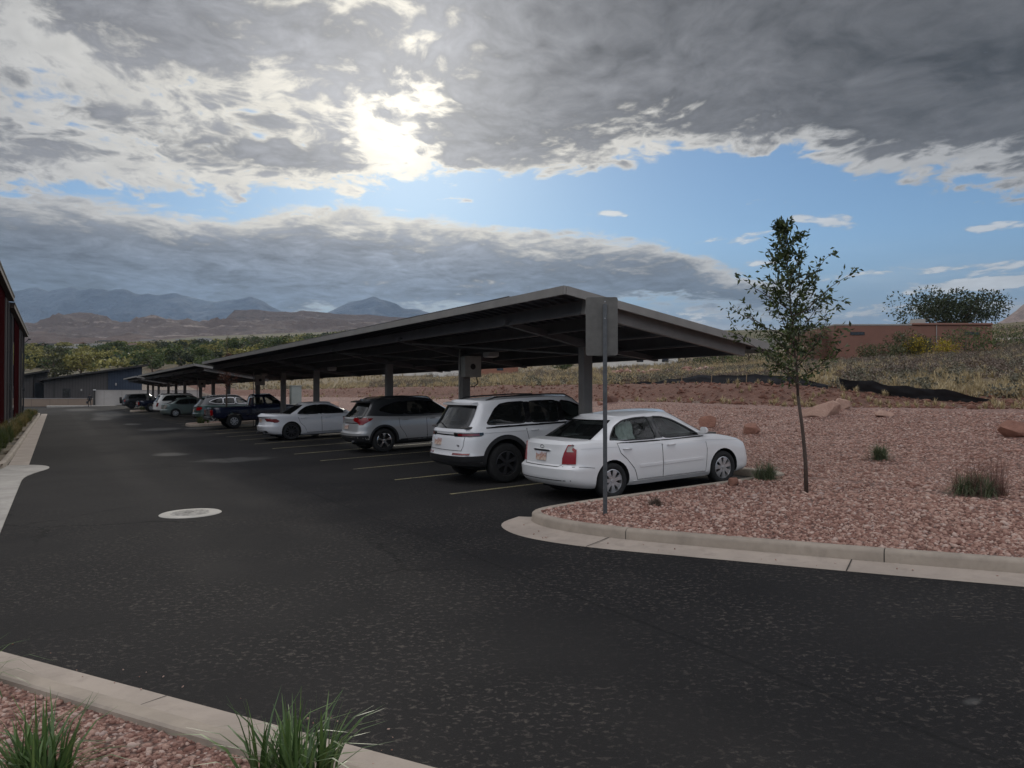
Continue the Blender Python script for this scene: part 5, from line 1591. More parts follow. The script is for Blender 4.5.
# ================================================================== sign seen from behind
m_post = simple("galvanised_post", (0.10, 0.105, 0.11), 0.45, 0.5, var=0.2, scale=20)
m_signback = simple("weathered_aluminium", (0.125, 0.12, 0.11), 0.45, 0.35, var=0.2, scale=7)
m_signface = simple("white_sign_face", (0.7, 0.7, 0.7), 0.4)
sx, sy_ = gp(605, 514, 0.135); zs_ = HG(sx, sy_)
r_ = empty('street_sign', (sx, sy_, zs_)); tag(r_, "back of a rectangular metal sign on a thin grey post in the gravel island", "sign")
mb = MB(); H_ = 3.32 - zs_
prof = [(-0.030, -0.022), (0.030, -0.022), (0.030, 0.022), (-0.030, 0.022)]
mb.box(-0.030, 0.030, -0.022, 0.022, -0.3, H_)
o = mb.build('post', m_post, r_); bevel(o, 0.004)
ang = R(-36)
mb = MB(); w_, z0_, z1_ = 0.229, 2.58 - zs_, 3.42 - zs_
c_ = 0.03
oct_ = [(-w_ + c_, z0_), (w_ - c_, z0_), (w_ - 0.008, z0_ + 0.008), (w_, z0_ + c_), (w_, z1_ - c_), (w_ - 0.008, z1_ - 0.008), (w_ - c_, z1_), (-w_ + c_, z1_), (-w_ + 0.008, z1_ - 0.008), (-w_, z1_ - c_), (-w_, z0_ + c_), (-w_ + 0.008, z0_ + 0.008)]
n = len(oct_)
oct_ = [(a - 0.045, b) for a, b in oct_]
vs = [(a, 0.024, b) for a, b in oct_] + [(a, 0.0275, b) for a, b in oct_]
mb.add(vs, [tuple(range(n))[::-1], tuple(range(n, 2 * n))] + [(i, (i + 1) % n, (i + 1) % n + n, i + n) for i in range(n)])
pan = mb.build('sign_panel', m_signback, r_)
mb = MB(); mb.add([(a * 0.98, 0.0285, z0_ + (b - z0_) * 0.98 + 0.008) for a, b in oct_], [tuple(range(n))]); mb.build('sign_face', m_signface, pan)
mb = MB()
for zz_ in (z1_ - 0.07, z1_ - 0.31):
    mb = MB(); mb.lathe([(0.001, -0.034), (0.011, -0.034), (0.011, -0.022)], (0, 0, zz_), 'y', 6)
    mb.build('bolt', m_frame, pan)
r_.rotation_euler = (0, 0, ang)

# utility cabinet
r_ = empty('utility_cabinet', (13.6, 50.8, T(13.6, 50.8))); tag(r_, "pale grey green utility cabinet standing in the gravel behind the second carport's first cars", "cabinet")
m_cab = simple("cabinet_green_grey", (0.26, 0.29, 0.27), 0.5, var=0.1)
mb = MB(); mb.box(-0.33, 0.33, -0.26, 0.26, 0.08, 1.95); o = mb.build('housing', m_cab, r_); bevel(o, 0.02)
mb = MB(); mb.box(-0.36, 0.36, -0.29, 0.29, 1.952, 2.0); mb.build('lid', m_cab, r_)
mb = MB(); mb.box(-0.42, 0.42, -0.34, 0.34, -0.3, 0.078); mb.build('plinth', m_conc2, r_)
mb = MB(); mb.box(-0.34, -0.332, -0.22, 0.22, 0.15, 1.9); d_ = mb.build('door', m_cab, r_)
mb = MB(); mb.box(-0.36, -0.341, 0.12, 0.15, 0.95, 1.1); mb.build('handle', m_black, d_)

# ================================================================== buildings
def stucco(name, c, var=0.12, scale=1.2):
    M = Mat(name, c, 0.9); t_ = M.t; p = M.geo()
    a_ = tnoise(t_, p, scale * 0.4, 5, 0.65, 0.5); b_ = tnoise(t_, p, 30, 3, 0.6)
    M.color(ramp(t_, a_ * 0.8 + b_ * 0.2, [(0.3, tuple(v * (1 - var) for v in c)), (0.7, tuple(v * (1 + var) for v in c))])); M.bump(b_, 0.3, 0.01); return M.m
def siding(name, c, pitch=0.3, axis=1):
    M = Mat(name, c, 1.0, 0.0, spec=0.0); t_ = M.t; p = M.geo(); q = sep(t_, p)
    a_ = tnoise(t_, p, 0.5, 5, 0.6)
    s_ = (q[axis] * (1 / pitch))._m('FRACT'); rib = (s_ - 0.5).ab().step(0.40, 0.47)
    M.color(mixc(t_, rib * 0.6, ramp(t_, a_, [(0.3, tuple(v * 0.88 for v in c)), (0.7, tuple(v * 1.1 for v in c))]), tuple(v * 0.45 for v in c)))
    M.bump(rib * -1.0, 0.5, 0.02); return M.m
m_redw = siding("dark_red_siding", (0.038, 0.008, 0.009)); m_greyw = siding("grey_siding", (0.042, 0.042, 0.045)); m_trimw = simple("pale_trim", (0.32, 0.30, 0.28), 0.6); m_trimd = simple("grey_trim", (0.13, 0.12, 0.115), 1.0, spec=0.0)
m_roofd = simple("dark_roof_metal", (0.030, 0.028, 0.026), 0.8, 0.0, var=0.2, scale=2)
m_soffit = simple("brown_soffit", (0.05, 0.033, 0.024), 0.7)
m_metalroof = simple("galvanised_flashing", (0.35, 0.36, 0.38), 0.4, 0.6)
m_glassw = simple("dark_window_glass", (0.015, 0.018, 0.022), 0.08, coat=0.6)
def townhouse(y0, y1, zt_, bays, label):
    r_ = empty('apartment_building', (-2.35, y0, 0)); tag(r_, label, "building", "apartment blocks along the left edge")
    B = lambda mb, name, m, par=None: (setattr(mb, 'v', [(x + 2.1, y - y0, z) for x, y, z in mb.v]), mb.build(name, m, par or r_))[1]
    mb = MB(); mb.box(-14, -2.22, y0, y1, -0.2, zt_ - 0.35); B(mb, 'wall', m_greyw)
    mb = MB(); mb.box(-14.4, -1.86, y0 - 0.3, y1 + 0.25, zt_ - 0.33, zt_ - 0.10); B(mb, 'roof', m_soffit)
    mb = MB(); mb.box(-14.42, -1.83, y0 - 0.33, y1 + 0.28, zt_ - 0.098, zt_); B(mb, 'roof_edge', m_roofd)
    for a_, b_, kind in bays:
        if kind == 'red': mb = MB(); mb.box(-2.218, -2.10, a_, b_, -0.1, zt_ - 0.352); B(mb, 'wall_panel', m_redw)
        elif kind == 'grey': mb = MB(); mb.box(-2.218, -2.14, a_, b_, -0.1, zt_ - 0.352); B(mb, 'wall_panel', m_greyw)
        elif kind == 'trim': mb = MB(); mb.box(-2.218, -2.04, a_, b_, -0.1, zt_ - 0.60); B(mb, 'pilaster', m_trimd)
        elif kind == 'pipe':
            mb = MB(); mb.tube([(-2.03, a_, 0.1), (-2.03, a_, zt_ - 0.75), (-2.10, a_, zt_ - 0.5)], 0.045, 8)
            for zz_ in (0.9, 2.6, 4.4): mb.box(-2.10, -1.97, a_ - 0.06, a_ + 0.06, zz_, zz_ + 0.04)
            B(mb, 'downpipe', m_trimd)
        elif kind == 'win':
            for z0_ in (1.0, 3.9):
                mb = MB(); mb.box(-2.16, -2.085, a_ - 0.06, b_ + 0.06, z0_ - 0.06, z0_ + 1.46); w = B(mb, 'window', m_trimd)
                mb = MB(); mb.box(-2.084, -2.080, a_, b_, z0_, z0_ + 1.4); B(mb, 'pane', m_glassw, w)
        elif kind == 'lamp':
            mb = MB(); mb.box(-2.12, -1.98, a_ - 0.06, a_ + 0.06, 2.2, 2.45); B(mb, 'wall_lamp', m_black)
        elif kind == 'bracket':
            mb = MB(); mb.beam((-2.1, a_, zt_ - 0.9), (-1.8, a_, zt_ - 0.55), 0.06, 0.06); mb.box(-1.86, -1.66, a_ - 0.05, a_ + 0.05, zt_ - 0.62, zt_ - 0.5); B(mb, 'floodlight', m_black)
    mb = MB(); mb.box(-2.30, -2.02, y0, y1, -0.2, 0.32); B(mb, 'plinth', m_conc2)
    return r_
townhouse(24.0, 54.2, 7.80, [(24, 34, 'grey'), (34.3, 35.0, 'trim'), (35.2, 49.6, 'red'), (37, 38.4, 'win'), (43, 44.4, 'win'), (49.7, 50.4, 'trim'), (50.6, 54.1, 'grey'), (51.9, 0, 'pipe'), (53.3, 0, 'lamp')], "near apartment block with dark red and grey siding and a deep dark eave")
townhouse(55.0, 82.5, 7.45, [(55, 61.3, 'grey'), (56.5, 0, 'pipe'), (58.8, 60, 'win'), (61.5, 68.8, 'red'), (69.0, 69.6, 'trim'), (69.8, 82.4, 'grey'), (72, 0, 'pipe'), (75, 76.4, 'win'), (79.0, 0, 'lamp'), (81.9, 0, 'bracket')], "farther apartment block on the left, lower eave with a floodlight at its corner")

# grey buildings closing the drive
m_gr1 = siding("charcoal_brown_siding", (0.085, 0.080, 0.078), 0.4, 0); m_gr2 = siding("slate_blue_siding", (0.050, 0.062, 0.085), 0.4, 0)
m_tan = stucco("tan_block", (0.25, 0.19, 0.145)); m_wht = stucco("pale_wall", (0.33, 0.31, 0.29))
def lot_end(label, YY, wall_poly_uv, splits, roof_uv, extras, depth=14):
    """mono pitch block whose long side faces down the drive"""
    W2 = [at_y(u, v, YY) for u, v in wall_poly_uv]; x0 = min(p[0] for p in W2); r_ = empty('grey_building', (x0, YY, 0)); tag(r_, label, "building")
    B = lambda mb, name, m, par=None: (setattr(mb, 'v', [(x - x0, y - YY, z) for x, y, z in mb.v]), mb.build(name, m, par or r_))[1]
    def topz(x):
        (xa, za), (xb, zb_) = [at_y(u, v, YY) for u, v in roof_uv]; return za + (zb_ - za) * (x - xa) / (xb - xa)
    for (ua, ub, m, setb) in splits:
        xa, xb = at_y(ua, 390, YY)[0], at_y(ub, 390, YY)[0]
        mb = MB(); V = [(xa, YY + setb, -1), (xb, YY + setb, -1), (xb, YY + setb, topz(xb) - 0.3), (xa, YY + setb, topz(xa) - 0.3)]
        V += [(x, YY + depth, z) for x, _, z in V]
        mb.add(V, [(0, 1, 2, 3), (7, 6, 5, 4), (0, 4, 5, 1), (1, 5, 6, 2), (2, 6, 7, 3), (3, 7, 4, 0)]); B(mb, 'wall', m)
    (xa, za), (xb, zb_) = [at_y(u, v, YY) for u, v in roof_uv]
    mb = MB(); V = [(xa - .3, YY - 0.9, za - 0.28), (xb + .3, YY - 0.9, zb_ - 0.28), (xb + .3, YY - 0.9, zb_), (xa - .3, YY - 0.9, za)]
    V += [(x, YY + depth + 0.6, z) for x, _, z in V]
    mb.add(V, [(0, 1, 2, 3), (7, 6, 5, 4), (0, 4, 5, 1), (1, 5, 6, 2), (2, 6, 7, 3), (3, 7, 4, 0)]); B(mb, 'roof', m_roofd)
    for kind, ua, va, ub, vb in extras:
        (xa, za), (xb, zb_) = at_y(ua, va, YY), at_y(ub, vb, YY)
        if kind == 'win':
            mb = MB(); mb.box(xa - .08, xb + .08, YY - 0.05, YY - 0.003, zb_ - .08, za + .08); w = B(mb, 'window', m_black)
            mb = MB(); mb.box(xa, xb, YY - 0.056, YY - 0.052, zb_, za); B(mb, 'pane', m_glassw, w)
        elif kind == 'door': mb = MB(); mb.box(xa, xb, YY - 0.04, YY - 0.003, zb_, za); B(mb, 'garage_door', m_gr2)
        elif kind == 'lamp': mb = MB(); mb.box(xa, xb, YY - 0.2, YY - 0.003, zb_, za); B(mb, 'wall_lamp', m_trimw)
        elif kind == 'trim': mb = MB(); mb.box(xa, xb, YY - 0.03, YY - 0.002, zb_, za); B(mb, 'corner_trim', m_roofd)
    return r_
lot_end("long charcoal building with a rising single pitch roof at the end of the drive", 142, [(44, 405), (143, 405)], [(44, 107.5, m_gr1, 0), (107.8, 142, m_gr2, 0.02)], [(42, 379), (146, 364)],
        [('win', 63, 389, 70, 397), ('lamp', 80.6, 389, 82.2, 391), ('lamp', 115.2, 383, 116.6, 385.5), ('trim', 53.5, 378, 54.5, 402), ('trim', 107, 372, 108, 404)])
lot_end("short charcoal building with a dark garage opening left of the long one", 149, [(16, 405), (46, 405)], [(10, 33, m_gr1, 0), (33.2, 47, m_gr1, 0.6)], [(8, 377), (47, 369.5)],
        [('win', 35, 383, 47, 398)])
def wall_run(name, label, cat, x0, x1, y, z0, z1, m, th=0.2, cap=True):
    r_ = empty(name, (x0, y, z0)); tag(r_, label, cat)
    mb = MB(); mb.box(0, x1 - x0, -th / 2, th / 2, -0.5, z1 - z0); mb.build('wall', m, r_)
    if cap: mb = MB(); mb.box(-0.04, x1 - x0 + 0.04, -th / 2 - 0.04, th / 2 + 0.04, z1 - z0 + 0.001, z1 - z0 + 0.08); mb.build('coping', m_trimw, r_)
    for k in range(int((x1 - x0) / 2.4)):
        mb = MB(); mb.box(k * 2.4 + 1.2, k * 2.4 + 1.22, -th / 2 - 0.006, -th / 2 + 0.02, 0.0, z1 - z0 - 0.01); mb.build('joint', m_seam, r_)
    return r_
xa, za = at_y(22, 398.5, 137); xb, _ = at_y(93, 398, 137)
wall_run('wall', "low tan block wall behind the walking person", "wall", xa, xb, 137, 0, za - 0.05, m_tan)
xa, za = at_y(95, 390.5, 131.5); xb, _ = at_y(200, 391, 131.5)
wall_run('wall', "pale grey wall behind the far end of the parked cars", "wall", xa, xb, 131.5, 0, za, m_wht)
x_, z_ = at_y(94.5, 390, 131.1)
r_ = empty('gate_post', (x_, 131.1, 0.05)); tag(r_, "short post with white cap at the left end of the pale wall", "post")
mb = MB(); mb.box(-0.12, 0.12, -0.12, 0.12, -0.2, z_ - 0.1); mb.build('shaft', m_roofd, r_)
mb = MB(); mb.box(-0.18, 0.18, -0.18, 0.18, z_ - 0.098, z_ + 0.03); mb.build('cap', m_signface, r_)
tag(MB().box(-1.0, 12.9, 126.2, 131.3, 0.0, 0.21).build('pavement', m_conc2), kind='structure')
tag(MB().box(12.9, 26, 124.1, 131.3, 0.1, 0.56).build('pavement', m_gravel), kind='structure')
# adobe house on the rise
m_adobe = stucco("adobe_stucco", (0.20, 0.098, 0.072), 0.10)
def adobe():
    ax, ay = at_d(835, 97); bx, by = at_d(993, 97); L_ = math.hypot(bx - ax, by - ay); zb_ = 6.3; H_ = EYE + 70 / FPX * 97 - zb_
    r_ = empty('adobe_house', (ax, ay, zb_), (0, 0, math.atan2(by - ay, bx - ax))); tag(r_, "low flat roofed house of reddish brown stucco on the rise beyond the scrub", "house")
    o = MB().box(0, L_, 0, 13, -1.5, H_ - 0.3).build('wall', m_adobe, r_); bevel(o, 0.12, 3)
    o = MB().box(L_ * 0.49, L_, -0.15, 13.1, H_ - 0.299, H_).build('parapet', m_adobe, r_); bevel(o, 0.1, 3)
    MB().box(-0.03, L_ * 0.489, -0.03, 13.0, H_ - 0.299, H_ - 0.12).build('roof_edge', m_trimw, r_)
    for a_, b_, z0_, z1_ in ((2.0, 3.7, 3.1, 3.38), (16.4, 18.2, 3.1, 3.38)):
        w = MB().box(a_ - .06, b_ + .06, -0.05, -0.003, z0_ - .06, z1_ + .06).build('window', m_roofd, r_)
        MB().box(a_, b_, -0.056, -0.052, z0_, z1_).build('pane', m_glassw, w)
    MB().box(9.5, 12.2, -0.04, -0.003, 0.0, 2.6).build('door', m_roofd, r_)
    MB().tube([(12.8, -0.07, 0), (12.8, -0.07, H_ + 0.2)], 0.05, 8).build('downpipe', m_trimw, r_)
    MB().box(12.3, 13.6, 4, 5.4, H_, H_ + 0.9).build('roof_unit', m_box, r_)
    MB().box(8.3, 8.7, -0.25, -0.003, 2.9, 3.1).build('wall_lamp', m_box, r_)
    o = MB().box(-2.2, -0.01, 2.5, 10, -1.5, H_ - 1.1).build('porch', m_adobe, r_)
    o = MB().box(L_ + 0.01, L_ + 9, 3, 3.3, -1.5, 1.7).build('garden_wall', m_adobe, r_); bevel(o, 0.06)
adobe()
# scattered houses
m_hroofs = [simple("shingle_roof_dark", (0.04, 0.038, 0.036), 0.9, var=0.3), simple("shingle_roof_grey", (0.16, 0.155, 0.15), 0.9, var=0.3), simple("roof_brown", (0.12, 0.07, 0.05), 0.9, var=0.3)]
m_hwalls = [stucco("white_house_wall", (0.62, 0.60, 0.56)), stucco("cream_house_wall", (0.46, 0.38, 0.28)), stucco("grey_house_wall", (0.32, 0.31, 0.30)), stucco("rust_house_wall", (0.26, 0.12, 0.08))]
def house(u, d, w_, dp, h, rh, wm, rm, label, rot=0.0, lift=0.0, group=None):
    x, y = at_d(u, d); z = T(x, y) + lift
    r_ = empty('house', (x, y, z), (0, 0, -YAW + rot)); tag(r_, label, "house", group)
    MB().box(-w_ / 2, w_ / 2, 0, dp, -2, h).build('wall', m_hwalls[wm], r_)
    mb = MB(); e = 0.4
    V = [(-w_ / 2 - e, -e, h + .01), (w_ / 2 + e, -e, h + .01), (w_ / 2 + e, dp + e, h + .01), (-w_ / 2 - e, dp + e, h + .01), (-w_ / 2 + 0.3, dp / 2, h + rh), (w_ / 2 - 0.3, dp / 2, h + rh)]
    mb.add(V, [(0, 3, 2, 1), (0, 1, 5, 4), (2, 3, 4, 5), (0, 4, 3), (1, 2, 5)]); mb.build('roof', m_hroofs[rm], r_)
    n = max(1, int(w_ / 5))
    for k in range(n):
        cx_ = -w_ / 2 + w_ * (k + 0.5) / n
        MB().box(cx_ - 0.7, cx_ + 0.7, -0.04, -0.003, h * 0.35, h * 0.75).build('window', m_glassw, r_)
    return r_
house(640, 158, 16, 9, 2.6, 2.2, 0, 0, "white house with dark hipped roof seen under the carport's right side", 0.1)
house(735, 172, 22, 9, 3.0, 1.6, 1, 1, "cream house with grey roof between the scrub and the roadside trees", -0.1)
house(462, 172, 13, 9, 2.8, 1.4, 0, 1, "white house with grey roof seen beside the control box")
house(500, 165, 8, 8, 2.8, 1.4, 3, 2, "rust coloured house right of the control box", 0.2)
house(412, 180, 14, 9, 2.6, 1.2, 0, 1, "white house seen between the second and third carport posts", 0.0)
house(352, 190, 14, 9, 2.6, 1.4, 0, 1, "long white house seen under the carport above the silver crossover", 0.0)
TOWN = [(36, 430, 0, 1), (44, 520, 1, 2), (52, 470, 0, 0), (60, 600, 2, 1), (66, 400, 1, 1), (74, 560, 0, 2), (82, 640, 3, 1), (95, 500, 0, 1), (104, 620, 1, 0), (118, 560, 0, 1), (130, 430, 2, 2), (145, 600, 1, 1), (160, 520, 0, 0), (180, 640, 1, 1), (205, 560, 0, 1)]
for i, (u, d, a_, b_) in enumerate(TOWN):
    house(u, d + 60, 8 + (i * 7) % 6, 7, 2.6, 1.5, a_, b_, ["white", "cream", "grey", "rust"][a_] + " town house with " + ["dark", "grey", "brown"][b_] + " roof among the valley trees", rot=(i % 5 - 2) * 0.25, lift=0.5 + (i % 3), group="houses among the valley trees")
# ================================================================== plants
def leaf_mat(name, lo, hi, rough=0.6, trans=0.25):
    M = Mat(name, lo, rough); t_ = M.t; r_ = M.island()
    M.color(ramp(t_, r_, [(0.0, lo), (0.6, tuple((a + b) / 2 for a, b in zip(lo, hi))), (1.0, hi)]))
    if trans:
        tl = t_.nodes.new('ShaderNodeBsdfTranslucent'); mx = t_.nodes.new('ShaderNodeMixShader'); mx.inputs[0].default_value = trans
        cn = M.b.inputs['Base Color'].links[0].from_socket; t_.links.new(cn, tl.inputs[0])
        o = t_.nodes['Material Output']; t_.links.new(M.b.outputs[0], mx.inputs[1]); t_.links.new(tl.outputs[0], mx.inputs[2]); t_.links.new(mx.outputs[0], o.inputs[0])
    return M.m
def bark(name, c): return simple(name, c, 0.9, var=0.35, scale=30, bump=0.6)
m_bark = bark("grey_brown_bark", (0.12, 0.085, 0.065)); m_bark2 = bark("dark_bark", (0.07, 0.05, 0.04))
def leaves_arrays(P_, D_, ln, wd, rs, droop=0.25):
    """one folded leaf (two quads -> 4 tris merged as 2 quads) for every position"""
    n = len(P_); D_ = D_ / np.linalg.norm(D_, axis=1, keepdims=True)
    D_[:, 2] -= droop * rs.rand(n); D_ /= np.linalg.norm(D_, axis=1, keepdims=True)
    R_ = rs.normal(size=(n, 3)); S_ = np.cross(D_, R_); S_ /= np.linalg.norm(S_, axis=1, keepdims=True); N_ = np.cross(S_, D_)
    l = ln * rs.uniform(0.7, 1.25, (n, 1)); w = wd * rs.uniform(0.7, 1.2, (n, 1))
    a = P_; b = P_ + D_ * l * 0.5 + S_ * w * 0.5 + N_ * w * 0.15; c = P_ + D_ * l - N_ * w * 0.2; d = P_ + D_ * l * 0.5 - S_ * w * 0.5 + N_ * w * 0.15
    V = np.stack([a, b, c, d], 1).reshape(-1, 3); F = np.arange(4 * n).reshape(n, 4)
    return V, F
def limbs(rs, base, top, r0, nbranch, lens, ang, start=0.3, sub=3, bend=0.15):
    """leader plus ascending branches; returns tubes [(pts, radii)] and twig points with directions"""
    base = np.array(base, float); top = np.array(top, float); tubes = []; tw = []
    N = 12; lead = [base + (top - base) * i / N + (np.array([rs.normal() * bend * .06, rs.normal() * bend * .06, 0]) if 0 < i < N else 0) for i in range(N + 1)]
    tubes.append((lead, [r0 * (1 - 0.85 * i / N) for i in range(N + 1)]))
    az_ = rs.uniform(0, 6.28)
    for k in range(nbranch):
        f = start + (1 - start) * (k + 0.5) / nbranch
        p = np.array(base + (top - base) * f); az_ += 2.4 + rs.normal() * 0.3
        L_ = lens(f) * rs.uniform(0.8, 1.15); e = ang(f) + rs.normal() * 0.08
        d = np.array([math.cos(az_) * math.cos(e), math.sin(az_) * math.cos(e), math.sin(e)])
        pts_ = [p]; M_ = 7
        for i in range(M_):
            d = d + np.array([0, 0, 0.05]) + rs.normal(size=3) * bend * 0.5; d /= np.linalg.norm(d); pts_.append(pts_[-1] + d * L_ / M_)
        rr = r0 * (1 - 0.85 * f) * 0.55
        tubes.append((pts_, [max(0.002, rr * (1 - 0.8 * i / M_)) for i in range(M_ + 1)]))
        for i in range(1, M_ + 1): tw.append((pts_[i], d, L_ / M_))
        for s_ in range(sub):
            i = rs.randint(1, M_); q = pts_[i]; d2 = d + rs.normal(size=3) * 0.55; d2 /= np.linalg.norm(d2); l2 = L_ * rs.uniform(0.25, 0.5)
            pp = [q + d2 * l2 * j / 4 + rs.normal(size=3) * 0.01 for j in range(5)]
            tubes.append((pp, [max(0.0015, rr * 0.45 * (1 - 0.18 * j)) for j in range(5)]))
            for j in range(1, 5): tw.append((pp[j], d2, l2 / 4))
    for i in range(int(N * 0.75), N + 1): tw.append((lead[i], (top - base) / np.linalg.norm(top - base), 0.1))
    return tubes, tw
# young street tree in the island
def young_tree():
    rs = np.random.RandomState(11); bx, by = gp(806, 492, 0.135); bz = HG(bx, by)
    r_ = empty('young_tree', (bx, by, bz)); tag(r_, "slender young tree with thin leaning trunk and sparse dark leaves in the gravel island", "tree")
    H_ = 4.25; base = (0, 0, -0.1); fork = np.array((-0.13, 0.05, 1.55)); top = (-0.30, 0.16, H_)
    mb = MB()
    mb.tube([(0, 0, -0.1), (-0.02, 0, 0.5), (-0.06, 0.02, 1.0), tuple(fork)], [0.036, 0.031, 0.027, 0.024], 10)
    def ln(f): return 0.95 * (1 - f) ** 0.7 + 0.16
    tubes, tw = limbs(rs, fork - np.array([0, 0, .02]), top, 0.024, 30, ln, lambda f: 0.45 + 0.55 * f, start=0.03, sub=4, bend=0.16)
    # the two long side limbs seen in the outline
    right = np.array([math.cos(YAW), -math.sin(YAW), 0])
    for s_, z0, L_, up in ((1, 2.75, 1.35, 0.85), (-1, 2.45, 1.15, 0.50), (1, 2.4, 0.85, 0.8), (-1, 2.9, 0.9, 0.65), (1, 3.2, 0.9, 0.95)):
        p = np.array([-0.16 - 0.03 * z0, 0.08, z0]); d = right * s_ + np.array([0, 0, up]); d /= np.linalg.norm(d); pp = [p + d * L_ * j / 8 + rs.normal(size=3) * 0.015 for j in range(9)]
        tubes.append((pp, [0.012 * (1 - 0.1 * j) for j in range(9)]))
        for j in range(2, 9):
            tw.append((pp[j], d, L_ / 8)); tw.append((pp[j] + rs.normal(size=3) * 0.06, d, L_ / 8))
    for p, rr in tubes: mb.tube(p, rr, 5)
    mb.build('trunk', m_bark2, r_, smooth=True)
    P_ = []; D_ = []
    for p, d, s_ in tw:
        zrel = p[2] / H_
        if p[2] < 1.72: continue
        k = 4 if zrel < 0.85 else 3
        for _ in range(k):
            P_.append(p + d * s_ * rs.uniform(-0.5, 0.5) + rs.normal(size=3) * 0.028); dd = d * 0.6 + rs.normal(size=3) * 0.6; D_.append(dd)
    for _ in range(170):      # denser low skirt round the fork
        a_ = rs.uniform(0, 6.28); rr = 0.38 * math.sqrt(rs.rand()); P_.append(np.array([-0.17 + rr * math.cos(a_), 0.08 + rr * math.sin(a_), rs.uniform(1.75, 2.4)])); D_.append(rs.normal(size=3) + np.array([math.cos(a_), math.sin(a_), -0.2]))
    V, F = leaves_arrays(np.array(P_), np.array(D_), 0.098, 0.040, rs)
    np_obj('crown', V, F, leaf_mat("young_leaves", (0.018, 0.034, 0.012), (0.085, 0.115, 0.030)), r_)
young_tree()
# small red leaved tree in the island between the carports
def red_tree():
    rs = np.random.RandomState(4); bx, by = 8.6, 47.1; bz = zg(bx, 0) + 0.13
    r_ = empty('small_red_tree', (bx, by, bz)); tag(r_, "small dark red leaved tree with bare top twigs between the first and second carports", "tree")
    mb = MB(); tubes, tw = limbs(rs, (0, 0, -0.1), (0.05, 0.1, 5.0), 0.06, 16, lambda f: 0.9 * (1 - f) + 0.35, lambda f: 0.8 + 0.4 * f, start=0.35, sub=3)
    for p, rr in tubes: mb.tube(p, rr, 5)
    mb.build('trunk', m_bark2, r_, smooth=True)
    P_ = []; D_ = []
    for p, d, s_ in tw:
        if p[2] > 3.9: continue
        for _ in range(5): P_.append(p + rs.normal(size=3) * 0.07); D_.append(rs.normal(size=3))
    V, F = leaves_arrays(np.array(P_), np.array(D_), 0.09, 0.05, rs)
    np_obj('crown', V, F, leaf_mat("red_leaves", (0.05, 0.012, 0.008), (0.16, 0.05, 0.02)), r_)
red_tree()
def clump_crown(rs, H_, Rr, n, ln, wd, nclump=16, squash=0.8, z0=0.35):
    """leaf faces gathered in uneven clumps through the crown volume"""
    C_ = []; 
    for _ in range(nclump):
        v = rs.normal(size=3); v /= np.linalg.norm(v); q = v * rs.uniform(0.35, 1.0) ** 0.6
        C_.append((q[0] * Rr, q[1] * Rr, H_ * (z0 + (1 - z0) * 0.5) + q[2] * H_ * (1 - z0) * 0.5 * squash, Rr * rs.uniform(0.22, 0.42)))
    k = rs.randint(0, nclump, n); C_ = np.array(C_)[k]
    v = rs.normal(size=(n, 3)); v /= np.linalg.norm(v, axis=1, keepdims=True); v *= rs.uniform(0.4, 1.0, (n, 1)) ** 0.5
    P_ = C_[:, :3] + v * C_[:, 3:4] * np.array([1, 1, 0.75])
    return leaves_arrays(P_, v + rs.normal(size=(n, 3)) * 0.5, ln, wd, rs)
def make_tree(name, loc, H_, Rr, m, n=1800, ln=0.35, wd=0.22, seed=0, label=None, cat="tree", group=None, trunk=True, z0=0.35, nclump=16):
    rs = np.random.RandomState(seed); r_ = empty(name, loc); tag(r_, label, cat, group)
    V, F = clump_crown(rs, H_, Rr, n, ln, wd, z0=z0, nclump=nclump); np_obj('crown', V, F, m, r_)
    mb = MB(); tubes, _ = limbs(rs, (0, 0, -0.5), (0.1 * Rr, 0, H_ * 0.8), 0.035 * H_, 9, lambda f: Rr * 0.8, lambda f: 0.6, start=0.25, sub=1)
    for p, rr in tubes: mb.tube(p, rr, 5)
    mb.build('trunk', m_bark, r_, smooth=True); return r_
lm = {k: leaf_mat("foliage_" + k, a, b) for k, a, b in (
    ('dark', (0.014, 0.024, 0.010), (0.055, 0.075, 0.028)), ('green', (0.030, 0.050, 0.013), (0.120, 0.160, 0.042)),
    ('yellow', (0.12, 0.12, 0.035), (0.42, 0.38, 0.12)), ('gold', (0.20, 0.15, 0.012), (0.50, 0.38, 0.03)), ('olive', (0.045, 0.050, 0.018), (0.14, 0.14, 0.06)))}  # yellow is brightened to paint patches of sunlight into the valley leaves
# the big spreading tree behind the adobe house
def spread_tree():
    rs = np.random.RandomState(3); x, y = at_d(948, 117); z = T(x, y)
    r_ = empty('spreading_tree', (x, y, z)); tag(r_, "wide open crowned dark tree standing behind the flat roofed adobe house", "tree")
    mb = MB(); tw = []
    for k in range(7):
        a_ = k * 0.9; top = np.array([math.cos(a_) * rs.uniform(3, 7), math.sin(a_) * rs.uniform(3, 7), rs.uniform(6.5, 8.8)])
        tubes, t2 = limbs(rs, (0, 0, 0.3), top, 0.22, 9, lambda f: 2.6 * (1.1 - f), lambda f: 0.35, start=0.35, sub=3, bend=0.5)
        for p, rr in tubes: mb.tube(p, rr, 5)
        tw += t2
    mb.build('trunk', m_bark2, r_, smooth=True)
    VV, FF = clump_crown(rs, 8.6, 7.2, 6500, 0.42, 0.24, nclump=48, squash=0.95, z0=0.50)
    np_obj('crown', VV, FF, lm['dark'], r_)
spread_tree()
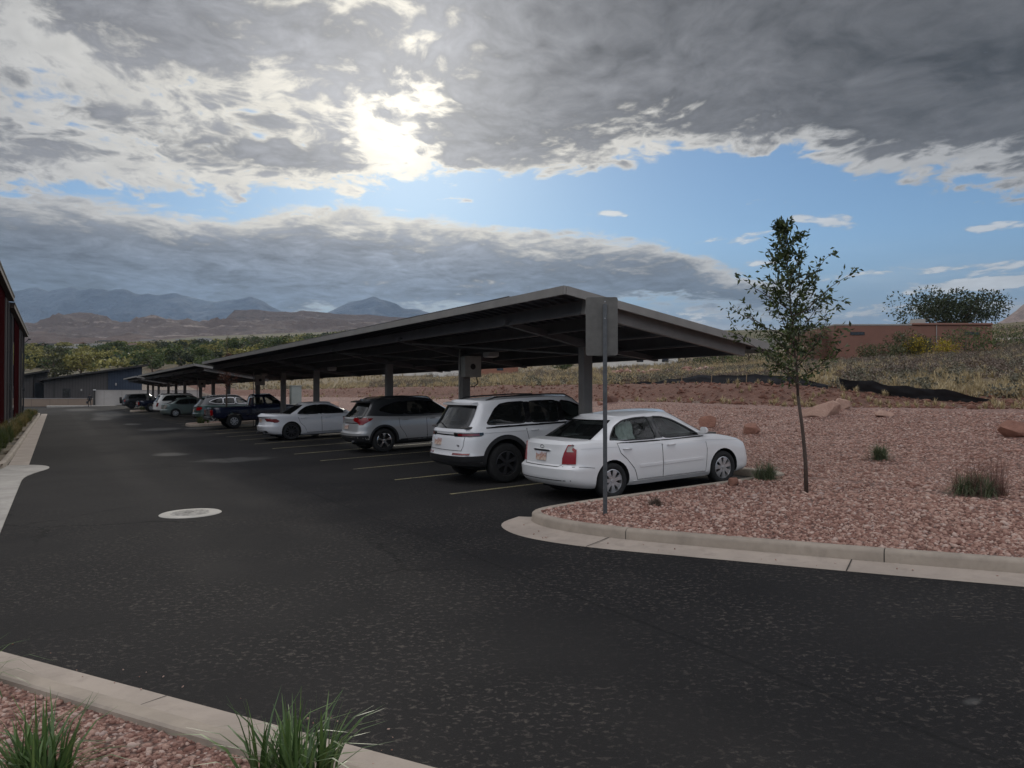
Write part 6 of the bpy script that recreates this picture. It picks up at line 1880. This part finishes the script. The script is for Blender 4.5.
BUSH = [('yellow_bush', 930, 90, 2.6, 2.6, 'gold', "bright yellow flowering bush in front of the adobe house", 1), ('green_bush', 907, 92, 3.4, 2.4, 'olive', "rounded olive bush left of the yellow flowering bush", 2),
        ('green_bush', 965, 91, 3.4, 3.6, 'green', "broad green bush hiding the right window of the adobe house", 3), ('green_bush', 880, 90, 1.9, 2.6, 'olive', "low dull bush at the foot of the adobe wall", 4),
        ('green_bush', 812, 99, 5.0, 3.4, 'olive', "tall bush just left of the adobe house behind the young tree", 5), ('green_bush', 1006, 103, 3.2, 4.2, 'green', "green hedge bush by the garden wall at the right edge", 6),
        ('green_bush', 700, 128, 3.6, 4.0, 'dark', "leftmost dark roadside bush under the carport's low corner", 7), ('green_bush', 722, 121, 4.4, 4.4, 'green', "mid green roadside bush right of the dark one", 8),
        ('green_bush', 748, 119, 4.8, 4.6, 'green', "largest roadside bush just under the carport corner", 9), ('green_bush', 778, 121, 4.4, 4.4, 'olive', "olive roadside bush left of the young tree", 10)]
for nm, u, d, h, r__, mk, lb, sd in BUSH:
    x, y = at_d(u, d); make_tree(nm, (x, y, T(x, y) - 0.2), h, r__, lm[mk], 1700, 0.26, 0.13, sd, lb, "bush", z0=0.0, nclump=26)
# trees of the valley, told apart where nearest
protos = []
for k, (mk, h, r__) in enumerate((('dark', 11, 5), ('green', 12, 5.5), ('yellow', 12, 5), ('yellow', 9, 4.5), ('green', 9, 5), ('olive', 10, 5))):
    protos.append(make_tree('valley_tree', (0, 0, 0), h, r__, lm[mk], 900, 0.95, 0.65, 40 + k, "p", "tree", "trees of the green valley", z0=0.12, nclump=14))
KW = ["dark green", "mid green", "sun-tinted yellow", "small sun-tinted yellow", "small green", "olive"]
rr_ = random.Random(21); used = set()
for k in range(190):
    if k < 120: u = rr_.uniform(-20, 300); d = 200 + 330 * rr_.random()
    else: u = rr_.uniform(270, 850); d = rr_.uniform(160, 300)
    x, y = at_d(u, d)
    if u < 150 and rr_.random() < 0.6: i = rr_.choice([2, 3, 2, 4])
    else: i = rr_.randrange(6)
    p_ = protos[i]; o = p_ if i not in used else copy_tree(p_); used.add(i)
    s_ = rr_.uniform(0.55, 0.9) if k < 120 else rr_.uniform(0.18, 0.42); o.scale = (s_ * 1.2, s_ * 1.2, s_ * 0.9)
    o.location = (x, y, T(x, y) - 0.4); o.rotation_euler = (0, 0, rr_.uniform(0, 6.28))
    o["label"] = f"{KW[i]} tree of the leafy valley beyond the lot"
    if k >= 120: o["label"] = f"{KW[i]} tree in the field beyond the carports"; o["group"] = "trees across the scrub field"
def masses(name, pos, sizes, m, per, ln, wd, seed, squash=0.7):
    rs = np.random.RandomState(seed); VV = []; 
    n = len(pos); pos = np.repeat(np.array(pos), per, 0); sizes = np.repeat(np.array(sizes), per, 0)
    v = rs.normal(size=(n * per, 3)); v /= np.linalg.norm(v, axis=1, keepdims=True); v[:, 2] = np.abs(v[:, 2]); v *= rs.uniform(0.3, 1, (n * per, 1)) ** 0.5
    P_ = pos + v * sizes[:, None] * np.array([1, 1, squash])
    V, F = leaves_arrays(P_, v + rs.normal(size=v.shape) * 0.4, 1.0, 1.0, rs, 0)
    # scale every leaf about its root
    V = V.reshape(-1, 4, 3); root = V[:, :1]; sc = (sizes[:, None, None] if ln is None else ln); V = root + (V - root) * (ln if ln is not None else sc) * np.array([1, 1, 1]); V = V.reshape(-1, 3)
    o = np_obj(name, V, F, m); tag(o, kind='stuff'); return o
for mk, seed, cnt in (('green', 1, 700), ('yellow', 2, 620), ('dark', 3, 420), ('olive', 4, 500)):
    rq = random.Random(seed); P_ = []; S_ = []
    for _ in range(cnt):
        u = rq.uniform(-60, 520); d = rq.uniform(270, 700); x, y = at_d(u, d); P_.append((x, y, T(x, y) - 1)); S_.append(rq.uniform(2.2, 5.5))
    masses('valley_wood', P_, S_, lm[mk], 55, 1.5, 1, seed, 1.0)
# ground cover ----------------------------------------------------------
m_sage = leaf_mat("sagebrush", (0.07, 0.068, 0.048), (0.22, 0.20, 0.135), trans=0.1); m_dry = leaf_mat("dry_grass", (0.24, 0.185, 0.10), (0.56, 0.45, 0.26), trans=0.2); m_brown = leaf_mat("dry_brush", (0.085, 0.060, 0.048), (0.22, 0.165, 0.125), trans=0.1)
rq = random.Random(9); SG = {'sage': [], 'dry': [], 'brown': []}
def scrub_at(x, y, kind, s_):
    SG[kind].append(((x, y, T(x, y) - 0.05), s_))
tries = 0
while sum(len(v) for v in SG.values()) < 7500:
    u = rq.uniform(150, 1060); d = 24 + 170 * rq.random() ** 1.35; x, y = at_d(u, d)
    if x < 28.6 + 1.5 * nz(0, y, 0.3): continue
    if abs(x - 150) < 6: continue
    n_ = nz(x, y, 0.10, 8.0) + rq.uniform(-.25, .25)
    if u > 840: k = 'brown' if n_ > 0.10 else ('sage' if n_ > -0.03 else 'dry')
    else: k = 'dry' if n_ > -0.22 else ('sage' if n_ > -0.40 else 'brown')
    scrub_at(x, y, k, rq.uniform(0.25, 0.62) * (1.0 if k != 'dry' else 0.8) * (1 + d / 160))
for k, m, per in (('sage', m_sage, 110), ('brown', m_brown, 100)):
    masses('scrub', [p for p, s_ in SG[k]], [s_ for p, s_ in SG[k]], m, per, 0.10, 1, 5, 0.85)
def grass_tufts(name, items, m, blades, seed, width=0.012, lean=0.45, parent=None, stuff=True, curve=0.5, segs=4):
    """items: (pos, height); arching tapered blades"""
    rs = np.random.RandomState(seed); n = len(items) * blades
    pos = np.repeat(np.array([p for p, h in items], float), blades, 0); h = np.repeat(np.array([h for p, h in items], float), blades) * rs.uniform(0.55, 1.1, n)
    a_ = rs.uniform(0, 2 * np.pi, n); le = np.abs(rs.normal(0, lean, n)); out = np.stack([np.cos(a_), np.sin(a_), np.zeros(n)], 1); sd = np.stack([-np.sin(a_), np.cos(a_), np.zeros(n)], 1)
    rt_ = np.abs(rs.normal(0, 0.10, n)) * h; w0 = width * rs.uniform(0.7, 1.2, n)
    rows = []
    for j in range(segs + 1):
        f = j / segs; bend_ = le * (f + curve * f * f)
        c = pos + out * (rt_ + h * f * np.sin(np.minimum(bend_, 1.9)))[:, None]; c[:, 2] += h * f * np.cos(np.minimum(bend_, 1.7))
        w = (w0 * (1 - f ** 1.6) + 0.0004)[:, None]
        rows += [c - sd * w, c + sd * w]
    V = np.stack(rows, 1); k = 2 * (segs + 1); F = []
    base = np.arange(n) * k
    for j in range(segs): F.append(np.stack([base + 2 * j, base + 2 * j + 1, base + 2 * j + 3, base + 2 * j + 2], 1))
    F = np.stack(F, 1).reshape(-1, 4)
    o = np_obj(name, V.reshape(-1, 3), F, m, parent)
    if stuff: tag(o, kind='stuff')
    return o
for _ in range(420):
    u = rq.uniform(300, 1060); x = rq.choice([rq.gauss(28.4, 0.5), rq.gauss(24.3, 0.5), rq.uniform(24, 29)]); a_ = (u - 512) / FPX
    y = x * (math.cos(YAW) - a_ * math.sin(YAW)) / (a_ * math.cos(YAW) + math.sin(YAW)); SG['dry'].append(((x, y, T(x, y) - 0.03), rq.uniform(0.10, 0.34)))
grass_tufts('dry_grass', [(p, s_ * 1.1) for p, s_ in SG['dry']], m_dry, 34, 6, 0.018, 0.5)
# planting strip by the apartment blocks
m_lg = leaf_mat("strip_grass", (0.030, 0.050, 0.012), (0.11, 0.13, 0.03)); m_ly = leaf_mat("strip_grass_dry", (0.12, 0.10, 0.03), (0.32, 0.25, 0.09))
it1 = []; it2 = []
for _ in range(420):
    y = rq.uniform(25, 85); x = rq.uniform(-2.28, -1.45)
    (it1 if (y < 39 or rq.random() < 0.35) else it2).append(((x, y, 0.13), rq.uniform(0.25, 0.6)))
for _ in range(90): it1.append(((rq.uniform(-3.4, -1.6), rq.uniform(26, 37), 0.15), rq.uniform(0.4, 0.7)))
grass_tufts('strip_grass', it1, m_lg, 40, 8, 0.010, 0.4); grass_tufts('strip_grass', it2, m_ly, 40, 9, 0.010, 0.4)
def on_slope(u, v, x0=11.7, x1=24.5):
    """where the line of sight through a photo point meets the gravel slope"""
    a_ = (u - 512) / FPX; b_ = (393 - v) / FPX
    rx = a_ * math.cos(YAW) + math.sin(YAW); ry = math.cos(YAW) - a_ * math.sin(YAW); s_ = x0 / rx
    while s_ * rx < x1:
        if EYE + b_ * s_ <= HG(s_ * rx, s_ * ry): break
        s_ += 0.05
    return s_ * rx, s_ * ry, s_
# tufts that can be counted
m_blade = leaf_mat("broad_green_blades", (0.045, 0.090, 0.028), (0.14, 0.22, 0.065), 0.4)
m_bl2 = leaf_mat("blue_green_grass", (0.050, 0.075, 0.036), (0.16, 0.18, 0.095)); m_pl = leaf_mat("pink_plumes", (0.11, 0.055, 0.045), (0.24, 0.13, 0.10))
def tuft(name, x, y, z, h, m, blades, width, lean, label, seed, cat="grass clump", spread=0.05, n=6):
    r_ = empty(name, (x, y, z)); tag(r_, label, cat)
    rs = np.random.RandomState(seed)
    grass_tufts('blades', [((rs.normal() * spread, rs.normal() * spread, 0), h) for _ in range(n)], m, blades, seed, width, lean, r_, False); return r_
def tuft_at(name, u, v, *a, near=False, **k):
    x, y = gp(u, v, 0.13 if not near else 0.10) if v > 485 or near else on_slope(u, v, 6.0)[:2]
    return tuft(name, x, y, HF(x, y) if near else HG(x, y), *a, **k)
tuft_at('grass_clump', 292, 796, 0.50, m_blade, 30, 0.0115, 0.42, "large clump of broad green blades in the foreground, right of the gravel corner", 3, spread=0.09, near=True)
tuft_at('grass_clump', 45, 800, 0.46, m_blade, 26, 0.0115, 0.46, "clump of broad green blades at the bottom left over the pink gravel", 4, spread=0.09, near=True)
tuft_at('grass_clump', -32, 690, 0.44, m_blade, 8, 0.006, 0.75, "green blades reaching in over the kerb from the left edge", 5, spread=0.05, near=True)
tuft_at('grass_clump', 765, 480, 0.36, m_bl2, 90, 0.004, 0.75, "dense blue green tuft at the white sedan's front corner", 6, spread=0.06)
tuft_at('grass_clump', 878, 460, 0.36, m_bl2, 80, 0.005, 0.7, "small green tuft alone in the middle of the gravel slope", 7, spread=0.07)
r_ = tuft_at('grass_clump', 985, 494, 0.38, m_bl2, 130, 0.0045, 1.15, "wide green tuft with hazy reddish plumes near the right edge", 8, spread=0.10)
grass_tufts('plumes', [((random.Random(i).gauss(0, .16), random.Random(i + 50).gauss(0, .16), 0), 0.72) for i in range(8)], m_pl, 60, 9, 0.0020, 0.85, r_, False)
tuft_at('dry_weed', 655, 505, 0.14, m_brown, 60, 0.004, 0.9, "small withered weed in the gravel right of the sign post", 10, "weed", spread=0.06)
tuft('grass_clump', 7.2, 46.9, zg(7.2, 0) + .13, 0.45, m_lg, 50, 0.008, 0.5, "grass clump on the kerbed island behind the blue pickup", 11, spread=0.2)
tuft('grass_clump', 7.6, 85.3, zg(7.6, 0) + .13, 0.5, m_lg, 50, 0.01, 0.5, "grass clump on the far island between the dark cars", 12, spread=0.2)
# ================================================================== boulders
def mat_boulder(name, lo, hi):
    M = Mat(name, lo, 0.9); t_ = M.t; p = M.geo(); a_ = tnoise(t_, p, 3, 6, 0.65, 0.4); b_ = tnoise(t_, p, 22, 5, 0.7)
    M.color(ramp(t_, a_ * 0.7 + b_ * 0.3, [(0.3, lo), (0.7, hi)])); M.bump(a_ + b_ * 0.5, 0.8, 0.05); return M.m
m_b1 = mat_boulder("red_sandstone", (0.15, 0.065, 0.045), (0.30, 0.15, 0.105)); m_b2 = mat_boulder("pink_sandstone", (0.30, 0.18, 0.135), (0.48, 0.32, 0.25)); m_b3 = mat_boulder("dark_red_rock", (0.08, 0.038, 0.028), (0.17, 0.085, 0.062))
def boulder(x, y, sx_, sy__, sz_, m, label, seed, rot=0.0, sink=0.25, z=None, name='boulder', group=None):
    bm = bmesh.new(); bmesh.ops.create_icosphere(bm, subdivisions=4, radius=1.0); rs = np.random.RandomState(seed)
    planes = [(Vector(rs.normal(size=3)).normalized(), rs.uniform(0.45, 0.75)) for _ in range(15)]
    for v in bm.verts:
        for n_, d_ in planes:
            k = v.co.dot(n_) - d_
            if k > 0: v.co -= n_ * k * 0.92
        v.co *= 1 + 0.07 * mnoise.noise(v.co * 2.5 + Vector((seed, 0, 0))) + 0.025 * mnoise.noise(v.co * 8)
        v.co.x *= sx_; v.co.y *= sy__; v.co.z *= sz_
    me = bpy.data.meshes.new(name); bm.to_mesh(me); bm.free(); me.materials.append(m)
    me.polygons.foreach_set("use_smooth", [True] * len(me.polygons)); me.set_sharp_from_angle(angle=R(25))
    o = link(bpy.data.objects.new(name, me)); o.location = (x, y, (HG(x, y) if z is None else z) + sz_ * (1 - 2 * sink) * 0.6); o.rotation_euler = (0, 0, rot)
    return tag(o, label, "rock", group)
for u, v, wpx, hpx, m, lb, sd, rt__ in ((820, 416, 40, 20, m_b2, "long pale pink boulder, largest on the gravel slope, behind the young tree", 2, -0.9), (843, 409, 17, 14, m_b2, "pale boulder leaning on the right end of the longest one", 5, 0.3),
        (752, 433, 24, 13, m_b1, "rounded red boulder left of the young tree's trunk", 7, -0.5), (708, 427, 24, 13, m_b1, "pinkish round boulder behind the white sedan's bonnet", 8, 0.1),
        (1016, 436, 34, 20, m_b1, "broad red boulder at the right edge of the slope", 9, 0.2), (886, 416, 20, 9, m_b2, "flat pale rock right of the longest boulder", 10, 0.0),
        (612, 402, 20, 9, m_b3, "dark red rock behind the sign post, above the sedan's roof", 12, 0.2), (600, 405, 8, 5, m_b1, "small red stone beside the dark rock above the sedan's roof", 13, 0.2),
        (335, 408, 12, 8, m_b2, "pale rock on the slope beyond the white sport sedan", 14, 0.2)):
    x, y, d = on_slope(u, v); w_ = wpx / FPX * d / 2 * 1.12; h_ = hpx / FPX * d / 2 * 1.35
    boulder(x, y, w_, w_ * 0.6, h_, m, lb, sd, rot=-YAW + rt__ * 0.4)
boulder(*gp(733, 484, 0.15), 0.13, 0.12, 0.13, m_b1, "small round red stone on the kerb beside the white sedan's front wheel", 21, sink=0.12)
for u, d, lb in ((655, 86, "low heap of broken rock in the field, nearer the carport"), (632, 88, "low heap of dark rubble left of the other one"), (704, 82, "loose rubble heap below the roadside bushes")):
    x, y = at_d(u, d); r_ = empty('rock_heap', (x, y, T(x, y))); tag(r_, lb, "rock heap")
    rs = np.random.RandomState(int(u)); n = 26; Pq = np.stack([rs.normal(0, 1.3, n), rs.normal(0, 0.6, n), rs.uniform(0, 0.45, n)], 1)
    o = stones('rubble', Pq.astype(np.float32), rs.uniform(0.18, 0.42, n).astype(np.float32), m_stones, 4); o.parent = r_
# ================================================================== silt fences
m_silt = simple("black_silt_cloth", (0.012, 0.012, 0.015), 0.8, var=0.5, scale=3, bump=0.4); m_stake = simple("wood_stake", (0.25, 0.18, 0.11), 0.9)
def silt(path, label, h=0.55, lean=0.25, seed=0, hv=None):
    P_ = resample([Vector(p) for p in path], 0.25); x0, y0 = P_[0]; z0 = T(x0, y0)
    r_ = empty('silt_fence', (x0, y0, z0)); tag(r_, label, "fence"); rows = []
    for i, p in enumerate(P_):
        t_ = (P_[min(i + 1, len(P_) - 1)] - P_[max(i - 1, 0)]).normalized(); n_ = Vector((-t_.y, t_.x)); zz = T(p.x, p.y)
        f = i / (len(P_) - 1); hh = h * (1.0 if hv is None else interp(hv, f)) * (1 + 0.10 * mnoise.noise(Vector((i * 0.22, seed, 0)))) ; sag = -0.07 * abs(math.sin(i * 0.25 * math.pi / 2.0))
        row = []
        for j in range(7):
            w = j / 6; q = p + n_ * (lean * hh * w + 0.07 * mnoise.noise(Vector((i * 0.35, j * 0.6, seed)))); row.append((q.x - x0, q.y - y0, zz - z0 - 0.06 + (hh + sag) * w + 0.06))
        rows.append(row)
    mb = MB(); mb.grid(rows); mb.build('cloth', m_silt, r_, smooth=True)
    for i in range(0, len(P_), 9):
        p = P_[i]; zz = T(p.x, p.y) - z0; MB().beam((p.x - x0, p.y - y0, zz - 0.2), (p.x - x0 + 0.05, p.y - y0, zz + h * (1.05 if hv is None else 1.05 * interp(hv, i / len(P_)))), 0.03, 0.03).build('stake', m_stake, r_)
def fx(u, X):  # y where the bearing of u crosses x = X
    a_ = (u - 512) / FPX; return X * (math.cos(YAW) - a_ * math.sin(YAW)) / (a_ * math.cos(YAW) + math.sin(YAW))
silt([(27.9, fx(828, 27.9)), (28.0, fx(780, 28)), (27.9, fx(720, 27.9)), (28.1, fx(690, 28.1)), (28.0, fx(660, 28.0)), (28.2, fx(600, 28.2))], "black silt fence cloth along the red bank, left of the young tree", 0.45, -0.3, 1, [(0, 0.35), (0.12, 1.0), (0.45, 1.0), (0.75, 0.35), (1, 0.12)])
silt([(28.3, fx(842, 28.3)), (27.6, fx(880, 27.6)), (26.6, fx(930, 26.6)), (25.6, fx(992, 25.6))], "black silt fence cloth sagging down to the right, right of the young tree", 0.50, -0.3, 2, [(0, 1.0), (0.3, 1.0), (0.8, 0.85), (1.0, 0.25)])
# ================================================================== person far down the drive
def person():
    x, y = at_d(89.5, 110); r_ = None
    V = [(0, 0, .92), (0, .02, 1.15), (0, .03, 1.38), (0, .02, 1.48), (0, .0, 1.60), (0, .01, 1.70), (.19, .02, 1.38), (.26, .06, 1.12), (.24, -.06, .90), (.23, -.1, .82), (-.19, .02, 1.38), (-.26, -.02, 1.12), (-.28, -.14, .92), (-.28, -.18, .84),
         (.10, 0, .88), (.12, -.12, .50), (.12, .05, .09), (.13, -.12, .03), (-.10, 0, .88), (-.12, .08, .50), (-.12, .22, .12), (-.13, .12, .03)]
    E_ = [(0, 1), (1, 2), (2, 3), (3, 4), (4, 5), (2, 6), (6, 7), (7, 8), (8, 9), (2, 10), (10, 11), (11, 12), (12, 13), (0, 14), (14, 15), (15, 16), (16, 17), (0, 18), (18, 19), (19, 20), (20, 21)]
    Rd = [.15, .14, .16, .06, .09, .07, .07, .05, .04, .045, .07, .05, .04, .045, .10, .07, .05, .045, .10, .07, .05, .045]
    me = bpy.data.meshes.new('person'); me.from_pydata(V, E_, []); o = link(bpy.data.objects.new('person', me))
    o.modifiers.new("s", 'SKIN')
    for i, v in enumerate(me.skin_vertices[0].data): v.radius = (Rd[i], Rd[i] * 0.8); v.use_root = (i == 0)
    sb = o.modifiers.new("ss", 'SUBSURF'); sb.levels = 1; sb.render_levels = 2
    dg = bpy.context.evaluated_depsgraph_get(); dg.update(); me2 = bpy.data.meshes.new_from_object(o.evaluated_get(dg)); o.modifiers.clear(); o.data = me2
    skin = simple("skin", (0.30, 0.17, 0.12), 0.6); dk = simple("black_clothes", (0.012, 0.012, 0.015), 0.9); hr = simple("dark_hair", (0.02, 0.015, 0.012), 0.8)
    me2.materials.clear(); [me2.materials.append(m) for m in (dk, skin, hr)]
    for f in me2.polygons:
        c = f.center; f.material_index = (2 if (c.z > 1.66 or (c.z > 1.52 and c.y > 0.02)) else 1) if c.z > 1.50 else (1 if (c.z < .87 and abs(c.x) > .2) else 0); f.use_smooth = True
    o.name = 'person'; o.scale = (1.07, 1.07, 1.07); o.location = (x, y, 0.212 if y > 126.2 else zg(x, 0)); o.rotation_euler = (0, 0, R(200)); tag(o, "person in black walking by the low wall at the end of the drive", "person")
    mb = MB(); mb.box(0.20, 0.40, -0.14, 0.10, 0.45, 0.80); b = mb.build('bag', m_black); bevel(b, 0.03); b.location = o.location; b.rotation_euler = o.rotation_euler; tag(b, "dark bag carried by the walking person", "bag")
person()
# ================================================================== mesas and mountains
def rock_mat(name, stops, sc, zs, contrast=1.0, band=0.5):
    M = Mat(name, stops[0][1], 0.95); t_ = M.t; p = M.geo(); x, y, z = sep(t_, p)
    n = tnoise(t_, p, sc, 8, 0.65, 0.5); st = tnoise(t_, comb(t_, x * 0.0006, y * 0.0006, z * zs), 1.0, 6, 0.65, 0.3)
    fine = tnoise(t_, p, sc * 9, 5, 0.7)
    M.color(ramp(t_, n * (0.8 - band) + st * band + fine * 0.35 - 0.075, stops)); M.bump(n + fine * 0.5, 0.9, 1.0 / sc * 0.12); return M.m
def ridge(name, prof, dist, depth, mat_, rough=0.25, zfoot=None, step=False, label_kind='structure', seed=0.0, nr=26, du=3.0, fr=0.012):
    """range of hills from a skyline profile [(u,v)] at a true distance, built as a height field"""
    us = np.arange(prof[0][0], prof[-1][0] + du, du); rows = []
    for j in range(nr + 1):
        w = j / nr; d = dist - depth * (1 - w); row = []
        for u in us:
            vt = interp(prof, u); a_ = (u - 512) / FPX
            ztop = EYE + (393 - vt) / FPX * dist; x, y = at_d(u, d); zf = T(x, y) - 6
            rg = 0.0; amp = 1.0; f = fr * 6000 / dist * 0.25
            for _ in range(5):
                rg += amp * (1 - 2.2 * abs(mnoise.noise(Vector((x * f, y * f, seed))))); amp *= 0.5; f *= 2.05
            rg *= 0.5
            s_ = w ** 1.25
            if step: s_ = 0.42 * sstep(0.0, 0.55, w) * 1.0 + 0.26 * sstep(0.50, 0.58, w + 0.05 * rg) + 0.32 * sstep(0.80, 0.88, w + 0.06 * rg) ; s_ = float(s_)
            z = zf + max(2.0, (ztop - zf)) * s_ + (ztop * 0.5) * (rough * rg * (0.35 + 0.65 * math.sin(math.pi * min(1, w)) ) * (1 - 0.55 * w) * w ** 0.3)
            row.append((x, y, z))
        rows.append(row)
    back = []
    for u in us:
        x, y = at_d(u, dist + depth * 0.5); back.append((x, y, T(x, y) - 6))
    rows.append(back)
    mb = MB(); mb.grid(rows); o = mb.build(name, mat_, smooth=True, recalc=False); tag(o, kind=label_kind); return o
m_hill = rock_mat("red_hill_rock", [(0.38, (0.040, 0.027, 0.024)), (0.5, (0.095, 0.060, 0.050)), (0.62, (0.17, 0.12, 0.10))], 0.010, 0.02)
m_mesa = rock_mat("mesa_sandstone", [(0.36, (0.045, 0.036, 0.033)), (0.46, (0.13, 0.095, 0.082)), (0.53, (0.10, 0.072, 0.062)), (0.60, (0.27, 0.215, 0.185)), (0.72, (0.13, 0.092, 0.078))], 0.005, 0.035, band=0.55)
m_mount = rock_mat("far_mountain", [(0.38, (0.030, 0.060, 0.110)), (0.5, (0.075, 0.115, 0.18)), (0.64, (0.14, 0.19, 0.26))], 0.0015, 0.003, band=0.2)  # blue of the distant haze mixed into the mountain colour itself
m_cliff = rock_mat("pale_cliff", [(0.35, (0.16, 0.11, 0.09)), (0.55, (0.34, 0.24, 0.19)), (0.75, (0.50, 0.40, 0.33))], 0.004, 0.02)
ridge('hills', [(-160, 338), (-40, 336), (20, 334), (40, 333), (60, 337), (85, 340), (105, 343), (118, 338), (130, 334), (142, 338), (160, 345), (200, 347), (300, 348), (480, 350)], 1750, 420, m_hill, 0.30, seed=2.0)
ridge('mesa', [(-200, 330), (0, 330), (30, 329), (47, 325), (58, 320), (95, 321), (112, 326), (128, 326), (134, 323), (150, 324), (164, 326), (205, 326), (300, 328), (420, 330), (560, 333)], 2500, 520, m_mesa, 0.55, step=True, seed=5.0)
ridge('mesa', [(120, 340), (200, 330), (214, 327), (224, 323), (234, 314), (250, 313.5), (300, 314), (330, 316), (360, 318), (420, 322), (560, 330)], 3300, 600, m_mesa, 0.18, step=True, seed=7.0)
ridge('mesa', [(-200, 318), (0, 322), (24, 326), (60, 330), (120, 336)], 3700, 500, m_mesa, 0.15, step=True, seed=8.0)
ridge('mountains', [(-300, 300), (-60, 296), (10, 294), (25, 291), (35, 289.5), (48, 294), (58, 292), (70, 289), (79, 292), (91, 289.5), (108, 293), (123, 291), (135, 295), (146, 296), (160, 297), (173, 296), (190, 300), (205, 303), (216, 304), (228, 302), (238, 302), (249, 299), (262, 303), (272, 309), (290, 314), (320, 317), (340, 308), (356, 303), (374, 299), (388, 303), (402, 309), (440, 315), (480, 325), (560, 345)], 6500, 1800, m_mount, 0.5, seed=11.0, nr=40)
ridge('cliff', [(975, 352), (990, 336), (998, 327), (1006, 322), (1016, 315), (1026, 308), (1060, 296), (1120, 288), (1240, 284)], 2900, 500, m_cliff, 0.25, step=True, seed=13.0)
# ================================================================== the air between here and the mountains
hz = MB().box(-9000, 10500, -1500, 9500, -3, 1150)
m = bpy.data.materials.new("haze"); m.use_nodes = True; t_ = m.node_tree
for n in list(t_.nodes): t_.nodes.remove(n)
o_ = t_.nodes.new('ShaderNodeOutputMaterial'); pv = t_.nodes.new('ShaderNodeVolumePrincipled')
pv.inputs['Color'].default_value = (0.62, 0.80, 1.0, 1); pv.inputs['Density'].default_value = 0.00006; pv.inputs['Anisotropy'].default_value = 0.0
t_.links.new(pv.outputs[0], o_.inputs['Volume'])
tag(hz.build('haze', m), kind='stuff')
# ================================================================== park the vehicles
TILT = -math.atan(SLP)
def park(sp, name, wx, ynear, label, cat="car", group="vehicles parked nose in under the carports", obj=None):
    c = obj or build_car(sp, name)
    c.name = name; c.location = (wx, ynear + sp['hw'], float(g(wx)) + 0.005); c.rotation_euler = (0, TILT, 0)
    tag(c, label, cat, group); return c
park(sedan, 'parked_car', 8.17, 10.36, "white compact sedan with red tail lights, nearest car, beside the gravel island")
park(suv, 'parked_suv', 7.92, 13.50, "white sport utility vehicle with black rear bumper next to the nearest sedan", "suv")
park(crossover, 'parked_suv', 8.58, 21.95, "silver grey crossover with dark roof and bright wheels, between the two white vehicles", "suv")
park(sport, 'parked_car', 7.92, 30.05, "low white sport sedan with black wheels, left of the silver crossover")
park(truck, 'pickup_truck', 7.95, 41.3, "dark blue extended cab pickup truck at the far end of the first carport", "pickup")
park(wagon, 'parked_suv', 8.1, 48.9, "dark green wagon with red tail lamp and bright window trim behind the blue pickup", "suv")
park(hatch, 'parked_car', 7.8, 62.5, "grey green sedan between the dark green wagon and the white boxy vehicle")
park(boxy, 'parked_suv', 7.9, 68.0, "white boxy sport utility vehicle with dark windows beyond the grey green sedan", "suv")
park(pickup2, 'pickup_truck', 8.0, 81.5, "navy blue pickup under the end of the middle carport", "pickup")
park(jeep2, 'parked_suv', 7.8, 100.6, "black off road vehicle with rear spare wheel, farthest at the lot's end", "suv")
